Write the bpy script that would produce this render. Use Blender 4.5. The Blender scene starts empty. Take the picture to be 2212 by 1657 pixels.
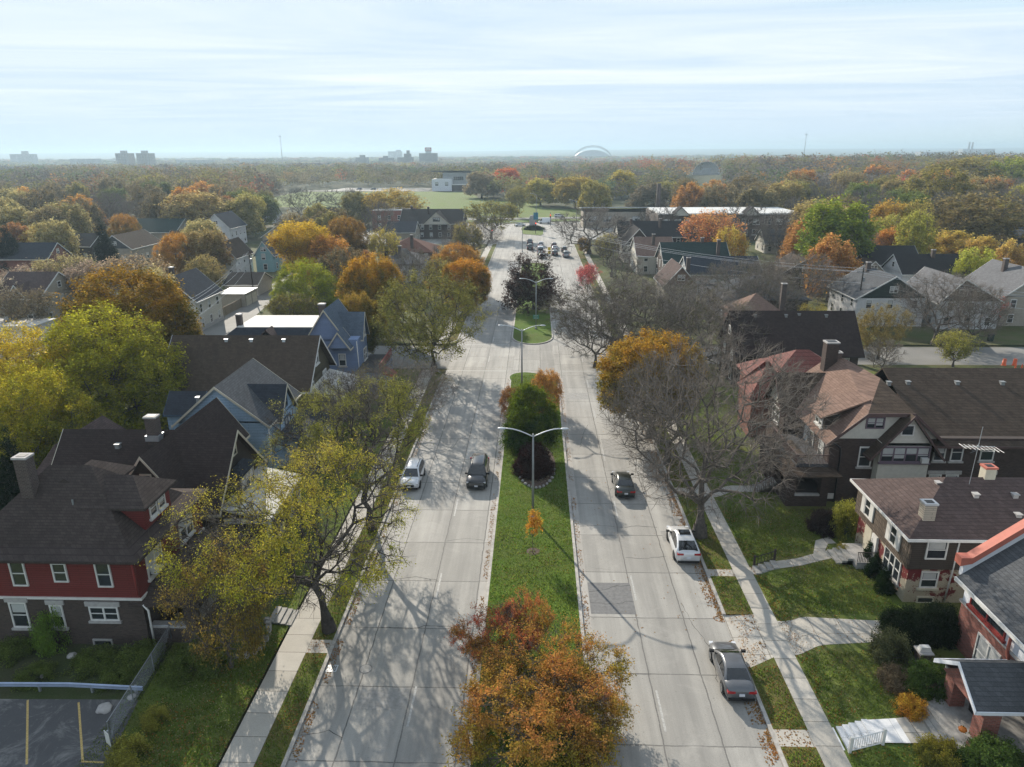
import bpy, bmesh, math, random
import numpy as np
from mathutils import Vector, Matrix, noise as mnoise
R=math.radians
random.seed(7); rng=np.random.default_rng(11)
S=bpy.context.scene; COL=S.collection
# ---------------------------------------------------------------- camera
F_PX,CX,CY,HC=1535.0,1106.0,828.5,31.0          # pixel focal length / centre of a 2212 px wide frame, camera height
PITCH=math.atan((CY-325)/F_PX); YAW=math.atan((1160-CX)/F_PX*math.cos(PITCH)); ROLL=R(0.35)
fwd=Vector((-math.sin(YAW)*math.cos(PITCH),math.cos(YAW)*math.cos(PITCH),-math.sin(PITCH)))
rt=Vector((math.cos(YAW),math.sin(YAW),0)); up=rt.cross(fwd)
rt2=rt*math.cos(ROLL)-up*math.sin(ROLL); up2=rt2.cross(fwd)
CAMP=Vector((0,0,HC))
cam=bpy.data.objects.new('camera',bpy.data.cameras.new('camera')); COL.objects.link(cam); S.camera=cam
cam.data.sensor_fit='HORIZONTAL'; cam.data.sensor_width=36; cam.data.lens=36*F_PX/2212
cam.data.clip_start=0.5; cam.data.clip_end=40000
M4=Matrix((rt2,up2,-fwd)).transposed().to_4x4(); M4.translation=CAMP; cam.matrix_world=M4
def ray(x,y): return fwd+rt2*((x-CX)/F_PX)-up2*((y-CY)/F_PX)
def G(x,y,z=0.0):                                 # ground point seen at a photo pixel
    d=ray(x,y); return CAMP+d*((z-HC)/d.z)
def PX(p):
    v=Vector(p)-CAMP; k=v.dot(fwd)
    return CX+F_PX*v.dot(rt2)/k, CY-F_PX*v.dot(up2)/k, k
# ---------------------------------------------------------------- world, sun, exposure
SUN_EL,SUN_AZ=R(25.0),R(24.7)                     # azimuth to the left of +Y
W=bpy.data.worlds.new('World'); S.world=W; W.use_nodes=True
nt=W.node_tree; nt.nodes.clear()
def N(nt,t,**k):
    n=nt.nodes.new(t)
    for a,v in k.items():
        if a.startswith('i_'): n.inputs[a[2:].replace('_',' ')].default_value=v
        else: setattr(n,a,v)
    return n
def L(nt,a,b): nt.links.new(a,b)
sky=N(nt,'ShaderNodeTexSky',sky_type='NISHITA',sun_disc=False,sun_elevation=SUN_EL,sun_rotation=-SUN_AZ,air_density=1.0,dust_density=0.15,ozone_density=1.4,altitude=100)
tc=N(nt,'ShaderNodeTexCoord'); sp=N(nt,'ShaderNodeSeparateXYZ'); L(nt,tc.outputs['Generated'],sp.inputs[0])
zz=N(nt,'ShaderNodeMath',operation='MAXIMUM'); L(nt,sp.outputs[2],zz.inputs[0]); zz.inputs[1].default_value=0.03
dx=N(nt,'ShaderNodeMath',operation='DIVIDE'); dy=N(nt,'ShaderNodeMath',operation='DIVIDE')
L(nt,sp.outputs[0],dx.inputs[0]); L(nt,zz.outputs[0],dx.inputs[1]); L(nt,sp.outputs[1],dy.inputs[0]); L(nt,zz.outputs[0],dy.inputs[1])
cb=N(nt,'ShaderNodeCombineXYZ'); L(nt,dx.outputs[0],cb.inputs[0]); L(nt,dy.outputs[0],cb.inputs[1])
mp=N(nt,'ShaderNodeMapping'); mp.inputs['Rotation'].default_value=(0,0,R(-24)); mp.inputs['Scale'].default_value=(0.30,0.62,1); L(nt,cb.outputs[0],mp.inputs[0])
n1=N(nt,'ShaderNodeTexNoise',i_Scale=0.5,i_Detail=10.0,i_Roughness=0.6,i_Distortion=1.3); L(nt,mp.outputs[0],n1.inputs[0])
cr=N(nt,'ShaderNodeMapRange'); cr.inputs[1].default_value=0.38; cr.inputs[2].default_value=0.68; cr.inputs[4].default_value=0.62; L(nt,n1.outputs[0],cr.inputs[0])
hf=N(nt,'ShaderNodeMapRange'); hf.inputs[1].default_value=.01; hf.inputs[2].default_value=.08; L(nt,sp.outputs[2],hf.inputs[0])
cf=N(nt,'ShaderNodeMath',operation='MULTIPLY'); L(nt,cr.outputs[0],cf.inputs[0]); L(nt,hf.outputs[0],cf.inputs[1])
cap=N(nt,'ShaderNodeVectorMath',operation='MINIMUM'); L(nt,sky.outputs[0],cap.inputs[0]); cap.inputs[1].default_value=(4.3,5.2,6.0)
veil=N(nt,'ShaderNodeMix',data_type='RGBA'); veil.inputs[0].default_value=.55; L(nt,cap.outputs[0],veil.inputs[6]); veil.inputs[7].default_value=(3.75,4.6,5.45,1)
cm=N(nt,'ShaderNodeMix',data_type='RGBA'); L(nt,cf.outputs[0],cm.inputs[0]); L(nt,veil.outputs[2],cm.inputs[6]); cm.inputs[7].default_value=(6.5,6.7,6.8,1)
bg=N(nt,'ShaderNodeBackground'); bg.inputs[1].default_value=0.115; L(nt,cm.outputs[2],bg.inputs[0])
wo=N(nt,'ShaderNodeOutputWorld'); L(nt,bg.outputs[0],wo.inputs[0])
sl=bpy.data.lights.new('sun','SUN'); sl.energy=5.0; sl.angle=R(0.5); sl.color=(1,0.91,0.78)
so=bpy.data.objects.new('sun',sl); COL.objects.link(so)
sv=Vector((-math.sin(SUN_AZ)*math.cos(SUN_EL),math.cos(SUN_AZ)*math.cos(SUN_EL),math.sin(SUN_EL)))
so.rotation_euler=sv.to_track_quat('Z','Y').to_euler(); so.location=(-40,80,120)
vs=S.view_settings; vs.view_transform='Standard'; vs.look='None'; vs.exposure=0.60; vs.gamma=1.0; vs.use_curve_mapping=False
cy=S.cycles; cy.max_bounces=5; cy.diffuse_bounces=2; cy.glossy_bounces=2; cy.transmission_bounces=2; cy.volume_bounces=0; cy.transparent_max_bounces=4
cy.use_denoising=True; cy.caustics_reflective=False; cy.caustics_refractive=False
# ---------------------------------------------------------------- objects
def link(o,parent=None):
    COL.objects.link(o)
    if parent is not None: o.parent=parent
    return o
def tag(o,label=None,cat=None,group=None,kind=None):
    if label: o['label']=label
    if cat: o['category']=cat
    if group: o['group']=group
    if kind: o['kind']=kind
    return o
def thing(name,label,cat,loc=(0,0,0),rz=0.0,group=None):
    o=bpy.data.objects.new(name,None); o.empty_display_size=.3; link(o); o.location=loc; o.rotation_euler=(0,0,rz)
    return tag(o,label,cat,group)
def kids(o): return [c for c in bpy.data.objects if c.parent is o]
CH={}
def copy_tree(o,parent=None):
    c=o.copy(); link(c,parent)
    for ch in CH.setdefault(o.name,kids(o)): copy_tree(ch,c)
    return c
class MB:
    def __init__(s): s.v=[]; s.f=[]; s.m=[]; s.mi=0
    def add(s,vs,fs):
        b=len(s.v); s.v+= [tuple(p) for p in vs]; s.f+=[tuple(b+i for i in f) for f in fs]; s.m+=[s.mi]*len(fs); return s
    def box(s,x0,x1,y0,y1,z0,z1):
        return s.add([(x0,y0,z0),(x1,y0,z0),(x1,y1,z0),(x0,y1,z0),(x0,y0,z1),(x1,y0,z1),(x1,y1,z1),(x0,y1,z1)],
          [(3,2,1,0),(4,5,6,7),(0,1,5,4),(1,2,6,5),(2,3,7,6),(3,0,4,7)])
    def prism(s,poly,axis,a,b):                    # polygon in the plane across AXIS, swept from a to b
        mk={'x':lambda p,t:(t,p[0],p[1]),'y':lambda p,t:(p[0],t,p[1]),'z':lambda p,t:(p[0],p[1],t)}[axis]
        n=len(poly); v=[mk(p,a) for p in poly]+[mk(p,b) for p in poly]
        f=[tuple(range(n))[::-1],tuple(range(n,2*n))]+[(i,(i+1)%n,n+(i+1)%n,n+i) for i in range(n)]
        return s.add(v,f)
    def tube(s,pts,rs,n=6,cap=True):
        pts=[Vector(p) for p in pts]; 
        if not hasattr(rs,'__len__'): rs=[rs]*len(pts)
        v=[];f=[]
        for i,p in enumerate(pts):
            d=(pts[min(i+1,len(pts)-1)]-pts[max(i-1,0)]).normalized()
            a=d.cross(Vector((0,0,1)) if abs(d.z)<.9 else Vector((1,0,0))).normalized(); b=d.cross(a)
            for k in range(n):
                t=2*math.pi*k/n; v.append(p+(a*math.cos(t)+b*math.sin(t))*rs[i])
        for i in range(len(pts)-1):
            for k in range(n): f.append((i*n+k,i*n+(k+1)%n,(i+1)*n+(k+1)%n,(i+1)*n+k))
        if cap: f+=[tuple(range(n)),tuple(range((len(pts)-1)*n,len(pts)*n))[::-1]]
        return s.add(v,f)
    def lathe(s,prof,c=(0,0,0),n=16,axis='z'):     # prof: (radius, height)
        v=[];f=[]
        for r,h in prof:
            for k in range(n):
                t=2*math.pi*k/n; q=(r*math.cos(t),r*math.sin(t),h)
                if axis=='x': q=(h,q[0],q[1])
                v.append((q[0]+c[0],q[1]+c[1],q[2]+c[2]))
        for i in range(len(prof)-1):
            for k in range(n): f.append((i*n+k,i*n+(k+1)%n,(i+1)*n+(k+1)%n,(i+1)*n+k))
        f+=[tuple(range(n))[::-1],tuple(range((len(prof)-1)*n,len(prof)*n))]
        return s.add(v,f)
    def mesh(s,name,mats,smooth=False):
        me=bpy.data.meshes.new(name); me.from_pydata(s.v,[],s.f)
        for m in (mats if isinstance(mats,(list,tuple)) else [mats]): me.materials.append(m)
        if any(s.m): me.polygons.foreach_set('material_index',s.m)
        bm=bmesh.new(); bm.from_mesh(me); bmesh.ops.recalc_face_normals(bm,faces=bm.faces); bm.to_mesh(me); bm.free()
        if smooth: me.polygons.foreach_set('use_smooth',[True]*len(me.polygons))
        me.update(); return me
    def build(s,name,mats,parent=None,smooth=False,loc=None,rz=0):
        o=bpy.data.objects.new(name,s.mesh(name,mats,smooth)); link(o,parent)
        if loc is not None: o.location=loc
        if rz: o.rotation_euler=(0,0,rz)
        return o
def np_mesh(name,V,Fq,mats,mi=None,smooth=False):   # V (n,3), Fq (m,4) quads
    me=bpy.data.meshes.new(name); V=np.asarray(V,np.float32); Fq=np.asarray(Fq,np.int32)
    k=Fq.shape[1]; me.vertices.add(len(V)); me.vertices.foreach_set('co',V.ravel())
    me.loops.add(Fq.size); me.loops.foreach_set('vertex_index',Fq.ravel())
    me.polygons.add(len(Fq)); me.polygons.foreach_set('loop_start',np.arange(0,Fq.size,k,dtype=np.int32)); me.polygons.foreach_set('loop_total',np.full(len(Fq),k,np.int32))
    for m in (mats if isinstance(mats,(list,tuple)) else [mats]): me.materials.append(m)
    if mi is not None: me.polygons.foreach_set('material_index',np.asarray(mi,np.int32))
    if smooth: me.polygons.foreach_set('use_smooth',np.ones(len(Fq),bool))
    me.update(calc_edges=True); return me
# ---------------------------------------------------------------- materials
def newmat(name):
    m=bpy.data.materials.new(name); m.use_nodes=True; t=m.node_tree; t.nodes.clear()
    b=N(t,'ShaderNodeBsdfPrincipled'); o=N(t,'ShaderNodeOutputMaterial'); L(t,b.outputs[0],o.inputs[0]); return m,t,b
def rgb(c): return (c[0],c[1],c[2],1)
def mixc(t,fac,a,b,blend='MIX'):
    n=N(t,'ShaderNodeMix',data_type='RGBA',blend_type=blend)
    for s,x in ((0,fac),(6,a),(7,b)):
        if isinstance(x,(tuple,list)): n.inputs[s].default_value=rgb(x) if s else x
        elif isinstance(x,(int,float)): n.inputs[s].default_value=x
        else: L(t,x,n.inputs[s])
    return n.outputs[2]
def noi(t,vec,scale,detail=4,rough=.6,lo=.3,hi=.7,a=0.,b=1.,dist=0.):
    n=N(t,'ShaderNodeTexNoise',i_Scale=scale,i_Detail=detail,i_Roughness=rough,i_Distortion=dist); L(t,vec,n.inputs[0])
    r=N(t,'ShaderNodeMapRange'); r.inputs[1].default_value=lo; r.inputs[2].default_value=hi; r.inputs[3].default_value=a; r.inputs[4].default_value=b
    L(t,n.outputs[0],r.inputs[0]); return r.outputs[0]
def obco(t): return N(t,'ShaderNodeTexCoord').outputs['Object']
def scalevec(t,vec,s):
    m=N(t,'ShaderNodeMapping'); m.inputs['Scale'].default_value=s; L(t,vec,m.inputs[0]); return m.outputs[0]
def plain(name,c,rough=.7,metal=0.,var=.25,scale=1.5,spec=.4,fine=0.):
    m,t,b=newmat(name); v=obco(t)
    f=noi(t,v,scale,5,.65)
    col=mixc(t,f,tuple(x*(1-var) for x in c),tuple(min(1,x*(1+var)) for x in c))
    if fine: col=mixc(t,noi(t,v,scale*22,3,.7),tuple(0 for x in c),col) if 0 else mixc(t,noi(t,v,scale*25,3,.7,a=0,b=fine),col,(0.02,0.02,0.02))
    L(t,col,b.inputs['Base Color']); b.inputs['Roughness'].default_value=rough; b.inputs['Metallic'].default_value=metal; b.inputs['Specular IOR Level'].default_value=spec
    return m
def bricked(name,c1,c2,mortar,bw,rh,ms,flat=False,stain=.35,sscale=.5,rough=.85,streak=0.,bump=.3,off=.5,warp=0.,extra=None,spec=.3):
    m,t,b=newmat(name); v=obco(t); s=N(t,'ShaderNodeSeparateXYZ'); L(t,v,s.inputs[0]); c=N(t,'ShaderNodeCombineXYZ')
    if flat: L(t,s.outputs[0],c.inputs[0]); L(t,s.outputs[1],c.inputs[1])
    else:
        a=N(t,'ShaderNodeMath',operation='ADD'); L(t,s.outputs[0],a.inputs[0]); L(t,s.outputs[1],a.inputs[1]); L(t,a.outputs[0],c.inputs[0]); L(t,s.outputs[2],c.inputs[1])
    vec=c.outputs[0]
    if warp:
        wn=N(t,'ShaderNodeTexNoise',i_Scale=.9,i_Detail=3.); L(t,v,wn.inputs[0]); wm=N(t,'ShaderNodeVectorMath',operation='SCALE'); wm.inputs['Scale'].default_value=warp; L(t,wn.outputs[1],wm.inputs[0])
        wa=N(t,'ShaderNodeVectorMath',operation='ADD'); L(t,vec,wa.inputs[0]); L(t,wm.outputs[0],wa.inputs[1]); vec=wa.outputs[0]
    br=N(t,'ShaderNodeTexBrick',offset=off,i_Scale=1.0,i_Brick_Width=bw,i_Row_Height=rh,i_Mortar_Size=ms,i_Mortar_Smooth=.2)
    br.inputs['Color1'].default_value=rgb(c1); br.inputs['Color2'].default_value=rgb(c2); br.inputs['Mortar'].default_value=rgb(mortar); L(t,vec,br.inputs[0])
    col=br.outputs[0]
    if stain: col=mixc(t,noi(t,v,sscale,6,.65,a=0,b=stain),col,tuple(x*.35 for x in c1))
    if streak:
        sv2=scalevec(t,v,(1.3,1.3,.12)); col=mixc(t,noi(t,sv2,1.4,4,.7,.45,.75,0,streak),col,tuple(x*.3 for x in c1))
    col=mixc(t,noi(t,v,14,3,.7,a=0,b=.25),col,tuple(min(1,x*1.5) for x in c2))
    if extra: col=extra(t,v,s,col)
    L(t,col,b.inputs['Base Color']); b.inputs['Roughness'].default_value=rough; b.inputs['Specular IOR Level'].default_value=spec
    if bump:
        bp=N(t,'ShaderNodeBump',i_Strength=bump,i_Distance=.02); L(t,br.outputs['Fac'],bp.inputs['Height']); bp.invert=True; L(t,bp.outputs[0],b.inputs['Normal'])
    return m
def shingle(name,c,var=.2,streak=.35): return bricked(name,tuple(x*(1-var) for x in c),tuple(x*(1+var) for x in c),tuple(x*.55 for x in c),.34,.14,.012,stain=.3,sscale=.35,streak=streak,rough=.95,bump=.5,spec=.08)
def brickwall(name,c,mortar=(.22,.2,.18),var=.35): return bricked(name,tuple(x*(1-var) for x in c),tuple(x*(1+var) for x in c),mortar,.26,.1,.014,stain=.3,sscale=.6)
def siding(name,c,h=.16): return bricked(name,tuple(x*.93 for x in c),tuple(min(1,x*1.06) for x in c),tuple(x*.4 for x in c),3.1,h,.02,stain=.25,sscale=.8)
def leafmat(name,trans=.56,hue=.018):
    m=bpy.data.materials.new(name); m.use_nodes=True; t=m.node_tree; t.nodes.clear()
    oi=N(t,'ShaderNodeObjectInfo'); at=N(t,'ShaderNodeAttribute',attribute_type='OBJECT',attribute_name='tip')
    v=obco(t); ge=N(t,'ShaderNodeNewGeometry')
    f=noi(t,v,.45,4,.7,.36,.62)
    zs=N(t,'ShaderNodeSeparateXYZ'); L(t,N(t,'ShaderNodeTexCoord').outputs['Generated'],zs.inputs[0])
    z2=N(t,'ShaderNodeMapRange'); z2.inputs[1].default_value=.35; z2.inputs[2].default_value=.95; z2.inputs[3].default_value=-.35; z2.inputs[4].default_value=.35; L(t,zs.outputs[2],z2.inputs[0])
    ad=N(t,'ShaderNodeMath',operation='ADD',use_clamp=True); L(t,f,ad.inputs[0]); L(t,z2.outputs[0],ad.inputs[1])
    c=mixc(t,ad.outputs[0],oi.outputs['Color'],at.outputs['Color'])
    hs=N(t,'ShaderNodeHueSaturation'); 
    r=N(t,'ShaderNodeMapRange'); r.inputs[3].default_value=.5-hue; r.inputs[4].default_value=.5+hue*.6; L(t,ge.outputs['Random Per Island'],r.inputs[0]); L(t,r.outputs[0],hs.inputs['Hue'])
    r2=N(t,'ShaderNodeMath',operation='MULTIPLY_ADD'); r2.inputs[1].default_value=7.31; r2.inputs[2].default_value=.1; L(t,ge.outputs['Random Per Island'],r2.inputs[0])
    r3=N(t,'ShaderNodeMath',operation='FRACT'); L(t,r2.outputs[0],r3.inputs[0])
    r4=N(t,'ShaderNodeMapRange'); r4.inputs[3].default_value=.62; r4.inputs[4].default_value=1.35; L(t,r3.outputs[0],r4.inputs[0]); L(t,r4.outputs[0],hs.inputs['Value'])
    L(t,c,hs.inputs['Color'])
    d=N(t,'ShaderNodeBsdfDiffuse'); tr=N(t,'ShaderNodeBsdfTranslucent'); L(t,hs.outputs[0],d.inputs[0]); L(t,hs.outputs[0],tr.inputs[0])
    mx=N(t,'ShaderNodeMixShader'); mx.inputs[0].default_value=trans; L(t,d.outputs[0],mx.inputs[1]); L(t,tr.outputs[0],mx.inputs[2])
    o=N(t,'ShaderNodeOutputMaterial'); L(t,mx.outputs[0],o.inputs[0]); return m
MAT={}
MAT['leaf']=leafmat('leaf')
MAT['bark']=plain('bark',(.10,.085,.072),.95,var=.45,scale=5)
MAT['darkbark']=plain('dark_bark',(.05,.042,.036),.95,var=.4,scale=5)
MAT['twig']=plain('twig',(.165,.14,.118),.95,var=.3,scale=2)
MAT['darktwig']=plain('dark_twig',(.085,.072,.062),.95,var=.3,scale=2)
def glassmat(name,c=(.025,.03,.035),rough=.06):
    m,t,b=newmat(name); b.inputs['Base Color'].default_value=rgb(c); b.inputs['Roughness'].default_value=rough; b.inputs['Specular IOR Level'].default_value=.9; return m
MAT['glass']=glassmat('window_glass'); MAT['carglass']=glassmat('car_glass',(.012,.014,.016),.04)
MAT['blind']=plain('window_blind',(.42,.43,.42),.5,var=.1,spec=.6)
MAT['white']=plain('white_paint',(.62,.61,.58),.55,var=.12)
MAT['cream']=plain('cream_paint',(.5,.46,.36),.6,var=.12)
MAT['steel']=plain('galvanised_steel',(.34,.36,.38),.45,.6,var=.12)
MAT['polegrey']=plain('lamp_pole_grey',(.24,.25,.25),.5,.2,var=.15)
MAT['lampwhite']=plain('lamp_head_grey',(.55,.58,.6),.4,.2,var=.08)
MAT['black']=plain('black_plastic',(.012,.012,.013),.5,var=.1)
MAT['rubber']=plain('tyre_rubber',(.016,.016,.016),.85,var=.2)
MAT['rim']=plain('wheel_alloy',(.32,.33,.34),.3,.9,var=.1)
MAT['darkrim']=plain('dark_wheel',(.03,.03,.032),.35,.7,var=.1)
MAT['taillight']=plain('taillight_red',(.35,.012,.015),.2,var=.1,spec=.7)
MAT['headlight']=plain('headlight_clear',(.6,.62,.65),.1,var=.05,spec=.8)
MAT['plate']=plain('number_plate',(.6,.62,.66),.5,var=.05)
def paintmat():
    m,t,b=newmat('car_paint'); oi=N(t,'ShaderNodeObjectInfo'); L(t,oi.outputs['Color'],b.inputs['Base Color']); b.inputs['Roughness'].default_value=.28; b.inputs['Metallic'].default_value=.15
    b.inputs['Coat Weight'].default_value=.8; b.inputs['Coat Roughness'].default_value=.05; return m
MAT['paint']=paintmat()
# ---------------------------------------------------------------- trees: skeleton, tubes, leaves
def tubes(p0,p1,r0,r1,n):
    d=p1-p0; ln=np.linalg.norm(d,axis=1,keepdims=True)+1e-9; d=d/ln
    ref=np.where(np.abs(d[:,2:3])<.9,np.array([[0,0,1.]]),np.array([[1.,0,0]]))
    a=np.cross(d,ref); a/=np.linalg.norm(a,axis=1,keepdims=True)+1e-9; b=np.cross(d,a)
    t=np.arange(n)*2*np.pi/n; ring=a[:,None,:]*np.cos(t)[None,:,None]+b[:,None,:]*np.sin(t)[None,:,None]
    A=p0[:,None,:]+ring*r0[:,None,None]; B=p1[:,None,:]+ring*r1[:,None,None]
    m=len(p0); V=np.concatenate([A,B],1).reshape(-1,3); base=(np.arange(m)*2*n)[:,None]; k=np.arange(n)[None,:]; k2=(k+1)%n
    F=np.stack([base+k,base+k2,base+n+k2,base+n+k],-1).reshape(-1,4); return V,F
def nz(P,s,seed):                                     # cheap smooth noise field in 0..1
    r=np.random.default_rng(seed); out=np.zeros(len(P))
    for o in range(3):
        for _ in range(4):
            k=r.normal(size=3)*s*(1.9**o); out+=np.sin(P@k+r.uniform(0,6.28))*(.55**o)
    return .5+out/7.
def skeleton(g,pts,fork,k=.35,limbs=0):
    n0=max(4,int(fork/.7)); nodes=[np.array([g.normal(0,.04)*i,g.normal(0,.04)*i,fork*i/(n0-1)]) for i in range(n0)]; par=[-1]+list(range(n0-1)); path=[0.]*n0
    nodes[0][:2]=0
    order=np.argsort(np.linalg.norm(pts-nodes[-1],axis=1)*(1+.15*g.random(len(pts))))
    NA=np.zeros((len(pts)*3+n0,3)); PA=np.zeros(len(NA)); n=n0; NA[:n]=nodes; PA[:n]=path; PA[:n-1]=1e3 if n0<6 else 4.
    PA[n-1]=0
    for i in order:
        p=pts[i]; dv=p-NA[:n]; d=np.sqrt((dv**2).sum(1)); cost=d+k*PA[:n]; j=int(np.argmin(cost)); 
        if d[j]<.12: continue
        st=max(1,int(d[j]/1.3)); q=NA[j].copy(); pj=j
        for s in range(1,st+1):
            t=s/st; x=NA[j]*(1-t)+p*t
            if s<st: x=x+g.normal(0,.12,3)
            NA[n]=x; PA[n]=(PA[pj] if PA[pj]<900 else 0)+np.linalg.norm(x-NA[pj]); par.append(pj); pj=n; n+=1
    return NA[:n].copy(),np.array(par)
def radii(par,r_tip,expo,r_base):
    n=len(par); c=np.zeros(n); has=np.zeros(n,bool); has[par[par>=0]]=True
    c[~has]=1.
    for i in range(n-1,0,-1): c[par[i]]+=c[i]
    r=r_tip*c**(1/expo); return np.minimum(r,r_base)*(1.0)
def quads(P,size,g,upbias=.5,aspect=.55,out=None):
    n=len(P); nr=g.normal(size=(n,3)); nr[:,2]=np.abs(nr[:,2])+upbias
    if out is not None: nr+=out*.8
    nr/=np.linalg.norm(nr,axis=1,keepdims=True); ax=g.normal(size=(n,3)); ax-=nr*(ax*nr).sum(1,keepdims=True); ax/=np.linalg.norm(ax,axis=1,keepdims=True)+1e-9
    bx=np.cross(nr,ax); s=(size*(.65+.7*g.random(n)))[:,None]
    V=np.stack([P-ax*s*.5,P+bx*s*aspect*.5,P+ax*s*.5,P-bx*s*aspect*.5],1).reshape(-1,3); return V,np.arange(4*n).reshape(-1,4)
def envelope(g,kind,n,Wd,H,z0,seed,gap=.42,shell=.35):
    out=[]
    while sum(len(o) for o in out)<n:
        u=g.uniform(-1,1,(4000,3)); u[:,2]=g.uniform(0,1,4000); rr=np.hypot(u[:,0],u[:,1]); t=u[:,2]
        if kind=='round': lim=np.sqrt(np.clip(1-(2*t-1)**2,0,1)); lim=np.where(t<.4,np.maximum(lim,.0),lim)
        elif kind=='vase': lim=np.clip(np.minimum(.28+1.15*t**.8,np.sqrt(np.clip(1-((t-.62)/.40)**2,0,1))+.0*t),0,1); lim=np.where(t<.62,np.minimum(.3+1.2*t,1),lim)
        elif kind=='spread': lim=np.where(t<.45,.55+1.0*t,np.sqrt(np.clip(1-((t-.45)/.56)**2,0,1)))
        elif kind=='dome': lim=np.sqrt(np.clip(1-t**2.2,0,1))
        elif kind=='cone': lim=(1-t)**.85
        elif kind=='oval': lim=np.sqrt(np.clip(1-(2*np.clip(t,0,1)**.75-1)**2,0,1))*np.where(t>.6,1-.35*(t-.6),1)
        elif kind=='fan': lim=np.where(t<.8,.15+1.05*t,np.sqrt(np.clip(1-((t-.8)/.21)**2,0,1)))
        else: lim=np.ones(len(t))
        wob=1+.22*(nz(np.stack([np.cos(np.arctan2(u[:,1],u[:,0])),np.sin(np.arctan2(u[:,1],u[:,0])),t*1.6],1),2.4,seed+5)-.5)*2
        lim=lim*wob; q=rr/np.maximum(lim,1e-3); ok=(rr<lim)&(g.random(len(t))<shell+(1-shell)*q**1.5)
        P=np.stack([u[:,0]*Wd/2,u[:,1]*Wd/2,z0+t*(H-z0)],1)
        ok&=nz(P,2.6/max(2.,Wd*.22),seed)>gap*g.random(len(t))**.25
        out.append(P[ok])
    return np.concatenate(out)[:n]
def make_tree(seed,kind='round',Wd=12.,H=13.,z0=2.6,fork=2.6,n=700,k=.35,rb=.38,rtip=.016,expo=2.35,tw=4,twl=(.4,1.0),twr=.011,droop=0.,
              lpt=6,lsize=.2,leafgap=.0,leafscale=.5,aspect=.55,bark='bark',twig='twig',spread=.12,upb=.5,shell=.35,gap=.42,thick=.028):
    g=np.random.default_rng(seed); pts=envelope(g,kind,n,Wd,H,z0,seed,gap,shell)
    NA,par=skeleton(g,pts,fork,k); r=radii(par,rtip,expo,rb); r[0]=rb*1.25; r[1:2]=rb
    e=np.arange(1,len(NA)); pe=par[e]; big=r[e]>thick
    rp=np.minimum(r[pe],r[e]*1.6+.01)
    V1,F1=tubes(NA[pe[big]],NA[e[big]],rp[big],r[e[big]],6)
    parts=[tubes(NA[pe[~big]],NA[e[~big]],np.minimum(rp[~big],.05),r[e[~big]],3)]
    cen=np.array([0,0,z0+(H-z0)*.35]); 
    th=np.nonzero(r<thick*2.2)[0]; th=th[th>6]
    idx=np.repeat(th,tw); P=NA[idx]; o=P-cen; o/=np.linalg.norm(o,axis=1,keepdims=True)+1e-9
    d=o*.75+g.normal(0,.62,(len(P),3)); d[:,2]+=.25-droop; d/=np.linalg.norm(d,axis=1,keepdims=True)
    ln=g.uniform(twl[0],twl[1],len(P))[:,None]; mid=P+d*ln*.5+g.normal(0,.05,(len(P),3)); end=P+d*ln+g.normal(0,.08,(len(P),3)); end[:,2]-=droop*ln[:,0]*.5
    if tw: 
        rr=np.full(len(P),twr); parts.append(tubes(P,mid,rr,rr*.75,3)); parts.append(tubes(mid,end,rr*.75,rr*.35,3))
    Vs=[];Fs=[];mi=[];b=0
    for V,F in parts: Vs.append(V);Fs.append(F+b);b+=len(V);mi.append(np.zeros(len(F),int))
    if lpt:
        q=np.concatenate([P,mid,end]) if tw else NA[th]
        if leafgap>0: q=q[nz(q,1.9*leafscale,seed+9)>leafgap]
        q=np.repeat(q,lpt,0)+g.normal(0,spread,(len(q)*lpt,3)); oo=q-cen; oo/=np.linalg.norm(oo,axis=1,keepdims=True)+1e-9
        V,F=quads(q,lsize,g,upb,aspect,oo); Vs.append(V);Fs.append(F+b);mi.append(np.ones(len(F),int))
    tm=np_mesh('trunk',V1,F1,MAT[bark],smooth=True); cm=np_mesh('crown',np.concatenate(Vs),np.concatenate(Fs),[MAT[twig],MAT['leaf']],np.concatenate(mi))
    return dict(trunk=tm,crown=cm,W=Wd,H=H)
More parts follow.
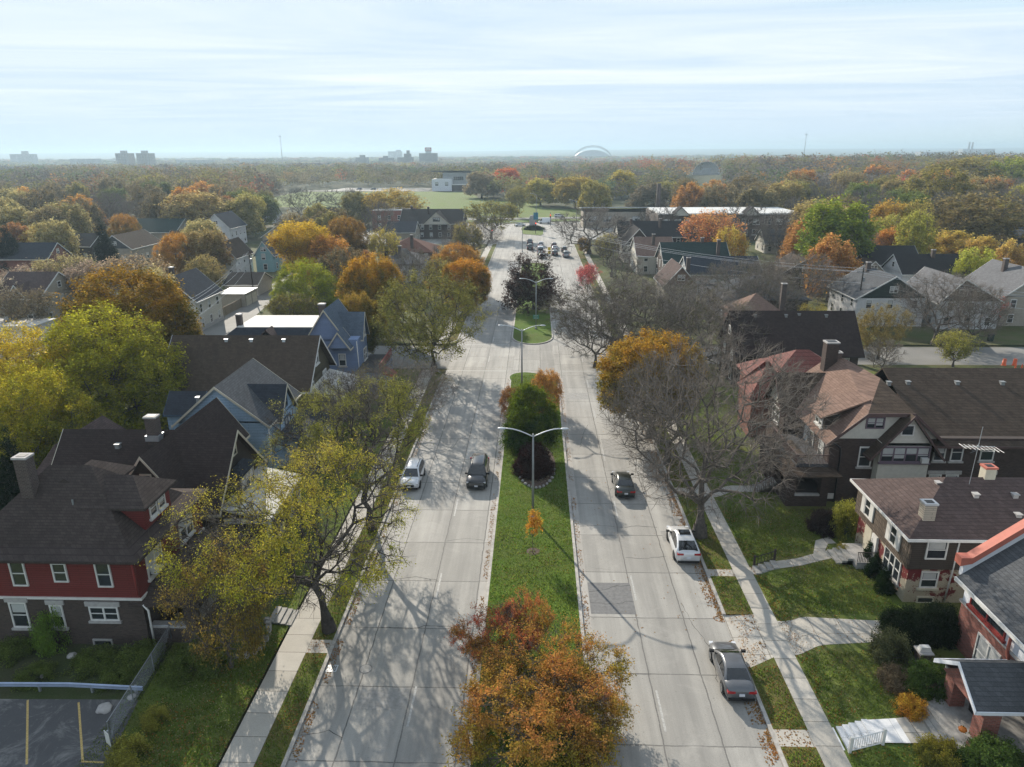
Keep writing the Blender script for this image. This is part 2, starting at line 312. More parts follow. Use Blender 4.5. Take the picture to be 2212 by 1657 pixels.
# ---------------------------------------------------------------- surface materials of the place
def road_extra(t,v,s,col):
    sv2=scalevec(t,v,(1.1,.05,1)); col=mixc(t,noi(t,sv2,1.0,4,.6,.40,.68,0,.5),col,(.15,.145,.135)); sv3=scalevec(t,v,(.33,.03,1)); col=mixc(t,noi(t,sv3,1.0,3,.6,.42,.62,0,.38),col,(.17,.165,.155)); col=mixc(t,noi(t,v,.33,7,.75,.52,.72,0,.35,.8),col,(.45,.43,.39)); col=mixc(t,noi(t,v,7.5,2,.5,.69,.73,0,.5),col,(.07,.07,.068))
    vo=N(t,'ShaderNodeTexVoronoi',feature='DISTANCE_TO_EDGE',i_Scale=.16); 
    wn=N(t,'ShaderNodeTexNoise',i_Scale=.8,i_Detail=5.); L(t,v,wn.inputs[0]); wm=N(t,'ShaderNodeVectorMath',operation='MULTIPLY_ADD'); wm.inputs[1].default_value=(1.2,1.2,0); L(t,wn.outputs[1],wm.inputs[0]); L(t,v,wm.inputs[2]); L(t,wm.outputs[0],vo.inputs['Vector'])
    r=N(t,'ShaderNodeMapRange'); r.inputs[1].default_value=.003; r.inputs[2].default_value=.009; r.inputs[3].default_value=.5; r.inputs[4].default_value=0; L(t,vo.outputs[0],r.inputs[0])
    mk=noi(t,v,.09,2,.5,.58,.63); mu=N(t,'ShaderNodeMath',operation='MULTIPLY'); L(t,r.outputs[0],mu.inputs[0]); L(t,mk,mu.inputs[1])
    col=mixc(t,mu.outputs[0],col,(.07,.068,.065)); return mixc(t,noi(t,v,3.2,6,.75,.55,.8,0,.35),col,(.2,.195,.19))
MAT['road']=bricked('road_concrete',(.30,.288,.262),(.40,.385,.352),(.05,.048,.046),3.25,5.6,.045,flat=True,stain=.3,sscale=.22,off=0.,warp=.16,bump=.15,extra=road_extra,rough=.8)
MAT['tar']=plain('tar_sealed_crack',(.03,.029,.028),.7,var=.3,scale=6)
MAT['gutter']=bricked('gutter_concrete',(.33,.31,.28),(.40,.38,.35),(.07,.065,.06),20,5.6,.03,flat=True,stain=.35,sscale=.8,off=0.,warp=.05,bump=.1)
MAT['pave']=bricked('pavement_concrete',(.36,.335,.29),(.44,.415,.37),(.11,.10,.085),1.9,1.75,.028,flat=True,stain=.3,sscale=.7,off=0.,warp=.05,bump=.15)
MAT['newpave']=bricked('new_concrete',(.62,.62,.62),(.66,.66,.66),(.35,.35,.34),2.2,2.2,.015,flat=True,stain=.1,off=0.)
MAT['kerb']=plain('kerb_concrete',(.36,.34,.31),.85,var=.3,scale=2.5)
MAT['steps']=plain('step_concrete',(.30,.29,.27),.85,var=.25,scale=2.5)
MAT['patchlight']=plain('pale_patched_concrete',(.27,.262,.245),.85,var=.25,scale=3)
MAT['patch']=plain('dark_patched_concrete',(.145,.145,.145),.8,var=.25,scale=4)
def ground_mat(name,a,b,c,d,leafy=.3):
    m,t,bs=newmat(name); v=obco(t)
    col=mixc(t,noi(t,v,.35,5,.65,.35,.65),a,b); col=mixc(t,noi(t,v,.13,6,.75,.44,.64,0,.9),col,c)
    col=mixc(t,noi(t,v,9,4,.75,.35,.7,0,.55),col,tuple(x*.45 for x in a)); col=mixc(t,noi(t,v,5.5,3,.8,.62,.70,0,leafy),col,d)
    L(t,col,bs.inputs['Base Color']); bs.inputs['Roughness'].default_value=.95; bs.inputs['Specular IOR Level'].default_value=.1
    bp=N(t,'ShaderNodeBump',i_Strength=.6,i_Distance=.06); L(t,noi(t,v,11,4,.8),bp.inputs['Height']); L(t,bp.outputs[0],bs.inputs['Normal']); return m
MAT['lawn']=ground_mat('lawn_grass',(.11,.165,.032),(.155,.19,.046),(.13,.115,.045),(.30,.24,.10),.35)
MAT['median']=ground_mat('median_grass',(.08,.15,.018),(.12,.18,.026),(.10,.115,.03),(.33,.27,.10),.3)
MAT['verge']=ground_mat('verge_grass',(.105,.135,.03),(.15,.155,.05),(.16,.10,.045),(.36,.22,.09),.55)
MAT['yard']=ground_mat('yard_ground',(.085,.11,.035),(.115,.12,.05),(.15,.125,.085),(.25,.2,.12),.5)
MAT['weeds']=ground_mat('weedy_ground',(.05,.075,.025),(.07,.085,.035),(.085,.07,.05),(.2,.19,.14),.25)
MAT['park']=ground_mat('park_grass',(.13,.19,.04),(.16,.21,.06),(.17,.18,.08),(.2,.2,.09),.1)
MAT['mulch']=plain('mulch_bed',(.085,.058,.045),.95,var=.5,scale=9)
MAT['soil']=ground_mat('far_ground',(.055,.075,.035),(.07,.08,.04),(.12,.10,.07),(.15,.13,.09),.3)
def asphalt_extra(t,v,s,col):
    col=mixc(t,noi(t,v,.42,7,.75,.50,.66,0,.75,1.2),col,(.24,.235,.225)); return mixc(t,noi(t,v,1.7,6,.8,.6,.7,0,.5,.6),col,(.30,.29,.28))
MAT['asphalt']=bricked('worn_asphalt',(.075,.075,.078),(.088,.088,.09),(.05,.05,.05),50,50,.001,flat=True,stain=.3,extra=asphalt_extra,bump=0)
MAT['greyroad']=plain('pale_road_surface',(.19,.185,.172),.85,var=.15,scale=.2)
MAT['yellow']=plain('yellow_road_paint',(.46,.33,.12),.7,var=.35,scale=9)
MAT['roadwhite']=plain('worn_white_paint',(.37,.365,.345),.7,var=.35,scale=7)
MAT['water']=glassmat('lagoon_water',(.25,.28,.3),.12)
# ---------------------------------------------------------------- ground and roads
def ss(t): t=max(0,min(1,t)); return t*t*(3-2*t)
def zyard(x,y):
    if x>0: return .14+.55*ss((x-16.9)/1.7) if y<99 else .14
    return .14+.30*ss((-17.0-x)/2.2) if y<99 else .14
RXN=[16.75,17,17.3,17.7,18.1,18.6,19.2,22,30]; RXZ=[zyard(x,0) for x in RXN]; LXZ=[zyard(-x,0) for x in RXN]
def zlin(x,y): return float(np.interp(abs(x),RXN,RXZ if x>0 else LXZ))
def bump(x,y): return 7*math.exp(-((x-380)/330)**2-((y-760)/210)**2)*ss((y-480)/120)*ss((x-70)/130)
def far_z(y): 
    if y<700: return -.06
    if y<2500: return -.06-9*ss((y-700)/1100)
    return -9+41*ss((y-4200)/6500)
def grid(name,xs,ys,zf,mat,kind='structure'):
    b=MB(); n=len(xs); b.v=[(x,y,zf(x,y)) for y in ys for x in xs]
    b.f=[(j*n+i,j*n+i+1,(j+1)*n+i+1,(j+1)*n+i) for j in range(len(ys)-1) for i in range(n-1)]; b.m=[0]*len(b.f)
    return tag(b.build(name,mat,smooth=True),kind=kind)
grid('ground',[-14000,-5000,-2500,-1200,-500,-200,0,100,200,300,400,500,600,800,1200,2500,5000,14000],[-80,0,200,400,600,700,800,900,1000,1150,1300,1500,1700,1900,2200,2500,3500,4200,5000,6000,7000,8000,9000,10700,12500],lambda x,y:far_z(y)+(bump(x,y) if y<4200 else 6*math.sin(x*.0011)+4*math.sin(x*.0031+1)),MAT['soil'])
def sheet(name,pts,z,mat,kind='structure',origin=(0,0)):
    b=MB(); b.add([(x-origin[0],y-origin[1],0) for x,y in pts],[tuple(range(len(pts)))]); return tag(b.build(name,mat,loc=(origin[0],origin[1],z)),kind=kind)
def rect(x0,x1,y0,y1): return [(x0,y0),(x1,y0),(x1,y1),(x0,y1)]
sheet('left_roadway',rect(-13.1,-3.2,-10,258),0,MAT['road'],origin=(-10.55,29.6))
sheet('right_roadway',rect(3.0,13.2,-10,258),0,MAT['road'],origin=(4.0,31.1))
sheet('central_roadway',rect(-3.2,3.0,97,258),-.004,MAT['road'],origin=(-2.3,0))
sheet('cross_street_left',rect(-95,-13.1,101.5,114.5),-.002,MAT['greyroad']); sheet('cross_street_right',rect(13.2,140,104,114.5),-.002,MAT['greyroad'])
sheet('junction',[(-70,250),(13.2,250),(20,262),(60,285),(60,325),(12,330),(-12,322),(-70,330)],-.008,MAT['road'])
sheet('left_gutter',rect(-4.05,-3.5,-10,97),.004,MAT['gutter'],origin=(-4.2,29.6)); sheet('right_gutter',rect(3.4,4.0,-10,97),.004,MAT['gutter'],origin=(3.0,31.1))
# kerbs with gaps for the drives, verges, pavements, yards
def kerb(name,pts,w=.22,h=.13):
    b=MB(); P=[Vector((x,y,0)) for x,y in pts]; v=[]
    closed=(P[0]-P[-1]).length<1e-3
    if closed: P=P[:-1]
    n=len(P)
    for i,p in enumerate(P):
        a=P[i-1] if (i>0 or closed) else p; c=P[(i+1)%n] if (i<n-1 or closed) else p
        d=(c-a).normalized(); nn=Vector((-d.y,d.x,0))*w/2; v+=[p+nn,p-nn,p-nn+Vector((0,0,h)),p+nn+Vector((0,0,h))]
    f=[]
    for i in range(n if closed else n-1):
        j=(i+1)%n
        for k in range(4): f.append((4*i+k,4*i+(k+1)%4,4*j+(k+1)%4,4*j+k))
    if not closed: f+=[(0,1,2,3),(4*n-4,4*n-3,4*n-2,4*n-1)]
    return tag(b.add(v,f).build(name,MAT['kerb'],loc=(0,0,.001)),kind='structure')
kerb('left_kerb',[(-13.22,-10),(-13.22,98),(-15,101)]); kerb('left_kerb',[(-15,115),(-13.22,118),(-13.22,258)])
kerb('right_kerb',[(13.32,-10),(13.32,37.6)]); kerb('right_kerb',[(13.32,42.6),(13.32,98),(15,101)]); kerb('right_kerb',[(15,115),(13.32,118),(13.32,255)])
def nose(xl,xr,y0,y1,sx=0,flat0=True,n=7):
    c=(xl+xr)/2; w=(xr-xl)/2; top=[(c+sx*math.sin(t)+w*math.cos(t)*(1),y1-w*1.25+w*1.25*math.sin(t)) for t in [math.pi*k/(2*n) for k in range(0,2*n+1)]]
    if flat0: return [(xl,y0),(xr,y0)]+top
    bot=[(c+w*math.cos(t),y0+w*1.4+w*1.4*math.sin(t)) for t in [math.pi+math.pi*k/(2*n) for k in range(0,2*n+1)]]
    return bot+top
M1=nose(-3.4,3.3,-10,99.5,-1.4); M2=nose(-3.9,3.1,115.6,206,0,False); 
for P,nm in ((M1,'near'),(M2,'far')):
    kerb('median_kerb',P+[P[0]]); b=MB(); c=(0,(P[0][1]+P[-1][1])/2); q=[(x*.99,y) for x,y in P]
    b.add([(x,y,.12) for x,y in q],[tuple(range(len(q)))]); tag(b.build('median_lawn',MAT['median']),kind='structure')
for a,b_,c,d in ((-10,31.0,0,0),(42.6,47.3,0,0),(48.2,61.0,0,0),(62.2,100.5,0,0)):
    sheet('right_verge',rect(13.42,15.35,a,b_),.125,MAT['verge'])
sheet('right_verge',[(13.42,32.2),(15.35,32.2),(15.35,38.2),(13.42,37.1)],.125,MAT['verge'])
for a,b_ in ((31.0,32.2),(47.3,48.2),(61.0,62.2)): sheet('verge_walk',rect(13.42,15.35,a,b_),.129,MAT['pave'],origin=(13.4,a-.1))
b=MB(); b.add([(13.2,37.0,.01),(15.35,38.2,.135),(15.35,42.6,.135),(13.2,42.6,.01)],[(0,1,2,3)]); tag(b.build('driveway_apron',MAT['pave']),kind='structure')
sheet('right_pavement',rect(15.35,16.75,-10,100.5),.135,MAT['pave'],origin=(15.1,31.1)); sheet('left_pavement',rect(-16.6,-14.75,-10,100.5),.135,MAT['pave'],origin=(-16.62,29.2))
sheet('left_verge',rect(-14.75,-13.33,-10,37.9),.125,MAT['verge']); sheet('left_verge',rect(-14.75,-13.33,39.2,100.5),.125,MAT['verge']); sheet('verge_walk',rect(-14.75,-13.33,37.9,39.2),.129,MAT['pave'])
sheet('right_verge',rect(13.42,15.35,115.5,250),.125,MAT['verge']); sheet('right_pavement',rect(15.35,16.75,115.5,250),.135,MAT['pave']); sheet('left_verge',rect(-14.75,-13.33,115.5,250),.125,MAT['verge']); sheet('left_pavement',rect(-16.6,-14.75,115.5,250),.135,MAT['pave'])
rx=[16.75,17,17.3,17.7,18.1,18.6,19.2,22,30,45,60,85,120]; lx=[-x for x in rx][::-1]
grid('right_yards',rx,[-10,20,40,60,80,100.5],zyard,MAT['lawn']); grid('left_yards',lx,[-10,20,40,60,80,100.5],zyard,MAT['lawn'])
grid('right_yards',[16.75,40,90,140],[100.5,103.9],lambda x,y:.13,MAT['yard']); grid('right_yards',[16.75,40,90,180],[115.5,180,250],lambda x,y:.1,MAT['yard']); grid('left_yards',[-180,-90,-40,-16.75],[115.5,180,250],lambda x,y:.1,MAT['yard'])
def drape(name,pts,z,mat,origin=(0,0)):                       # strip of left/right point pairs laid on the yards
    b=MB(); v=[]; f=[]; q=[]
    for (l,r),(l2,r2) in zip(pts,pts[1:]):
        for i in range(10): t=i/10; q.append(((l[0]+(l2[0]-l[0])*t,l[1]+(l2[1]-l[1])*t),(r[0]+(r2[0]-r[0])*t,r[1]+(r2[1]-r[1])*t)))
    for k,(l,r) in enumerate(q+[pts[-1]]):
        for x,y in (l,r): v.append((x-origin[0],y-origin[1],zlin(x,y)+z))
        if k: f.append((2*k-2,2*k-1,2*k+1,2*k))
    return tag(b.add(v,f).build(name,mat,loc=(origin[0],origin[1],0)),kind='structure')
drape('driveway',[((16.75,41.9),(16.75,38.4)),((17.2,41.8),(17.2,38.5)),((17.7,41.7),(17.7,38.6)),((18.2,41.7),(18.2,38.7)),((19,41.6),(19,38.8)),((22,41.4),(22,39.1)),((24.4,41.3),(24.4,39.3)),((26.5,41.2),(26.2,39.6))],.014,MAT['pave'],(16.7,38.2))
drape('front_walk',[((18.7,48.55),(18.7,47.55)),((20.5,49.0),(20.5,48.0)),((22,49.7),(22.2,48.7)),((24.2,50.6),(24.3,49.5))],.016,MAT['pave'],(18,47))
drape('front_walk',[((21.9,49.5),(22.5,49.0)),((22.4,50.6),(23.1,50.2)),((22.9,51.7),(23.7,51.2)),((24.2,52.3),(24.4,51.3))],.02,MAT['pave'],(18,47))
sheet('front_walk',rect(16.75,17.6,47.55,48.5),.145,MAT['pave'])
sheet('front_walk',[(18.6,32.35),(18.6,30.75),(20.2,30.75),(20.2,32.5)],.78,MAT['newpave']); sheet('front_walk',[(20.2,32.5),(20.2,30.75),(22.4,30.75),(22.6,32.9)],.781,MAT['pave'])
sheet('front_walk',rect(16.75,17.7,30.8,32.4),.142,MAT['newpave'])
drape('front_walk',[((16.75,61.6),(16.75,60.3)),((17.7,61.6),(17.7,60.3)),((18.6,61.6),(18.6,60.3)),((22.2,61.6),(22.2,60.3))],.016,MAT['pave'],(16,60))
def steps(name,label,x0,x1,y0,y1,n,z0,z1,mat='steps'):
    t=thing(name,label,'steps',(x0,(y0+y1)/2,0)); 
    for i in range(n):
        a=x0+(x1-x0)*i/n; b=MB().box(a-x0,x1-x0,y0-(y0+y1)/2,y1-(y0+y1)/2,-.1+ (z0 if i else 0),z0+(z1-z0)*(i+1)/n-.004*(n-i)); b.build('step',MAT[mat],t)
    return t
steps('concrete_steps','fresh pale concrete steps beside the white handrail',16.95,18.6,30.75,32.4,5,.14,.78,'newpave')
steps('concrete_steps','short grey steps between the dark handrail and pavement',16.95,18.65,47.5,48.55,4,.14,.78)
steps('concrete_steps','weathered steps from left pavement up to the red brick house',-16.6,-18.2,40.6,42.3,4,.14,.46)
# parking lot and weedy lot bottom left
zl=.44
pl=[G(-120,1510,zl),G(300,1512,zl),G(262,1590,zl),G(235,1700,zl),G(-120,1740,zl)]
sheet('parking_lot',[(p.x,p.y) for p in pl],zl+.022,MAT['asphalt'])
wl=[G(-120,1388,zl),G(376,1388,zl),G(322,1480,zl),G(303,1512,zl),G(-120,1510,zl)]
sheet('weedy_ground',[(p.x,p.y) for p in wl],zl+.014,MAT['weeds'])
def stripe(name,a,b,w,z,mat):
    a=Vector((a[0],a[1],0)); b=Vector((b[0],b[1],0)); d=(b-a).normalized(); n=Vector((-d.y,d.x,0))*w/2
    m=MB().add([a+n,a-n,b-n,b+n],[(0,1,2,3)]); return tag(m.build(name,MAT[mat],loc=(0,0,z)),kind='structure')
for i,(a,b_) in enumerate((((60,1513),(58,1652)),((170,1518),(179,1647)),((176,1646),(225,1648)))):
    p,q=G(*a,zl),G(*b_,zl); stripe('parking_line',p,q,.11,zl+.026+.002*i,'yellow')
for x in (-7.12,7.42): 
    for k in range(16): stripe('lane_dash',(x,32+k*12.2),(x,35.2+k*12.2),.13,.006,'roadwhite')
for y in (100.4,115.2): stripe('stop_line',(4,y),(13,y),.3,.006,'roadwhite'); stripe('stop_line',(-13,y),(-4.2,y),.3,.0062,'roadwhite')
for i,(x0,x1,y0,y1) in enumerate(((-10.4,-7.5,33.2,35.0),(7.5,10.4,70,74.6),(-7.2,-4.2,82,86),(10.8,13.1,52.5,54.2),(4.1,7.1,88,90.5),(-13,-10.7,70,76))): sheet('road_patch',rect(x0,x1,y0,y1),.0045,MAT['patchlight'])
sheet('road_patch',[(4.05,46.4),(7.2,46.4),(7.2,42.6),(4.05,42.6)],.005,MAT['patch'])
def crack(pts,w,z=.0056):
    P=[];x,y=pts[0]
    for (a,b_),(c,d) in zip(pts,pts[1:]):
        n=max(2,int(math.hypot(c-a,d-b_)/.28))
        for i in range(n): t=i/n; P.append(Vector((a+(c-a)*t+random.gauss(0,.045),b_+(d-b_)*t+random.gauss(0,.045),0)))
    P.append(Vector((*pts[-1],0))); v=[];f=[]
    for i,q in enumerate(P):
        d=(P[min(i+1,len(P)-1)]-P[max(i-1,0)]).normalized(); k=w*random.uniform(.4,1.2)/2; n_=Vector((-d.y,d.x,0))*k; v+=[q+n_,q-n_]
        if i: f.append((2*i-2,2*i-1,2*i+1,2*i))
    tag(MB().add(v,f).build('road_crack',MAT['tar'],loc=(0,0,z)),kind='structure')
for pts,w in (([(4.1,45.2),(5.3,45.5),(6.2,46.0),(7.2,46.1)],.06),([(4.1,43.9),(5.5,43.7),(7.2,44.1)],.04),([(-13,31.2),(-11.5,31.6),(-10.6,31.1)],.05),([(10.6,61),(11.6,58.5),(13,57.6)],.04),([(10.6,44),(10.9,41.5),(11.6,39),(11.3,36)],.03),([(7.3,66),(8.6,66.4),(10.6,66.0)],.04),([(-10.5,46.5),(-9,46.9),(-7.3,46.4)],.05),([(-10.5,40.8),(-8.7,40.6),(-7.3,41.0),(-4.1,40.9)],.05),([(-7.2,52.2),(-5.6,52.6),(-4.1,52.3)],.04),([(4.1,54.8),(6,55.1),(7.3,54.7),(9,55),(10.6,54.8)],.05),([(4.1,36.4),(6,36.7),(7.3,36.6)],.05),([(7.3,50),(8.5,49.8),(10.6,50.2)],.04),([(-10.6,70),(-9,71.5),(-8.6,74),(-7.3,76)],.04),([(5,72),(5.6,76),(6.4,79)],.04),([(-12.4,50),(-11.8,53),(-12.3,57)],.04),([(8.5,78),(8.9,84),(9.8,88)],.05),([(11.9,64),(12.2,69),(11.7,75)],.05)): crack(pts,w)
# alley behind the left houses, distant park, lagoon
sheet('alley',[(-59.6,115),(-54,115),(-53.6,123),(-58.6,160),(-62,200),(-66,200),(-64,161)],.115,MAT['greyroad'])
sheet('park_lawn',[(-190,440),(-60,400),(-11,352),(70,356),(60,420),(-35,480),(-50,572),(-84,587),(-190,592)],-.05,MAT['park'])
sheet('park_road',[(-70,338),(-12,344),(12,348),(60,352),(120,380),(120,389),(60,361),(12,356),(-12,352),(-70,346)],-.044,MAT['greyroad'])
sheet('park_path',[(-200,604),(-60,590),(-60,594),(-200,612)],-.046,MAT['greyroad']); sheet('car_park',[(-175,610),(-88,600),(-90,648),(-170,660)],-.045,MAT['greyroad'])
sheet('lagoon',[(38,432),(70,420),(130,425),(150,450),(120,470),(60,468),(40,455)],-.04,MAT['water'])
ri=[(-4.9,281),(2.0,275.5),(3.2,280),(3.6,306),(1,310),(-5,310),(-6,300)]
kerb('traffic_island_kerb',ri+[ri[0]]); b=MB(); b.add([(x,y,.12) for x,y in ri],[tuple(range(len(ri)))]); tag(b.build('traffic_island',MAT['park']),kind='structure')
mi=[(2.6,212),(4.5,213),(5.0,243),(4.2,244)]; kerb('traffic_island_kerb',mi+[mi[0]]); b=MB(); b.add([(x,y,.12) for x,y in mi],[tuple(range(4))]); tag(b.build('traffic_island',MAT['kerb']),kind='structure')
gs=[(-40,331),(-12,326),(14,333),(50,340),(50,346),(14,343),(-12,337),(-40,340)]; b=MB(); b.add([(x,y,.1) for x,y in gs],[tuple(range(8))]); tag(b.build('park_verge',MAT['park']),kind='structure'); kerb('park_kerb',gs+[gs[0]])
# ---------------------------------------------------------------- houses
for n,c,s in (('shingle_brown',(.063,.050,.045),.4),('shingle_dark',(.046,.034,.031),.3),('shingle_umber',(.078,.058,.044),.6),('shingle_grey',(.088,.092,.098),.3),('shingle_slate',(.042,.048,.06),.3),('shingle_blue',(.10,.125,.16),.3),('shingle_tan',(.20,.132,.104),.3),
   ('shingle_mauve',(.098,.072,.066),.3),('shingle_green',(.03,.048,.045),.3),('shingle_black',(.033,.031,.032),.25),('shingle_lightgrey',(.15,.15,.155),.3),('shingle_rust',(.13,.062,.048),.3)): MAT[n]=shingle(n,c,streak=s)
MAT['brick_dark']=brickwall('dark_brown_brick',(.062,.044,.036),(.075,.065,.058)); MAT['brick_red']=brickwall('red_brick',(.22,.075,.055),(.2,.16,.14)); MAT['brick_brown']=brickwall('brown_brick',(.055,.036,.03),(.06,.05,.045)); MAT['brick_cream']=brickwall('cream_brick',(.40,.34,.24),(.3,.26,.2),.12)
MAT['brick_chim']=brickwall('chimney_brick',(.065,.047,.042),(.15,.13,.115))
def ivy(t,v,s,col):
    zr=N(t,'ShaderNodeMapRange'); zr.inputs[1].default_value=1.2; zr.inputs[2].default_value=2.6; zr.inputs[3].default_value=-.3; zr.inputs[4].default_value=.12; L(t,s.outputs[2],zr.inputs[0])
    a=N(t,'ShaderNodeMath',operation='ADD'); L(t,noi(t,v,1.1,7,.75,.40,.62),a.inputs[0]); L(t,zr.outputs[0],a.inputs[1]); r=N(t,'ShaderNodeMapRange'); r.inputs[1].default_value=.48; r.inputs[2].default_value=.56; L(t,a.outputs[0],r.inputs[0])
    return mixc(t,r.outputs[0],col,(.13,.018,.018))
for n,c in (('siding_red',(.155,.028,.024)),('siding_blue',(.33,.46,.60)),('siding_blue2',(.19,.255,.40)),('siding_white',(.6,.6,.6)),('siding_cream',(.55,.52,.45)),('siding_brown',(.058,.045,.036)),('siding_olive',(.085,.07,.04)),('siding_pink',(.34,.2,.2)),('siding_teal',(.25,.42,.45)),('siding_tan',(.36,.32,.26)),('siding_dkgreen',(.03,.045,.04))): MAT[n]=siding(n,c)
MAT['shake']=bricked('weathered_shakes',(.085,.062,.045),(.16,.125,.095),(.025,.018,.014),.22,.42,.03,stain=.45,sscale=1.2)
MAT['stucco']=plain('cream_stucco',(.52,.50,.44),.9,var=.08,scale=3); MAT['stucco_white']=plain('white_stucco',(.66,.68,.72),.85,var=.06,scale=3); MAT['stone']=plain('pale_limestone',(.36,.345,.33),.85,var=.2,scale=3)
MAT['redtrim']=plain('red_painted_trim',(.25,.035,.03),.6,var=.15); MAT['coral']=plain('coral_coping',(.42,.13,.09),.7,var=.12); MAT['browntrim']=plain('brown_painted_trim',(.085,.05,.045),.7,var=.2); MAT['purpletrim']=plain('mauve_trim',(.15,.11,.14),.6,var=.1)
MAT['bluetrim']=plain('dark_blue_trim',(.05,.085,.13),.6,var=.1); MAT['darkwood']=plain('dark_timber',(.035,.026,.022),.8,var=.3); MAT['woodfence']=bricked('weathered_boards',(.24,.19,.13),(.3,.24,.17),(.08,.06,.04),.15,4,.012,stain=.3); MAT['membrane']=plain('pale_roof_membrane',(.50,.49,.46),.8,var=.12,scale=.4); MAT['tile_red']=bricked('red_roof_tiles',(.15,.052,.042),(.20,.07,.055),(.10,.03,.025),.28,.32,.04,stain=.2,bump=.9)
MAT['deck']=plain('dark_roof_deck',(.05,.05,.055),.8,var=.2); MAT['porchfloor']=plain('porch_floor',(.12,.115,.11),.85,var=.2); MAT['ac']=plain('appliance_white',(.55,.55,.53),.5,var=.1)
class House:
    def __init__(s,name,label,P,cat='house',group=None): s.P=Vector(P); s.o=thing(name,label,cat,P,0,group); s.cache={}
    def part(s,mb,name,mat,parent=None,smooth=False,label=None):
        o=mb.build(name,MAT[mat] if isinstance(mat,str) else mat,parent or s.o,smooth)
        if parent is None: o.location=-s.P
        if label: o['label']=label
        return o
    def walls(s,boxes,mat,name='wall',parent=None):
        for x in boxes: o=s.part(MB().box(*x),name,mat,parent)
        return o
    # window at (x,y,z centre) looking along FACE; w,h; n lights side by side
    def win(s,face,x,y,z,w,h,n=1,frame='white',sill='stone',blind=None,lintel=None,shutter=None,name='window',head=.09):
        rz={'S':0,'W':-math.pi/2,'E':math.pi/2,'N':math.pi}[face]
        if blind is None: blind=random.random()
        key=(round(w,2),round(h,2),n,frame,sill,round(blind,1),lintel,shutter)
        if key not in s.cache:
            b=MB(); b.box(-w/2,w/2,-.02,.03,-h/2,h/2); b.mi=1
            for i in range(n):
                if blind>.45:
                    a=-w/2+w*i/n; bl=h*(.35+.5*((blind*7+i*.3)%1)); b.box(a+.06,a+w/n-.06,-.026,-.015,h/2-bl,h/2-.05)
            pm=b.mesh('window',[MAT['glass'],MAT['blind']])
            f=MB(); t=.10
            f.box(-w/2-t,w/2+t,-.075,.04,h/2,h/2+t+.03); f.box(-w/2-t,w/2+t,-.075,.04,-h/2-t,-h/2); f.box(-w/2-t,-w/2,-.075,.04,-h/2,h/2); f.box(w/2,w/2+t,-.075,.04,-h/2,h/2)
            for i in range(n):
                if i: x0=-w/2+w*i/n; f.box(x0-.06,x0+.06,-.07,.03,-h/2,h/2)
                if h>.8: f.box(-w/2+w*i/n+(.06 if i else 0),-w/2+w*(i+1)/n-(.06 if i<n-1 else 0),-.055,.02,-.03,.03)
            fm=f.mesh('frame',MAT[frame]); ex=[]
            if sill: ex.append(('sill',MB().box(-w/2-.22,w/2+.22,-.16,.03,-h/2-t-.16,-h/2-t-.003).mesh('sill',MAT[sill])))
            if lintel: ex.append(('lintel',MB().box(-w/2-.28,w/2+.28,-.10,.03,h/2+t+.033,h/2+t+.36).mesh('lintel',MAT[lintel])))
            if shutter: ex+= [('shutter',MB().box(-w/2-t-.5,-w/2-t-.004,-.09,.03,-h/2-.08,h/2+.1).mesh('shutter',MAT[shutter])),('shutter',MB().box(w/2+t+.004,w/2+t+.5,-.09,.03,-h/2-.08,h/2+.1).mesh('shutter',MAT[shutter]))]
            s.cache[key]=(pm,fm,ex)
        pm,fm,ex=s.cache[key]; o=bpy.data.objects.new(name,pm); link(o,s.o); o.location=Vector((x,y,z))-s.P; o.rotation_euler=(0,0,rz)
        link(bpy.data.objects.new('frame',fm),o)
        for nm,me in ex: link(bpy.data.objects.new(nm,me),o)
        return o
    def gable(s,x0,x1,y0,y1,ze,zr,axis,mat,wallmat=None,ov=.45,rake=.35,th=.16,trim='white',name='roof',parent=None,ridge=None,clip=None,trim_ends=(1,1),wallname='gable_wall',ends=(1,1)):
        a0,a1=(x0,x1) if axis=='x' else (y0,y1); c0,c1=(y0,y1) if axis=='x' else (x0,x1); cm=(c0+c1)/2 if ridge is None else ridge
        r0=rake*ends[0]; r1=rake*ends[1]
        if wallmat:
            p=[(c0,ze-.05),(c1,ze-.05),(cm,zr-.05)]; w=MB(); w.prism(p,axis,a0,a1); s.part(w,wallname,wallmat)
        sl0=(zr-ze)/(cm-c0); sl1=(zr-ze)/(c1-cm); e0=(c0-ov,ze-ov*sl0); e1=(c1+ov,ze-ov*sl1); b=MB()
        for e in (e0,e1): b.prism([(e[0],e[1]),(cm,zr),(cm,zr+th),(e[0],e[1]+th)],axis,a0-r0,a1+r1)
        ro=s.part(b,name,mat,parent)
        if trim:
            f=MB(); d=.24
            for k,(a,b_) in enumerate(((a0-r0-.05,a0-r0-.003),(a1+r1+.003,a1+r1+.05))):
                if trim_ends[k]:
                    for e in (e0,e1): f.prism([(e[0],e[1]-d+th),(cm,zr-d+th),(cm,zr+th+.02),(e[0],e[1]+th+.02)],axis,a,b_)
            for e,sg in ((e0,-1),(e1,1)):
                q=(e[0],e[0]+.05*sg) if sg>0 else (e[0]-.05,e[0]); q=(q[0]+.003*sg,q[1]+.003*sg)
                bx=(a0-r0,a1+r1,q[0],q[1],e[1]-.03,e[1]+th) if axis=='x' else (q[0],q[1],a0-r0,a1+r1,e[1]-.03,e[1]+th); f.box(*bx)
            s.part(f,'fascia',trim,ro)
        return ro
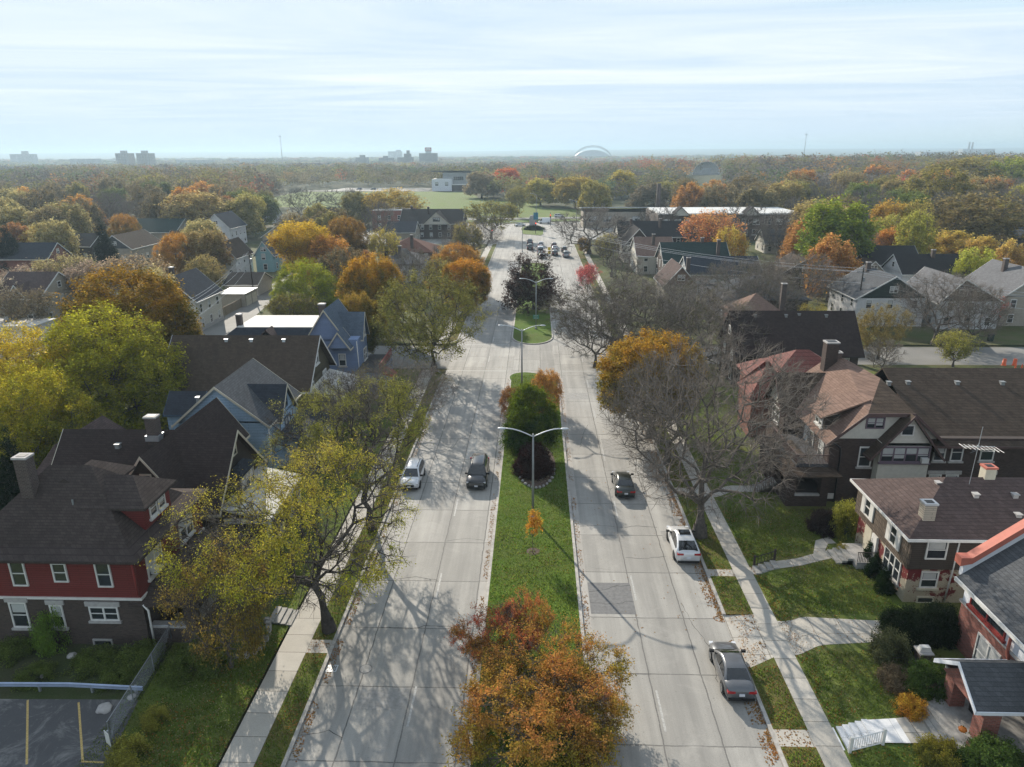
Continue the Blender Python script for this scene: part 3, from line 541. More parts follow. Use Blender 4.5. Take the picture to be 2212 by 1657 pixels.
    def hip(s,x0,x1,y0,y1,ze,zr,mat,ov=.5,flare=0,ra=None,rb=None,axis='x',th=.16,trim=None,name='roof',parent=None):
        X0,X1,Y0,Y1=x0-ov,x1+ov,y0-ov,y1+ov
        if axis=='x': c=(Y0+Y1)/2; h=(Y1-Y0)/2; r=[(X0+h if ra is None else ra,c),(X1-h if rb is None else rb,c)]
        else: c=(X0+X1)/2; h=(X1-X0)/2; r=[(c,Y0+h if ra is None else ra),(c,Y1-h if rb is None else rb)]
        b=MB(); z=ze-.1; v=[(X0,Y0,z-th),(X1,Y0,z-th),(X1,Y1,z-th),(X0,Y1,z-th),(X0,Y0,z),(X1,Y0,z),(X1,Y1,z),(X0,Y1,z)]; f=[(3,2,1,0),(0,1,5,4),(1,2,6,5),(2,3,7,6),(3,0,4,7)]; q=4
        if flare:
            i=flare; zf=z+.22*i+.04; i2=i
            v+=[(X0+i2,Y0+i2,zf),(X1-i2,Y0+i2,zf),(X1-i2,Y1-i2,zf),(X0+i2,Y1-i2,zf)]; f+=[(4,5,9,8),(5,6,10,9),(6,7,11,10),(7,4,8,11)]; q=8
        n=len(v); v+=[(r[0][0],r[0][1],zr),(r[1][0],r[1][1],zr)]
        if axis=='x': f+=[(q,q+1,n+1,n),(q+1,q+2,n+1),(q+2,q+3,n,n+1),(q+3,q,n)]
        else: f+=[(q,q+1,n),(q+1,q+2,n+1,n),(q+2,q+3,n+1),(q+3,q,n,n+1)]
        ro=s.part(b.add(v,f),name,mat,parent)
        if trim: 
            t=MB(); e=.06
            t.box(X0-e,X1+e,Y0-e,Y0-.003,z-th-.02,z+.02).box(X0-e,X1+e,Y1+.003,Y1+e,z-th-.02,z+.02).box(X0-e,X0-.003,Y0-.003,Y1+.003,z-th-.02,z+.02).box(X1+.003,X1+e,Y0-.003,Y1+.003,z-th-.02,z+.02); s.part(t,'gutter',trim,ro)
        return ro
    def chimney(s,ro,x,y,z0,z1,w=.7,d=.7,mat='brick_chim',cap='stone'):
        b=MB().box(x-w/2,x+w/2,y-d/2,y+d/2,z0,z1); b.mi=1; b.box(x-w/2-.06,x+w/2+.06,y-d/2-.06,y+d/2+.06,z1,z1+.14); b.mi=2; b.box(x-w/2+.14,x+w/2-.14,y-d/2+.14,y+d/2-.14,z1+.14,z1+.16)
        return s.part(b,'chimney',[MAT[mat],MAT[cap],MAT['black']],ro)
    def vents(s,ro,pts,mat='steel'):
        for x,y,z in pts: s.part(MB().box(x-.17,x+.17,y-.17,y+.17,z-.25,z+.1).box(x-.22,x+.22,y-.24,y+.2,z+.1,z+.16),'roof_vent',mat,ro)
    def row(s,face,cs,fixed,z,w,h,**k):
        for c in cs: s.win(face,c if face in 'SN' else fixed,fixed if face in 'SN' else c,z,w,h,**k)
    def post(s,x,y,z0,z1,w=.3,mat='white',name='porch_post'): return s.part(MB().box(x-w/2,x+w/2,y-w/2,y+w/2,z0,z1).box(x-w/2-.06,x+w/2+.06,y-w/2-.06,y+w/2+.06,z1-.2,z1-.004),name,mat)
    def pipe(s,pts,r,mat,name='downpipe'): return s.part(MB().tube(pts,r,6),name,mat,smooth=True)
# ---- L1: red over dark brick four-square at the bottom left
h=House('red_house','large house with dark red upper floor over brown brick, bottom left beside the weedy lot',(-25,38,.3))
h.walls([(-37,-25,38,46.9,-.2,3.95)],'brick_dark','lower_wall'); h.walls([(-37,-25.02,38.02,46.88,3.95,7.0)],'siding_red','upper_wall')
h.walls([(-37.03,-24.93,37.93,46.95,3.87,4.03)],'white','belt_course')
r=h.hip(-37,-25,38,46.9,7.1,11.2,'shingle_brown',ov=.6,flare=1.3,ra=-32.4,rb=-29.6)
h.chimney(r,-33.1,41.2,8.6,12.3,.85,.75); h.part(MB().tube([(-30.0,40.6,8.9),(-30,40.6,9.6)],.06,8),'vent_pipe','polegrey',r)
def dormer(h,ro,x0,x1,y0,y1,zb,ze,zr,wallm,roofm,side='E',wins=2,trim='white',wh=1.0,ww=.75):
    b=MB().box(x0,x1,y0,y1,zb,ze); d=h.part(b,'dormer',wallm,ro)
    if side in 'EW': xc=(x1 if side=='E' else x0); rr=h.hip(x0,x1,y0,y1,ze+.1,zr,roofm,ov=.45,parent=ro,name='dormer_roof',axis='x',ra=(x0-.4 if side=='E' else x0+1.3),rb=(x1-1.3 if side=='E' else x1+.4))
    else: rr=h.hip(x0,x1,y0,y1,ze+.1,zr,roofm,ov=.45,parent=ro,name='dormer_roof',axis='y',ra=y0-.4,rb=y1-1.3)
    if wins:
        cs=[(y0+y1)/2+(i-(wins-1)/2)*(ww+.35) for i in range(wins)] if side in 'EW' else [(x0+x1)/2+(i-(wins-1)/2)*(ww+.35) for i in range(wins)]
        f={'E':x1,'W':x0,'N':y1}[side]; h.row(side,cs,f,(zb+ze)/2+.25,ww,wh,frame=trim,sill='white')
dormer(h,r,-29,-25.6,40.8,44.2,7.2,9.1,10.5,'siding_red','shingle_brown'); dormer(h,r,-32.5,-29.5,42,46,7.4,9.3,10.6,'siding_red','shingle_brown','N',0)
h.row('S',(-32.6,-27.1),38.0,5.75,.8,1.65,sill=None); h.row('S',(-29.9,),38.0,5.85,.75,1.2,sill=None); h.row('S',(-33.2,),38,2.65,.95,1.7,lintel='stone'); h.row('S',(-30.7,),38,2.6,.65,1.5,lintel='stone'); h.row('S',(-27.6,),38,2.85,1.7,.85,n=2,lintel='stone')
h.row('E',(40.1,44.5),-25,5.55,1.7,1.6,n=2,sill='white'); h.part(MB().box(-25,-24.55,39.45,40.05,4.85,5.25),'air_conditioner','ac')
h.row('S',(-28.1,),38,.55,1.1,.4,sill=None,frame='stone')
h.walls([(-25,-21.9,38.3,46.4,.1,.75)],'brick_dark','porch_base'); h.walls([(-22.6,-21.9,38.3,39.0,.75,3.5),(-22.6,-21.9,45.7,46.4,.75,3.5),(-22.5,-22.0,39.0,45.7,.75,1.55),(-25,-22.6,38.35,38.8,.75,1.55)],'brick_dark','porch_pier')
h.walls([(-25,-22.55,38.3,38.85,1.553,1.72),(-22.55,-21.95,39.05,45.65,1.553,1.72)],'stone','porch_sill'); h.walls([(-25,-21.92,38.36,38.6,3.25,3.58),(-22.2,-21.93,38.61,46.3,3.25,3.58)],'cream','porch_beam')
h.win('E',-25,42.2,2.2,1.6,1.7,n=2); h.part(MB().box(-25,-24.93,44.2,45.2,.75,2.9),'door','darkwood')
rp=h.hip(-25.4,-21.9,38.3,46.4,3.7,5.3,'shingle_brown',ov=.45,ra=41.2,rb=43.6,axis='y',name='porch_roof')
h.pipe([(-25.1,37.85,6.9),(-25.1,37.9,4.2)],.06,'redtrim'); h.pipe([(-24.9,37.9,3.6),(-24.6,37.86,3.2),(-24.6,37.86,.3)],.07,'white')
# ---- L2: dark brown gabled house
h=House('brown_gabled_house','dark brown shingled house with cream bargeboards behind the red and brick house',(-24.5,48.6,.4))
h.walls([(-38,-24.6,48.6,57.2,-.1,5.2)],'siding_brown')
r=h.gable(-38,-24.6,48.6,57.2,5.1,9.4,'x','shingle_dark','siding_brown',ov=.7,rake=.5,trim='cream')
h.gable(-31.8,-27.2,48.2,61.0,6.0,9.25,'y','shingle_dark','siding_brown',ov=.35,rake=.35,trim='cream',name='cross_gable')
h.walls([(-31.8,-27.2,48.2,61,-.1,6.0)],'siding_brown','bay_wall'); h.win('S',-29.5,48.2,7.2,.7,1.0,frame='cream',sill='cream')
h.chimney(r,-30.6,52.2,8.6,10.9,.9,.7); h.part(MB().box(-31.15,-30.05,51.7,52.7,9.0,9.45),'flashing','steel',r); h.vents(r,[(-33.4,51.6,8.7)],'polegrey')
h.win('E',-24.6,52.9,7.9,.6,.9,frame='cream',sill=None); h.win('E',-23.8,52.9,5.2,2.4,1.35,n=3,frame='cream',sill='cream'); h.walls([(-24.6,-23.8,51.4,54.4,3.2,6.2)],'siding_brown','oriel'); h.hip(-24.6,-23.8,51.4,54.4,6.25,6.9,'shingle_slate',ov=.25,axis='y',ra=52.5,rb=53.3,name='oriel_roof')
h.hip(-40.5,-37.8,51,60.5,5.6,8.4,'shingle_mauve',axis='y',name='rear_roof'); h.walls([(-40.5,-37.8,51,60.5,-.1,5.5)],'siding_brown','rear_wall')
h.walls([(-24.6,-20.9,49.2,56.6,-.1,.8)],'brick_dark','porch_base'); rp=h.part(MB().prism([(-24.5,4.35),(-20.6,3.55),(-20.6,3.7),(-24.5,4.5)],'y',48.9,57),'porch_roof','membrane'); h.walls([(-24.4,-20.7,49.0,49.2,3.2,3.55),(-20.9,-20.7,49.2,56.8,3.2,3.5)],'white','porch_beam')
for y in (49.4,52,54.4,56.5): h.post(-21,y,.8,3.3,.3)
# ---- L3: light blue house
h=House('light_blue_house','light blue shingled house with grey roof and small dark blue window in its gable',(-26,63,.4))
h.walls([(-34.6,-26,63.4,72.4,-.1,6.2)],'siding_blue')
r=h.gable(-34.6,-26,63.4,72.4,6.1,9.7,'y','shingle_grey','siding_blue',ov=.5,rake=.4,trim='cream',ridge=-30.4)
h.gable(-29.6,-25.3,65.2,69.4,5.9,8.6,'x','shingle_slate','siding_blue',ov=.35,rake=.35,trim='cream',name='cross_gable',ends=(0,1)); h.walls([(-27,-25.3,65.2,69.4,-.1,6.0)],'siding_blue','bay_wall')
h.gable(-37.2,-33.8,66.2,69.6,6.0,7.6,'x','shingle_slate','siding_blue',ov=.3,rake=.2,name='side_gable',trim='bluetrim'); h.walls([(-37.2,-34.6,66.2,69.6,-.1,6)],'siding_blue','side_wall')
h.win('S',-30.9,63.4,7.05,1.25,.95,n=2,frame='bluetrim',sill='bluetrim',blind=.3); h.win('E',-25.3,67.3,4.6,1.5,1.4,n=2,frame='bluetrim'); h.win('E',-25.3,67.3,6.9,.7,.9,frame='bluetrim',sill=None); h.row('S',(-32.6,-28.6),63.4,2.6,.85,1.5,frame='bluetrim')
h.chimney(r,-33.3,65.3,6.8,7.9,.25,.25,'steel','steel'); h.pipe([(-25.75,63.3,5.6),(-25.8,63.35,.2)],.06,'white')
h.walls([(-25.3,-21.5,64.6,71.6,-.1,.8)],'stone','porch_base'); h.part(MB().prism([(-25.25,4.4),(-21,3.5),(-21,3.65),(-25.25,4.55)],'y',64.2,72),'porch_roof','shingle_slate')
for y in (64.9,68,71.3): h.post(-21.6,y,.8,3.5,.25)
# ---- L4: long brown roof, olive walls
h=House('olive_house','olive house under a wide umber roof with three square roof vents',(-25.5,76,.4))
h.walls([(-42.6,-26.2,76.3,86.2,-.1,5.6)],'siding_olive'); h.walls([(-42.62,-26.18,76.28,86.22,-.1,2.6)],'siding_tan','lower_wall'); r=h.gable(-42.6,-26.2,76.3,86.2,5.5,10.1,'x','shingle_umber','siding_olive',ov=.7,rake=.7,trim='white')
h.vents(r,[(-36.6,80.7,9.8),(-33.6,80.7,9.8),(-29.7,80.7,9.8)],'lampwhite'); h.row('S',(-39,-33,-29),76.3,4.2,.8,1.6); h.win('E',-26.2,81.2,7.6,1.3,1.5,n=2,sill='white'); h.row('E',(78.6,83.8),-26.2,4.4,1.3,1.4,n=2,sill='white')
h.walls([(-26.2,-22.6,77,85.4,-.1,.8)],'stone','porch_base'); h.part(MB().prism([(-26.1,4.6),(-22.2,3.6),(-22.2,3.75),(-26.1,4.75)],'y',76.6,85.8),'porch_roof','white')
for y in (77.3,80,82.5,85.1): h.post(-22.7,y,.8,3.6,.25)
# ---- L5: blue Victorian with flat rear roof
h=House('blue_victorian_house','slate blue corner house with steep blue gables and pale flat rear roof',(-25.5,90,.2))
h.walls([(-41.5,-29.5,90.6,99.6,-.1,7.6)],'siding_blue2'); h.part(MB().box(-40.2,-29.3,92.2,99.4,7.4,8.6),'flat_roof','membrane')
b=MB(); b.add([(-42.2,90,7),(-29,90,7),(-29,92.2,8.5),(-40.3,92.2,8.5),(-42.2,100,7),(-40.3,99.5,8.5)],[(0,1,2,3),(0,3,5,4)]); h.part(b,'mansard_roof','shingle_slate')
h.gable(-37,-33.8,89.9,92.2,7.1,8.6,'y','shingle_mauve',None,ov=.2,rake=.1,trim=None,name='small_gable')
h.walls([(-30.2,-23.4,90.2,95.4,-.1,7.4)],'siding_blue2','front_wall'); r=h.gable(-30.2,-24.8,90.2,97,7.3,11.3,'y','shingle_blue','siding_blue2',ov=.35,rake=.35,trim='cream')
h.gable(-28.4,-23.4,92.2,95.4,7.3,10.2,'x','shingle_blue','siding_blue2',ov=.3,rake=.35,trim='cream',name='cross_gable',ends=(0,1)); h.gable(-27,-24.2,88.9,91.4,6.6,8.6,'y','shingle_blue','siding_blue2',ov=.2,rake=.2,name='dormer_gable',trim='cream')
h.row('E',(93.8,),-23.4,7.9,1.2,1.5,n=2,sill='white'); h.row('E',(93.8,),-23.4,4.5,1.6,1.5,n=2,sill='white'); h.row('S',(-25.6,-28.4),90.2,4.6,.8,1.5); h.chimney(h.o and r,-40.2,93.4,8.0,10,.7,.7); h.chimney(r,-29.9,97.4,8.2,10.6,.9,.8)
h.walls([(-23.4,-20.2,88.2,96.4,-.1,3.5)],'siding_blue2','porch_wall'); h.walls([(-23.38,-20.1,88.1,96.5,3.5,3.62)],'deck','balcony_floor'); b=MB()
for k in range(12): b.box(-20.3,-20.22,88.3+k*.72,88.38+k*.72,3.62,4.5)
b.box(-20.34,-20.18,88.2,96.4,4.5,4.58); h.part(b,'balcony_railing','redtrim'); h.part(MB().prism([(-20.2,3.0),(-18.6,2.5),(-18.6,2.6),(-20.2,3.4)],'y',89,91.5),'awning','redtrim'); h.pipe([(-23.5,90.1,7.2),(-23.35,90.1,.2)],.06,'white')
# ---- R2: brown and cream two-storey house with red ivy
h=House('ivy_house','brown hip-roofed house over cream brick with red ivy on its side wall',(25.8,43.4,.6))
MAT['ivybrick']=bricked('ivy_cream_brick',(.38,.33,.24),(.43,.375,.28),(.3,.26,.2),.26,.1,.014,stain=.2,extra=ivy)
h.walls([(25.9,44,43.5,51.4,-.1,3.5)],'ivybrick','lower_wall'); h.walls([(25.6,44,43.3,51.6,3.5,6.0)],'shake','upper_wall'); h.walls([(25.75,44,43.27,43.33,3.48,5.95)],'siding_brown','side_wall')
r=h.hip(25.6,46,43.3,51.6,6.15,8.5,'shingle_mauve',ov=.45,ra=29.6,rb=42,trim='white')
h.chimney(r,27.0,44.5,6.2,7.9,.8,.7,'siding_tan','steel'); h.chimney(r,32.6,47.6,8.0,9.2,.75,.7,'cream','coral'); h.vents(r,[(29.0,47.2,8.1),(31.0,46.0,7.8),(33.7,46.0,7.8),(33.2,44.6,7.0)],'stone')
b=MB().tube([(31.0,46.9,8.2),(31.1,46.9,12.6)],.022,6).tube([(29.8,46.6,11.2),(32.4,47.2,11.0)],.016,5)
for k in range(9): x=29.9+k*.3; b.tube([(x,46.3-.04*k,11.2-.02*k),(x,47.2-.02*k,11.2-.02*k)],.008,4)
for k in range(5): b.tube([(30.4+k*.12,46.6,10.75+k*.16),(31.6-k*.05,47.4,10.7+k*.16)],.008,4)
h.part(b,'aerial','steel',r)
h.row('S',(27.35,31.05),43.24,5.05,1.2,1.25,sill=None); h.win('S',27.4,43.5,2.55,1.0,1.1,sill='cream'); h.win('S',27.4,43.5,.9,1.0,.35,frame='cream',sill=None)
h.row('W',(45.5,49.6),25.6,4.85,.75,1.35,shutter='white',sill=None); h.win('W',25.9,45.6,2.4,2.2,1.6,n=3,sill='stone'); h.part(MB().box(25.78,25.92,48.9,49.9,1.2,3.3),'door','cream'); h.part(MB().box(25.74,25.92,47.9,48.7,1.2,3.2),'door','white')
h.walls([(24.4,25.9,47.6,50.4,.5,1.25)],'stone','porch_slab'); b=MB()
for y in (47.65,): 
    for k in range(12): b.box(24.45+k*.12,24.48+k*.12,y,y+.03,1.25,2.05)
    b.box(24.4,25.88,y-.01,y+.05,2.05,2.1)
h.part(b,'porch_railing','black'); h.pipe([(28.75,43.2,5.9),(28.75,43.3,3.3),(28.7,43.42,.8)],.055,'white')
steps('concrete_steps','grey porch steps leading up to the ivy covered house',23.2,24.4,48.2,50.1,3,.7,1.2)
# ---- R3: brick and cream stucco Tudor house
h=House('tudor_house','large brown brick house with cream stucco gables and a tan front roof',(26,58.5,.6))
h.walls([(26,35,58.6,71.5,-.1,6.9)],'brick_brown'); h.walls([(35,50,58.62,68,-.1,6.9)],'brick_brown','rear_wall')
b=MB(); b.add([(25.4,58.0,6.5),(25.4,71.9,6.5),(29.6,71.2,10.2),(30.7,68.9,11.2),(31.8,63.3,10.9),(30.4,58.0,9.4),(28.6,58.0,9.4)],[(0,1,2,3,4,6)] ); 
b.mi=1; b.add([(28.6,58.0,9.4),(31.8,63.3,10.9),(32.6,58.0,9.4)],[(0,1,2)][::-1]); b.add([(35.9,58,6.5),(32.6,58.0,9.4),(31.8,63.3,10.9),(30.7,68.9,11.2),(35.9,71.9,6.5)],[(0,1,2,3,4)]); b.mi=0; b.add([(25.4,71.9,6.5),(35.9,71.9,6.5),(30.7,68.9,11.2)],[(0,1,2)])
r=h.part(b,'roof',[MAT['shingle_tan'],MAT['shingle_umber']]); 
h.part(MB().prism([(26.0,6.85),(35.2,6.85),(32.5,9.3),(28.7,9.3)],'y',58.55,71),'gable_wall','stucco')
f=MB(); 
for p,q in (((25.3,6.45),(28.6,9.42)),((35.95,6.45),(32.6,9.42))): f.prism([(p[0],p[1]-.32),(q[0],q[1]-.32),(q[0],q[1]),(p[0],p[1])],'y',57.9,57.97)
f.box(28.6,32.6,57.9,57.97,9.1,9.42); h.part(f,'bargeboard','browntrim',r)
h.walls([(30.0,34.3,57.7,58.6,-.1,6.8)],'stucco','bay_wall'); h.gable(30.0,34.3,57.7,64,6.6,9.3,'y','shingle_umber','stucco',ov=1.0,rake=.5,trim='browntrim',name='cross_gable',wallname='bay_gable_wall')
rr=h.gable(34.5,50.5,58.6,72.5,6.5,10.4,'x','shingle_umber',None,ov=.6,rake=.4,trim='browntrim',name='rear_roof',trim_ends=(0,1),ridge=67.8); h.walls([(35,50,68,71.8,-.1,6.6)],'brick_brown','rear_wall'); h.part(MB().prism([(58.7,6.5),(71.8,6.5),(67.8,10.2)],'x',45,50.3),'rear_gable_wall','brick_brown')
h.vents(rr,[(35.6,65.6,9.75),(40.2,65.6,9.75),(44.4,65.6,9.75),(33.8,65.6,9.7)],'polegrey')
h.row('S',(32.15,),57.7,5.75,4.0,1.25,n=4,frame='purpletrim',sill='purpletrim',blind=.8); h.win('S',32.0,57.7,8.0,.9,.8,sill=None); h.win('S',29.6,58.55,8.35,1.4,.9,n=2,frame='purpletrim',sill=None)
h.win('S',29.2,58.6,5.1,.95,1.7); h.row('S',(35.6,37.1),58.62,5.6,.85,1.5); h.win('S',39.7,58.62,5.7,1.0,1.6); h.row('S',(35.6,37.1,40.2),58.62,2.6,.9,1.5,lintel='stone'); h.part(MB().box(33.5,34.1,57.35,57.68,5.05,5.5),'air_conditioner','ac')
dw=MB().box(25.95,28.2,60.2,62.4,6.9,8.25); d=h.part(dw,'dormer','siding_brown',r); h.part(MB().add([(25.4,59.7,8.2),(25.4,62.9,8.2),(29.5,62.9,9.9),(29.5,59.7,9.9),(25.4,59.7,8.35),(25.4,62.9,8.35),(29.5,62.9,10.05),(29.5,59.7,10.05)],[(3,2,1,0),(4,5,6,7),(0,1,5,4),(1,2,6,5),(2,3,7,6),(3,0,4,7)]),'dormer_roof','shingle_tan',r); h.win('W',25.95,61.3,7.65,1.4,.9,n=2,sill='white')
h.gable(24.6,29.8,66.3,71.0,6.6,9.6,'x','shingle_umber','stucco',ov=.4,rake=.5,trim='browntrim',name='front_gable',ends=(1,0)); h.walls([(24.6,26,66.3,71,-.1,6.6)],'brick_brown','front_bay'); h.win('W',24.6,68.6,5.4,1.8,1.4,n=2)
h.chimney(r,29.6,69.6,8.5,12.6,1.2,1.0,'brick_brown','stone'); h.row('W',(60.2,62.6),26,5.1,.9,1.5); h.part(MB().box(25.9,26.02,63.4,64.3,4.3,6.3),'balcony_door','white')
h.walls([(22.4,26,57.6,65.8,-.1,1.7)],'brick_brown','porch_base'); h.walls([(22.4,23.1,57.6,58.3,1.7,3.9),(22.4,23.1,61.3,62,1.7,3.9),(22.4,23.1,65.1,65.8,1.7,3.9),(25.3,26,57.6,58.3,1.7,3.9)],'brick_brown','porch_pier'); h.walls([(23.1,25.3,57.62,57.98,1.7,1.85)],'stone','porch_sill')
h.hip(22.4,26.2,57.6,65.8,4.0,4.6,'shingle_umber',ov=.6,ra=60,rb=63.4,axis='y',name='porch_roof'); h.walls([(23.2,26,58.3,65.2,4.2,4.5)],'deck','balcony_floor'); b=MB()
for k in range(22): b.box(23.2+k*.13,23.24+k*.13,58.3,58.34,4.5,5.3)
for k in range(48): b.box(23.2,23.24,58.4+k*.14,58.44+k*.14,4.5,5.3)
b.box(23.15,26,58.27,58.37,5.3,5.38).box(23.15,23.27,58.38,65.2,5.3,5.38); h.part(b,'balcony_railing','browntrim'); h.pipe([(26.05,58.5,6.6),(26.9,58.48,6.0),(27,58.48,5.2),(27,58.48,.6)],.06,'black'); h.part(MB().box(26.3,27.0,58.5,58.64,1.0,1.5),'basement_window','white')
b=MB()
for k in range(9): b.box(20.7+k*.17,20.74+k*.17,60.22,60.26,.7+k*.12,1.5+k*.12)
b.prism([(20.65,1.5),(22.3,2.65),(22.3,2.75),(20.65,1.6)],'y',60.2,60.28); tag(b.build('handrail',MAT['browntrim']),'brown slatted handrail beside the tudor house porch steps','handrail')
steps('concrete_steps','broad porch steps in front of the tudor house',20.6,22.4,60.3,61.6,5,.7,1.7)
# ---- R1: red brick and white stucco house bottom right
h=House('red_brick_house','red brick and white stucco house with grey roof and coral coping, bottom right corner',(27,30,.6))
h.walls([(27,40,24,39.2,-.1,3.8)],'brick_red','lower_wall'); h.walls([(27.02,40,24.02,39.18,3.95,5.75)],'stucco_white','upper_wall'); h.walls([(26.9,40,23.9,39.3,3.8,3.95)],'stone','belt_course')
b=MB(); b.add([(26.2,23,5.55),(26.2,39.0,5.55),(33.5,39.0,11.3),(33.5,23,11.3),(26.2,23,5.7),(26.2,39.0,5.7),(33.5,39.0,11.5),(33.5,23,11.5)],[(3,2,1,0),(4,5,6,7),(0,1,5,4),(1,2,6,5),(2,3,7,6),(3,0,4,7)]); r=h.part(b,'roof','shingle_grey')
h.part(MB().prism([(26.3,5.3),(34.5,11.8),(34.5,5.3)],'y',39.0,39.3).prism([(26.5,5.75),(26.5,6.7),(34.5,13.0),(34.5,5.8)],'y',38.98,39.32),'parapet','stucco_white'); h.part(MB().prism([(26.2,6.55),(26.9,6.72),(34.5,12.95),(34.5,13.35),(26.85,7.12),(26.2,7.12)],'y',38.85,39.5),'coping','coral',r); h.part(MB().box(26.1,26.2,23,39.0,5.5,5.74),'gutter','white',r)
h.part(MB().add([(28.9,29,7.8),(28.9,34.6,7.8),(32.5,34.6,10.0),(32.5,29,10.0),(28.9,29,9.3),(28.9,34.6,9.3),(32.5,34.6,10.9),(32.5,29,10.9)],[(3,2,1,0),(4,5,6,7),(0,1,5,4),(1,2,6,5),(2,3,7,6),(3,0,4,7)]),'dormer','stucco_white',r); h.part(MB().add([(28.4,28.6,9.15),(28.4,35,9.15),(33.2,35,11.2),(33.2,28.6,11.2),(28.4,28.6,9.3),(28.4,35,9.3),(33.2,35,11.35),(33.2,28.6,11.35)],[(3,2,1,0),(4,5,6,7),(0,1,5,4),(1,2,6,5),(2,3,7,6),(3,0,4,7)]),'dormer_roof','shingle_grey',r)
h.row('W',(33.4,),28.9,8.6,1.6,.7,n=3,sill='white',frame='browntrim'); h.win('W',27,36.7,4.85,3.2,1.2,n=2,frame='redtrim',sill='redtrim',blind=.9); h.win('W',27,36.0,2.0,2.0,2.0,n=2); h.win('W',27,31.2,4.85,2.4,1.2,n=2,frame='redtrim',sill='redtrim'); h.win('W',27,29.4,2.2,2.2,1.9,n=2); h.pipe([(26.3,34.4,5.6),(26.85,34.4,5.0),(26.85,34.4,3.9),(26.85,34.0,3.0)],.09,'coral')
h.gable(23.0,27,30.4,33.9,3.5,4.75,'x','shingle_grey',None,ov=.25,rake=.25,trim='stucco_white',name='porch_roof'); h.walls([(23.4,24.2,33.1,33.9,.6,3.3),(23.4,24.3,30.4,31.2,.6,3.3)],'brick_red','porch_pier'); h.walls([(23.3,24.3,33.02,33.98,3.05,3.25),(23.3,24.4,30.32,31.28,3.05,3.25)],'stone','pier_cap'); h.walls([(22.4,27,30.2,34.1,.6,1.12)],'steps','porch_floor'); h.walls([(22.6,24.4,34.12,34.5,.6,1.6),(22.6,24.4,29.7,30.15,.6,1.6)],'brick_red','porch_wall'); h.part(MB().box(26.9,27.01,31.6,32.7,1.1,3.1),'door','darkwood'); h.part(MB().prism([(30.6,3.2),(33.7,3.2),(32.15,4.5)],'x',23.02,23.12),'porch_gable','brick_red')
steps('concrete_steps','grey steps climbing from the front walk to the red brick porch',21.6,22.45,30.7,33.2,3,.9,1.1)
# ---------------------------------------------------------------- houses farther back
HB=[]                                                 # footprints, to keep trees out
def simple(name,label,x0,x1,y0,y1,ze,zr,axis,roofm,wallm,gm=None,trim='white',hip=False,chim=None,ov=.5,rows=2,zb=0,group=None,frame='white',ridge=None,side=None,dormers=(),wn=None):
    h=House(name,label,((x0+x1)/2,y0,zb),group=group); h.walls([(x0,x1,y0,y1,zb-.2,ze)],wallm); HB.append((x0,x1,y0,y1))
    if hip: r=h.hip(x0,x1,y0,y1,ze+.1,zr,roofm,ov=ov,axis=axis)
    else: r=h.gable(x0,x1,y0,y1,ze-.05,zr,axis,roofm,gm or wallm,ov=ov,rake=.35,trim=trim,ridge=ridge)
    side=side or ('E' if x1<0 else 'W'); fx=x1 if side=='E' else x0
    for k in range(rows):
        z=1.5+2.7*k+zb
        if z>ze-.8: break
        n=wn or max(1,int((x1-x0)/3.2))
        for i in range(n): h.win('S',x0+(i+.5)*(x1-x0)/n+random.uniform(-.2,.2),y0,z,.9,1.4,frame=frame,sill=None)
        n=max(1,int((y1-y0)/3.4))
        for i in range(n): h.win(side,fx,y0+(i+.5)*(y1-y0)/n,z,.9,1.4,frame=frame,sill=None)
    if not hip and zr-ze>2:
        if axis=='y': h.win('S',(x0+x1)/2 if ridge is None else ridge,y0,ze+(zr-ze)*.38,1.3,1.0,n=2,frame=frame,sill=None)
        else: h.win(side,fx,(y0+y1)/2,ze+(zr-ze)*.38,.9,1.0,frame=frame,sill=None)
    for c in chim or []: h.chimney(r,c[0],c[1],ze,zr+1.1 if len(c)<3 else c[2],.75,.7)
    for (a,b_,zt) in dormers: h.gable(a-1.5,a+1.5,b_,b_+4,ze+.2,zt,'y',roofm,wallm,ov=.25,rake=.25,name='dormer',trim=trim); h.win('S',a,b_,ze+.75,.8,.8,sill=None,frame=frame)
    return h,r
HB+=[(-38,-21,37,47.5),(-41,-20.5,48,61.5),(-37.5,-21,63,73),(-43,-22,76,87),(-42.5,-18.5,88,100),(25,45,43,52),(22,51,57,73),(22,40,22,40)]
h,r=simple('cream_alley_house','cream sided house with dark green gable standing beside the alley',-69,-60.5,123,133.5,6,9.9,'y','shingle_slate','siding_cream','siding_dkgreen',chim=[(-66.5,128)])
h.walls([(-69.05,-60.45,122.95,133.55,-.2,.9)],'stone','foundation')
simple('pink_gable_house','white house with a pink front gable and tan brown roof beyond the alley garages',-83,-76.5,180,191,5.6,9.2,'y','shingle_umber','siding_white','siding_pink')
simple('white_gable_house','tall white house with broad decorated gable and patchy slate roof',-113,-104,243,257,6.6,11,'y','shingle_slate','siding_white')
simple('teal_house','small pale teal house half hidden by the golden tree',-75.2,-70.5,190,200,5,8.2,'y','shingle_grey','siding_teal')
h,r=simple('dark_roof_garage','alley garage with a low black gable roof',-70,-62.5,157,166,2.7,4.6,'x','shingle_black','siding_cream',rows=0)
h=House('flat_roof_garage','low garage with bright white metal roof beside the alley',(-63,145,0)); h.walls([(-66.3,-60.8,145.2,152,-.1,2.7)],'siding_tan'); h.part(MB().box(-66.6,-60.5,144.9,152.3,2.72,2.9),'roof','white'); h.part(MB().box(-60.8,-60.72,146,148.6,.1,2.2),'garage_door','cream'); h.part(MB().box(-60.8,-60.72,149.2,151.6,.1,2.2),'garage_door','cream'); HB.append((-66.3,-60.8,145.2,152))
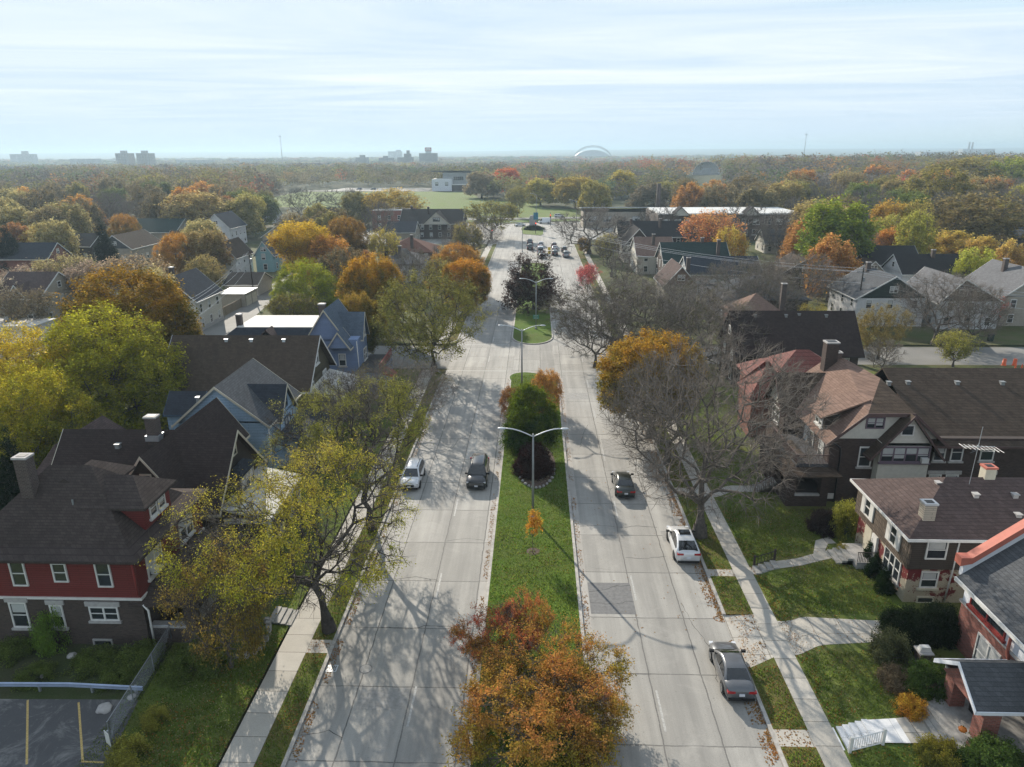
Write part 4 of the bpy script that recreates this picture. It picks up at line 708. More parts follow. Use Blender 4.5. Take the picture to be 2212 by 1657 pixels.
h,r=simple('beige_house','beige house with mauve roof at the left edge beyond the maple',-101,-92,127.5,140,5.6,9.2,'x','shingle_mauve','siding_tan',dormers=[(-96,127.2,7.8)])
h=House('white_shed','long shed with flat white roof at the left edge',(-90,116,0)); h.walls([(-96,-85.5,115.5,121,-.1,2.9)],'siding_white'); h.part(MB().box(-96.3,-85.2,115.2,121.3,2.92,3.08),'roof','membrane'); HB.append((-96,-85.5,115,121))
simple('brown_roof_house','house with a pale brown gable roof among the trees at left',-127,-117.5,205,222,4.6,8.2,'y','shingle_umber','siding_tan','shingle_grey')
simple('green_roof_house','house with a grey green roof among the trees at left',-141.5,-125,247,263,4.8,8.6,'x','shingle_green','siding_tan')
simple('slate_roof_house','dark slate roofed house with red brick gable at the left edge',-151,-128,183.5,193,4.8,8.2,'x','shingle_slate','brick_red','brick_red')
simple('dark_ridge_house','long dark roofed house behind the spruce at left',-150,-134,212,224,4.4,7.4,'x','shingle_black','siding_brown')
h,r=simple('half_timber_corner_house','large black roofed house with a half timbered gable before the park',-50,-27,266,284,5.6,10,'x','shingle_black','brick_brown',chim=[(-40,272),(-47,276)])
h.gable(-40.5,-31.5,263.5,275,5.6,9.6,'y','shingle_black','siding_cream',ov=.5,rake=.4,trim='cream',name='cross_gable'); h.win('S',-36,263.5,7.2,2.4,1.2,n=3,frame='darkwood',sill=None)
h=House('red_brick_flats','flat roofed red brick block beside the half timbered house',(-57,292,0)); h.walls([(-66,-50.5,292,308,-.1,8.2)],'brick_red'); h.part(MB().box(-65.6,-51,292.4,307.6,8.2,8.4),'flat_roof','membrane'); h.row('S',(-63,-59,-55),292,5.5,1,1.5); h.row('S',(-63,-59,-55),292,2.4,1,1.5); HB.append((-66,-50,292,308))
simple('grey_roof_cottage','small grey roofed house left of the half timbered house',-52,-42,250,262,4.2,7.2,'x','shingle_slate','siding_tan')
h,r=simple('rust_roof_house','brown house with a rust red hip roof left of the boulevard',-41,-27.5,190,203,5.4,8.6,'x','shingle_rust','brick_brown',hip=True,chim=[(-39.6,192),(-33,191.5)])
simple('grey_hip_house','grey hip roofed house in front of the rust roofed house',-39,-28,174,187,4.6,7.6,'x','shingle_lightgrey','siding_white',hip=True,chim=[(-37,177),(-33.5,176.5)])
simple('maroon_roof_house','maroon roofed house behind the brown maple left of the boulevard',-62,-50,196,210,5.2,8.8,'y','shingle_rust','brick_red')
h,r=simple('tile_roof_house','brick house with a bright red tiled roof behind the tudor house',25.2,36,74.6,84,5.9,9.2,'x','tile_red','brick_red',hip=True,chim=[(33.4,76.6,9.6)])
h.hip(23.6,27.5,73.6,78,5.6,8.8,'tile_red',ov=.4,name='front_roof'); h.walls([(23.6,27.5,73.6,78,-.1,5.5)],'brick_red','front_bay')
h,r=simple('dark_flats','large dark brick house with a wide deep brown roof by the cross street',27,43.2,92.6,100.6,5.7,9.8,'x','shingle_dark','brick_brown',trim='darkwood',ov=.9,zb=.1); h.vents(r,[(30,96,9.4),(34.2,96,9.4),(36,96.2,9.5),(39.6,96,9.4)],'polegrey')
simple('white_pole_house','white sided house with grey roof and dark gable behind the utility pole',58.2,70.3,128.5,141,5.4,9.2,'y','shingle_grey','siding_white','siding_dkgreen',ridge=64.4,chim=[(63.6,138)])
simple('pale_grey_roof_house','white house with a pale grey roof behind bare branches at right',71.8,82.4,126.5,140,5.2,9,'y','shingle_lightgrey','siding_white','siding_brown',ridge=75.5)
simple('taupe_house','taupe house with pale grey roof at the right edge',84.3,99,129,143,5.6,10,'y','shingle_lightgrey','siding_tan',chim=[(88.5,137)],ridge=90)
simple('black_roof_house','white house with wide black roof, the farther of the two black roofed houses',79,92,173,183,4.8,8.3,'x','shingle_black','siding_white')
simple('black_roof_house','white gabled house with broad black roof, the nearer of the two black roofed houses',81,95.5,159,168.5,4.8,8.2,'x','shingle_black','siding_white',chim=[(89,163)])
simple('small_tan_house','small tan house beside the bright green tree',74.4,79.4,164,172,4.3,6.6,'y','shingle_umber','siding_tan')
h,r=simple('timber_frame_house','tudor house with a tall black and white timbered gable',128,144,238,258,5.0,10.4,'y','shingle_umber','brick_dark','stucco',trim='darkwood',rows=1)
b=MB(); 
for k in range(9): x=129.5+k*1.65; b.box(x-.14,x+.14,237.9,237.97,5,5.0+5.3*(1-abs(x-136)/8.2)-.2)
b.box(128.2,143.8,237.87,237.96,4.85,5.15).box(131.3,140.7,237.87,237.96,7.3,7.6); h.part(b,'timbering','darkwood')
h,r=simple('dark_cottage_row','low dark half timbered cottages with small gables at the right edge',146,170,226,238,4.6,7.4,'x','shingle_slate','brick_dark',trim='darkwood',dormers=[(150,225.6,6.8),(157,225.6,6.9),(164,225.6,6.8)],chim=[(160,233)])
simple('boulevard_black_house','long black roofed house right of the boulevard before the school',26,46,224,238,5.5,9.4,'x','shingle_black','brick_brown','stucco',chim=[(30,228),(39,228)])
simple('steep_gable_house','steep brown gabled house beside the boulevard with white porch',25.5,33.5,206,218,5.2,9.6,'y','shingle_black','siding_cream','siding_brown')
simple('tan_roof_house','house with a tan roof and chimney right of the boulevard',26.5,36,186,200,5,8.8,'x','shingle_tan','siding_cream',chim=[(31,190)])
simple('dark_green_roof_house','house with a dark green roof and brick chimneys right of the boulevard',31,46.5,172,184,5.2,9.2,'x','shingle_green','brick_brown',chim=[(41,178),(44,174)])
simple('slate_hip_house','slate roofed house in front of the dark green roof',34,50,158.5,169,4.8,7.8,'x','shingle_slate','siding_white')
simple('small_tan_gable_house','narrow house with a tan front gable and banded chimney',26.5,33,145,156,4.8,8.4,'y','shingle_mauve','siding_tan','shingle_tan',chim=[(32,150)])
simple('hidden_grey_house','grey hip roofed house among leafless trees right of the boulevard',35,50,130,145,4.8,8,'x','shingle_grey','siding_brown',hip=True)
simple('tan_pyramid_house','house whose small tan pyramid roof pokes above the dark brown roof',33.5,41.5,116.5,124.5,4.6,7.8,'x','shingle_tan','brick_red',hip=True,chim=[(41.5,119,9.6)])
def at(px,Y,py=None):                                  # point at world Y seen at pixel column px (row py)
    d=ray(px,py if py else 330); k=Y/d.y; return CAMP+d*k
for nm,lb,px,py,Y,w,rm,wm in (('far_roof_house','black roofed house beyond the green tree at right',1810,452,310,15,'shingle_black','siding_white'),('far_roof_house','dark roofed house left of the golden tree at right',1885,470,285,14,'shingle_slate','siding_white'),
   ('far_roof_house','grey roofed house below the red trees at right',1870,462,330,13,'shingle_lightgrey','siding_tan'),('far_roof_house','white gabled house far off at left among hazy trees',190,425,420,13,'shingle_slate','siding_white'),('far_roof_house','low grey house in the hazy trees at far left',60,430,400,14,'shingle_slate','siding_tan'),
   ('far_roof_house','white gabled house at left below the pair of tower blocks',182,470,330,10,'shingle_black','siding_white'),('far_roof_house','dark house in the trees left of the white gabled house',330,452,360,14,'shingle_black','siding_brown')):
    p=at(px,Y,py); z=min(9.5,max(6,p.z)); simple(nm,lb,p.x-w/2,p.x+w/2,Y,Y+10,z-3.4,z,'x' if 'gabled' not in lb else 'y',rm,wm,rows=1)
for i,(px,py,Y,w,ax,rm,wm,lb) in enumerate(((120,448,350,13,'x','shingle_grey','siding_tan','grey roofed house in the hazy trees below the tower blocks at far left'),(255,420,390,12,'y','shingle_umber','siding_white','brown gabled house in the hazy trees right of centre left'),(330,440,345,13,'x','shingle_slate','siding_tan','slate roofed house behind the grey green roof'),(420,460,300,12,'y','shingle_black','siding_cream','black gabled house above the apricot maple'),(395,530,225,11,'x','shingle_umber','siding_tan','brown roofed cottage beside the apricot maple'),(560,448,330,13,'x','shingle_grey','siding_white','grey roofed house beyond the white gabled house'),(600,500,245,11,'y','shingle_rust','siding_tan','rust roofed house behind the golden fan shaped tree'),(690,455,320,12,'x','shingle_black','siding_white','dark roofed house below the park lawn at left'),
  (1760,425,390,14,'x','shingle_slate','siding_white','slate roofed house right of the school'),(1950,425,380,14,'y','shingle_umber','siding_tan','brown gabled house beyond the amber tree'),(2060,440,350,14,'x','shingle_grey','siding_white','grey roofed house under the great olive oaks'),(2160,560,190,12,'x','shingle_umber','siding_tan','brown roofed house at the right edge behind the taupe house'),(1700,520,225,13,'x','shingle_grey','siding_cream','grey roofed house left of the bright green tree'),(1740,580,165,12,'y','shingle_umber','siding_brown','brown gabled house among leafless trees right of the boulevard'))):
    p=at(px,Y,py); z=min(9.5,max(7,p.z)); simple('distant_house',lb,p.x-w/2,p.x+w/2,Y,Y+10,z-3.6,z,ax,rm,wm,rows=1)
# ---- school, library, band shell
h=House('school','long dark brick school with a bright white flat roof and small gables',(68,262,0))
h.walls([(44,96,262,292,-.1,8.8)],'brick_dark'); h.part(MB().box(44.5,95.5,262.5,291.5,8.8,9.2),'flat_roof','white'); h.row('S',range(47,95,4),262,6.3,2.2,1.7,n=2); h.row('S',range(47,95,4),262,2.6,2.2,1.7,n=2); HB.append((40,98,258,320))
for x in (52,77): h.gable(x-3,x+3,261.2,266,8.6,11.4,'y','shingle_black','stucco',ov=.3,rake=.3,trim='darkwood',name='gable_roof')
h.part(MB().lathe([(1.1,0),(.8,18)],(50,300,0),12),'chimney','brick_chim',smooth=True)
h.walls([(20,50,304,322,-.1,6.4)],'siding_tan','wing_wall'); h.part(MB().prism([(303,8.2),(323,6.6),(323,6.85),(303,8.5)],'x',19,51),'wing_roof','lampwhite'); h.row('S',(24,30,36,42,47),304,3.6,3.2,2,n=3,frame='polegrey')
h=House('park_pavilion','modern white and grey pavilion with dark clerestory block in the park',(-70,600,0),'building'); h.walls([(-84,-68,596,612,-.1,9)],'stucco_white'); h.walls([(-76,-54.5,604,622,-.1,14)],'polegrey','tall_block'); h.part(MB().box(-83.5,-68.5,596.5,611.5,9,9.3),'flat_roof','white'); h.part(MB().prism([(604,15.2),(622,14.0),(622,14.4),(604,15.6)],'x',-86,-53),'sloped_roof','deck'); h.walls([(-68,-52,598,604,-.1,4.5)],'brick_dark','entrance_wall'); h.part(MB().box(-68.5,-51,597,604,4.5,5),'canopy_roof','white'); h.row('S',(-80,-72),596,5.5,2.4,2.6,frame='polegrey',sill=None); h.win('S',-63,604,9.5,8,2.8,n=5,frame='polegrey',sill=None); HB.append((-88,-50,594,624))
t=thing('band_shell','white half dome band shell standing in the park among distant trees','band shell',(at(1529,838).x,838,bump(at(1529,838).x,838)-.5)); b=MB(); n=20; v=[];f=[]
for j in range(9):
    a=math.pi/2*j/8
    for i in range(n+1): u=math.pi*i/n; v.append((15*math.cos(u)*math.cos(a)if j<8 else 0,15*math.sin(u)*math.cos(a) if j<8 else 0,14*math.sin(a)))
for j in range(8):
    for i in range(n): f.append((j*(n+1)+i,j*(n+1)+i+1,(j+1)*(n+1)+i+1,(j+1)*(n+1)+i))
b.add(v,f); b.build('shell',plain('shell_white',(.93,.93,.93),.6,var=.1,scale=.5),t,smooth=True); b=MB()
for i in range(0,11): u=math.pi*i/10; b.tube([(15.1*math.cos(u)*math.cos(math.pi/2*j/8),15.1*math.sin(u)*math.cos(math.pi/2*j/8),14.1*math.sin(math.pi/2*j/8)) for j in range(9)],.16,4)
b.build('ribs',MAT['white'],t); MB().box(-15,15,-1.5,0,0,1.2).box(-5,5,-.4,0,1.2,7).build('stage',MAT['steel'],t)
# ---- far skyline
def block(name,label,px0,px1,py,Y,dp,mat,cat='building',wins=None,group=None,base=-25):
    a,c=at(px0,Y,py),at(px1,Y,py); t=thing(name,label,cat,((a.x+c.x)/2,Y,base),0,group); w=(c.x-a.x)/2; z=(a.z+c.z)/2-base
    MB().box(-w,w,0,dp,0,z).build('wall',MAT[mat],t); return t,w,z
MAT['tower']=bricked('tower_facade',(.16,.15,.15),(.22,.2,.2),(.42,.4,.38),3.4,3,.9,stain=.1,bump=0,off=0); MAT['farbrick']=plain('far_brick',(.10,.08,.075),.9,scale=.05); MAT['farpale']=plain('far_concrete',(.36,.36,.36),.9,scale=.05)
for px0,px1,lb in ((248,277,'left one of two tall apartment towers on the hazy horizon'),(293,322,'right one of two tall apartment towers on the hazy horizon')):
    t,w,z=block('apartment_tower',lb,px0,px1,331,1500,22,'tower',group='twin apartment towers'); MB().box(-w*.35,w*.35,4,14,z,z+5).build('roof_room',MAT['farpale'],t); b=MB()
    for k in range(4): x=-w*.7+k*w*.47; b.box(x-.8,x+.8,-1,-.02,4,z-1)
    b.build('balcony_strip',MAT['farpale'],t)
t,w,z=block('slab_building','wide flat building at the far left of the hazy horizon',20,66,333,2300,30,'farpale'); MB().box(w*.05,w*.45,5,20,z,z+9).build('roof_room',MAT['farpale'],t)
t,w,z=block('brewery_building','dark rectangular brewery block with a red and white rooftop sign on the horizon',905,942,331,1900,30,'farbrick'); b=MB().box(-6,9,4,5,z,z+5); b.build('sign_frame',MAT['steel'],t); s_=MB(); s_.mi=0; s_.box(-7,10,3,3.8,z+5,z+14); s_.mi=1; s_.box(-5.5,8.5,2.7,2.98,z+7,z+9.2).box(-3.5,6.5,2.7,2.98,z+10.5,z+12.5); s_.build('rooftop_sign',[plain('sign_red',(.33,.03,.03),.6),MAT['white']],t)
t,w,z=block('grain_elevator','stepped grain elevator left of the brewery block',858,890,340,1900,25,'farbrick'); MB().box(-w*.1,w*.75,2,20,z,z+9).build('upper_tier',MAT['farbrick'],t); MB().box(w*.25,w*.6,4,16,z+9,z+17).build('top_tier',MAT['farbrick'],t)
t,w,z=block('mill_building','low hazy mill left of the grain elevator',818,848,341,2000,25,'farbrick'); MB().box(-w*.4,w*.2,3,18,z,z+5).build('upper_tier',MAT['farbrick'],t)
t,w,z=block('mill_building','smallest hazy mill with stepped roof, farther left of the grain elevator',768,792,340,2000,25,'farbrick'); MB().box(-w*.3,w*.5,3,18,z,z+6).build('upper_tier',MAT['farbrick'],t)
t,w,z=block('pale_works','pale industrial works with white roof behind the grain elevator',838,866,327,3200,30,'farpale'); MB().box(w*.2,w*.9,3,18,z,z+6).build('upper_tier',MAT['farpale'],t)
t=thing('stadium','domed stadium with a white steel arch on the horizon','stadium',tuple(at(1280,3200))[:2]+(-24,)); a=at(1238,3200).x-at(1280,3200).x; Z=at(1280,3200,316).z+24
MB().prism([(a*math.cos(math.pi*k/16)*1.0,8+(Z*.78-8)*math.sin(math.pi*k/16)) for k in range(17)],'y',0,150).build('roof',MAT['steel'],t); MB().box(a*1.05,-a*1.05,-6,160,0,Z*.42).build('wall',MAT['farbrick'],t)
b=MB(); arc=[(a*1.02*math.cos(math.pi*k/24),-8,10+(Z-8)*math.sin(math.pi*k/24)) for k in range(25)]; arc2=[(x*.97,-8,z*.93) for x,y,z in arc]; b.tube(arc,1.6,5).tube(arc2,1.2,5)
for k in range(1,24): b.tube([arc[k],arc2[k]],.8,4)
b.build('arch',MAT['steel'],t)
for px,py,Y,lb in ((604,291,1500,'thin radio mast rising over the hazy city at left'),(1742,287,1500,'thin radio mast above the trees at right')):
    p=at(px,Y,py); t=thing('radio_mast',lb,'mast',(p.x,Y,-20)); b=MB(); zt=p.z+20; b.tube([(0,0,0),(.6,0,zt)],[.9,.35],4); b.build('mast',MAT['steel'],t); MB().box(-2.2,2.6,-.3,.3,zt-4,zt-3).build('crossarm',MAT['steel'],t)
for px,py,lb in ((1400,322,'white water tower dot'),):
    pass
t,w,z=block('low_works','low hazy works with two short stacks on the right horizon',2080,2150,322,3000,30,'farpale'); MB().lathe([(4,0),(3,30)],(-w*.6,5,z-4),8).build('stack',MAT['farpale'],t); MB().lathe([(4,0),(3,30)],(-w*.4,5,z-4),8).build('stack',MAT['farpale'],t)
for i,(px0,px1,py,Y) in enumerate(((0,70,372,900),(380,450,345,1900),(500,560,343,2100),(640,700,352,1500),(150,200,343,2000),(1990,2060,328,2600))):
    block('flat_warehouse',['low flat roofed building at the far left edge','hazy low works right of the apartment towers','hazy flat warehouse below the left radio mast','hazy flat warehouse left of the small mill','hazy low building left of the apartment towers','hazy flat building on the right horizon'][i],px0,px1,py,Y,40,'farpale' if i!=3 else 'farbrick')
# ---------------------------------------------------------------- tree prototypes
PR={}
PR['locust0']=make_tree(1,'spread',17,12.5,4.5,3.6,950,lpt=7,lsize=.115,leafgap=.57,droop=.2,rb=.44,tw=6,twr=.014,spread=.16,rtip=.019,twig='darktwig',bark='darkbark')
PR['locust1']=make_tree(12,'spread',15,13,4.9,3.6,850,lpt=7,lsize=.12,leafgap=.60,droop=.3,rb=.44,tw=6,twr=.014,spread=.16,rtip=.019,twig='darktwig',bark='darkbark')
PR['locust2']=make_tree(23,'spread',14,13,2.2,2.8,800,lpt=6,lsize=.19,leafgap=.42,droop=.25,rb=.42,tw=4,twr=.013,spread=.2,twig='darktwig',bark='darkbark')
PR['bare0']=make_tree(34,'spread',14,15,3.6,2.6,1100,lpt=0,tw=7,twl=(.5,1.3),twr=.012,rb=.5,expo=2.2,gap=.3)
PR['bare1']=make_tree(45,'spread',15,12,2.5,2.6,1000,lpt=1,lsize=.14,leafgap=.66,tw=7,twl=(.5,1.3),twr=.014,rb=.4,expo=2.3,gap=.3)
PR['maple0']=make_tree(56,'dome',13,14,2.8,2.6,750,lpt=8,lsize=.25,tw=4,twl=(.4,.9),spread=.22,gap=.5,rb=.4)
PR['maple1']=make_tree(67,'round',12,13,2.2,2.6,750,lpt=9,lsize=.25,tw=4,twl=(.4,.9),spread=.22,gap=.45,rb=.4)
PR['elm']=make_tree(78,'dome',15,15,1.5,2.4,900,lpt=8,lsize=.24,tw=4,twl=(.5,1.1),spread=.25,gap=.36,rb=.45,droop=.2,leafgap=.2)
PR['fan']=make_tree(89,'fan',11,15,2.2,2.2,650,lpt=7,lsize=.28,tw=4,twl=(.6,1.4),spread=.2,gap=.35,rb=.4,k=.6)
PR['haw']=make_tree(91,'dome',8,5.6,1.2,1.0,560,lpt=6,lsize=.125,tw=5,twl=(.3,.8),twr=.009,spread=.1,gap=.62,rb=.18,rtip=.01,leafgap=.36,thick=.018,twig='darktwig')
PR['haw2']=make_tree(92,'spread',8,5.4,1.2,1.0,520,lpt=5,lsize=.125,tw=6,twl=(.3,.9),twr=.009,spread=.1,gap=.6,rb=.18,rtip=.01,leafgap=.42,thick=.018,twig='darktwig')
PR['oval']=make_tree(93,'oval',6,9,.5,.9,700,lpt=9,lsize=.16,tw=5,twl=(.25,.75),spread=.14,gap=.4,rb=.2,rtip=.01,thick=.02)
PR['plum']=make_tree(94,'dome',8,9.5,.8,1.4,420,lpt=8,lsize=.2,tw=4,twl=(.5,1.5),spread=.1,gap=.8,rb=.22,k=.7,rtip=.012)
PR['weep']=make_tree(95,'spread',6,5,.6,1.8,350,lpt=5,lsize=.13,tw=6,twl=(.4,.9),spread=.1,gap=.4,rb=.16,rtip=.01,droop=.8,thick=.018)
PR['crab']=make_tree(96,'spread',7,6,1.0,1.2,480,lpt=4,lsize=.12,tw=6,twl=(.3,.8),twr=.01,spread=.12,gap=.45,rb=.18,rtip=.011,leafgap=.5,droop=.3,thick=.018,twig='darktwig')
PR['sapling']=make_tree(97,'round',1.6,3.4,1.5,1.5,45,lpt=6,lsize=.12,tw=3,twl=(.15,.35),twr=.006,spread=.08,rb=.035,rtip=.006,thick=.009,k=.6,gap=.1)
PR['mida']=make_tree(101,'dome',11,12,2,2.2,260,lpt=8,lsize=.5,tw=3,twl=(.6,1.3),twr=.03,spread=.35,gap=.45,rb=.35,rtip=.03)
PR['midb']=make_tree(102,'spread',12,12,2,2.2,260,lpt=7,lsize=.48,tw=3,twl=(.6,1.4),twr=.03,spread=.35,gap=.5,rb=.35,rtip=.03,leafgap=.3)
PR['midc']=make_tree(103,'round',10,13,1.6,2.2,260,lpt=8,lsize=.48,tw=3,twl=(.6,1.3),twr=.03,spread=.35,gap=.42,rb=.35,rtip=.03,leafgap=.15)
PR['thin']=make_tree(104,'vase',12,12,2,2.4,330,lpt=3,lsize=.42,tw=5,twl=(.7,1.6),twr=.03,spread=.35,gap=.45,rb=.35,rtip=.03,leafgap=.42)
PR['mbare']=make_tree(105,'spread',12,12,2,2.4,420,lpt=0,tw=6,twl=(.7,1.7),twr=.024,gap=.3,rb=.38,rtip=.026)
PR['mbare2']=make_tree(106,'vase',11,13,2.4,3,320,lpt=0,tw=4,twl=(.7,1.6),twr=.03,gap=.4,rb=.4,rtip=.03,twig='darktwig')
PR['spruce']=make_tree(107,'cone',6,13,.6,1.5,600,lpt=9,lsize=.3,tw=4,twl=(.4,.9),spread=.2,gap=.25,rb=.25,rtip=.012,droop=.4,aspect=.3,k=.9)
PR['arbor']=make_tree(108,'cone',1.5,3.4,.05,.3,220,lpt=9,lsize=.1,tw=3,twl=(.1,.25),twr=.006,spread=.06,gap=.05,rb=.06,rtip=.005,thick=.01)
PR['bush']=make_tree(109,'dome',3.4,1.8,.05,.15,330,lpt=9,lsize=.12,tw=4,twl=(.15,.4),twr=.006,spread=.1,gap=.2,rb=.05,rtip=.005,thick=.008)
PR['weedbush']=make_tree(110,'dome',2.4,1.6,.05,.15,130,lpt=7,lsize=.11,tw=5,twl=(.2,.5),twr=.006,spread=.12,gap=.35,rb=.04,rtip=.005,leafgap=.25,thick=.008,twig='darktwig')
PCACHE={}
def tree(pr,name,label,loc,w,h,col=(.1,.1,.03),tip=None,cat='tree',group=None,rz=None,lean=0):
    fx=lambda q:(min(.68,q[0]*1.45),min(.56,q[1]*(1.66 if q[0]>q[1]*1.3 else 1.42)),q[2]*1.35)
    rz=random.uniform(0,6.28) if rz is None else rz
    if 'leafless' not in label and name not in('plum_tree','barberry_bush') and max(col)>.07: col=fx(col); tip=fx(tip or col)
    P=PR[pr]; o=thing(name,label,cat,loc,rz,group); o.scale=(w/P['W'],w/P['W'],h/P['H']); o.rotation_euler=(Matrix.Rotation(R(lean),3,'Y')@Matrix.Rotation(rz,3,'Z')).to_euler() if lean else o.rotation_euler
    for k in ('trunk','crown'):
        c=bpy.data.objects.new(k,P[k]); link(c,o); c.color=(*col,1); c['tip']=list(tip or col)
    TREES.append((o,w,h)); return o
TREES=[]
def bt(pr,name,label,base,top,wpx,col=(.1,.1,.03),tip=None,z=.14,**k):          # trunk foot pixel, crown top pixel, crown width in pixels
    p=G(*base,z); d=ray(*top); w=wpx*(p-CAMP).dot(fwd)/F_PX; h=((CAMP+d*((p.y+.3*w)/d.y)).z-z)/.94; return tree(pr,name,label,p,w,h,col,tip,**k)
def tt(pr,name,label,top,h,wpx,col=(.1,.1,.03),tip=None,**k):                    # crown top pixel, tree height
    p=G(*top,.94*h); w=wpx*(p-CAMP).dot(fwd)/F_PX; p-=Vector((p.x,p.y,0)).normalized()*.3*w; p.z=0; return tree(pr,name,label,p,w,h,col,tip,**k)
OL=(.15,.15,.035); YG=(.25,.25,.03); GR=(.075,.105,.018); DG=(.03,.05,.012); OR=(.40,.17,.03); GO=(.46,.25,.03); RU=(.24,.105,.04); RD=(.40,.075,.03); TA=(.27,.22,.13); BR=(.15,.085,.045); PU=(.05,.02,.025)
bt('locust0','locust_tree','sparse yellow green locust with dark trunk, nearest on the left verge',(712,1362),(670,960),500,(.25,.265,.03),(.34,.29,.05),lean=-9)
bt('locust1','locust_tree','broad half bare locust on the left verge just behind the parked white car',(803,1142),(790,805),330,(.16,.175,.03),(.19,.19,.05),lean=-8)
bt('locust2','locust_tree','olive locust with drooping branches at the left corner of the cross street',(938,802),(925,590),235,(.15,.155,.035),(.17,.165,.05),rz=2.2)
bt('bare1','street_tree','leafless grey street tree between the two locusts on the left verge',(868,925),(850,770),210,(.2,.18,.05))
tt('bare1','street_tree','small leafless tree in front of the blue corner house',(745,800),7.5,150,(.2,.18,.05))
bt('crab','crabapple_tree','small amber crabapple drooping over the curved flower bed at lower left',(500,1440),(480,1165),200,(.16,.135,.03),(.24,.15,.05),z=.44)
bt('bare0','street_tree','large leafless tree with forked trunk standing beside the parked white coupe',(1511,1157),(1540,730),420,rz=.9)
bt('bare1','street_tree','leafless tree behind the orange maple on the right verge',(1440,1003),(1450,770),250)
bt('maple1','maple_tree','orange and green maple overhanging the right roadway',(1404,940),(1352,722),215,(.15,.115,.025),(.36,.19,.035))
for px,py,h,w,lb in ((1330,598,12,300,'leafless tree at the right corner of the cross street'),(1440,592,12,310,'leafless tree in front of the dark brown flats'),(1290,650,10,170,'small leafless tree leaning over the right roadway'),(1530,640,11,270,'leafless tree left of the wide brown roof')): tt('bare1','street_tree',lb,(px,py),h,w)
tt('mbare','street_tree','dark leafless tree beside the road before the junction, right of the queue of cars',(1275,452),14,165)
for px,py,h,w,lb in ((1610,560,11,200,'leafless tree above the left end of the wide brown roof'),(1720,548,11.5,200,'tallest leafless tree above the wide brown roof'),(1660,590,10,150,'leafless tree behind the brick chimney of the wide brown roof')): tt('bare1','garden_tree',lb,(px,py),h,w)
# median planting
haw=[((1150,1520),8.2,4.7,'haw','nearest hawthorn in the median, its middle turning grey'),((1190,1420),7.6,4.5,'haw2','red and orange hawthorn in the median, second from the camera')]
for (px,py),w,h,pr,lb in haw: p=G(px,py,h*.8); tree(pr,'hawthorn_tree',lb,(p.x,p.y,.12),w,h,(.25,.19,.035),(.42,.18,.06),rz=1)
p=G(1255,1470,4); tree('haw','hawthorn_tree','orange hawthorn leaning from the median over the right roadway',(p.x-.3,p.y,.12),6.2,4.2,(.27,.19,.035),(.44,.17,.065),rz=2.4)
p=G(1145,1290,4); tree('haw2','hawthorn_tree','smallest crimson tipped hawthorn at the far end of the median clump',(p.x-.2,p.y+.2,.12),3.0,3.9,(.28,.16,.035),(.42,.12,.06),rz=.5)
p=G(1065,1330,4); tree('haw2','hawthorn_tree','crimson hawthorn spilling over the left kerb of the median',(p.x+.3,p.y,.12),5.0,3.9,(.24,.13,.03),(.38,.085,.06),rz=4)
bt('oval','hornbeam_tree','dense dark green egg shaped tree in the median behind the street lamp',(1143,985),(1143,832),108,(.032,.072,.011),(.13,.17,.018),z=.12)
bt('bush','barberry_bush','round dark maroon bush in the mulched ring of the median',(1152,1020),(1152,958),80,(.05,.022,.02),(.07,.03,.022),z=.12,cat='bush')
bt('weep','weeping_cherry','rusty weeping tree left of the egg shaped tree',(1110,905),(1108,835),62,(.30,.12,.04),(.36,.16,.05),z=.12)
bt('weep','weeping_cherry','rusty weeping tree right of the egg shaped tree',(1178,888),(1172,800),72,(.34,.14,.045),(.40,.19,.05),z=.12)
bt('sapling','sapling','staked sapling with orange leaves in front of the median lamp',(1151,1195),(1149,1108),34,(.42,.17,.03),z=.12)
bt('plum','plum_tree','dark purple plum tree filling the far median',(1152,668),(1152,543),112,(.068,.036,.03),(.066,.042,.032),z=.12)
# left background
p=G(40,705,14); tree('elm','elm_tree','golden yellow tree at the left edge beside the great green one',(p.x-1,p.y,0),13,14,(.30,.22,.03),(.52,.32,.04))
p=G(205,668,15); tree('elm','elm_tree','great yellow green tree behind the red house at left',(p.x,p.y,.3),16,15,(.15,.165,.02),(.34,.33,.03),rz=2)
p=G(100,760,13); tree('elm','elm_tree','green tree with yellow crown between the golden tree and the red house',(p.x,p.y-4,.3),11,12.5,(.13,.15,.02),(.36,.32,.03),rz=4)
tt('maple0','maple_tree','huge dark green maple with orange top left of the alley house',(255,588),17,300,(.075,.075,.015),(.30,.16,.03))
tt('maple0','maple_tree','green maple lobe with orange rim leaning towards the alley house',(365,655),13,120,(.085,.08,.015),(.32,.17,.03))
tt('spruce','spruce_tree','dark spruce at the left edge beside the red house chimney',(8,930),10,110,(.018,.035,.014))
tt('fan','ginkgo_tree','bright golden fan shaped tree by the alley',(640,492),15,118,(.46,.26,.03),(.52,.30,.04))
tt('elm','linden_tree','bright green tree in front of the golden fan shaped tree',(655,562),11.5,150,(.15,.19,.02),(.30,.32,.03))
tt('thin','garden_tree','half bare tree at the foot of the bright green tree by the alley',(635,640),7,100,(.12,.11,.03))
tt('maple0','maple_tree','dark brown maple right of the golden fan shaped tree',(742,475),15,108,(.10,.065,.025),(.30,.15,.035))
tt('midb','garden_tree','grey brown tree below the dark brown maple',(735,545),12,110,(.10,.085,.05))
tt('maple1','maple_tree','amber and green maple behind the blue corner house',(800,560),14,140,(.10,.10,.02),(.38,.19,.03))
tt('maple1','maple_tree','dark green and orange maple between the locust and the amber maple',(770,640),11,100,(.06,.075,.015),(.24,.14,.03))
tt('maple1','maple_tree','rust orange maple overhanging the left roadway, the nearer of a pair',(1005,565),11,105,(.12,.10,.02),(.45,.2,.03))
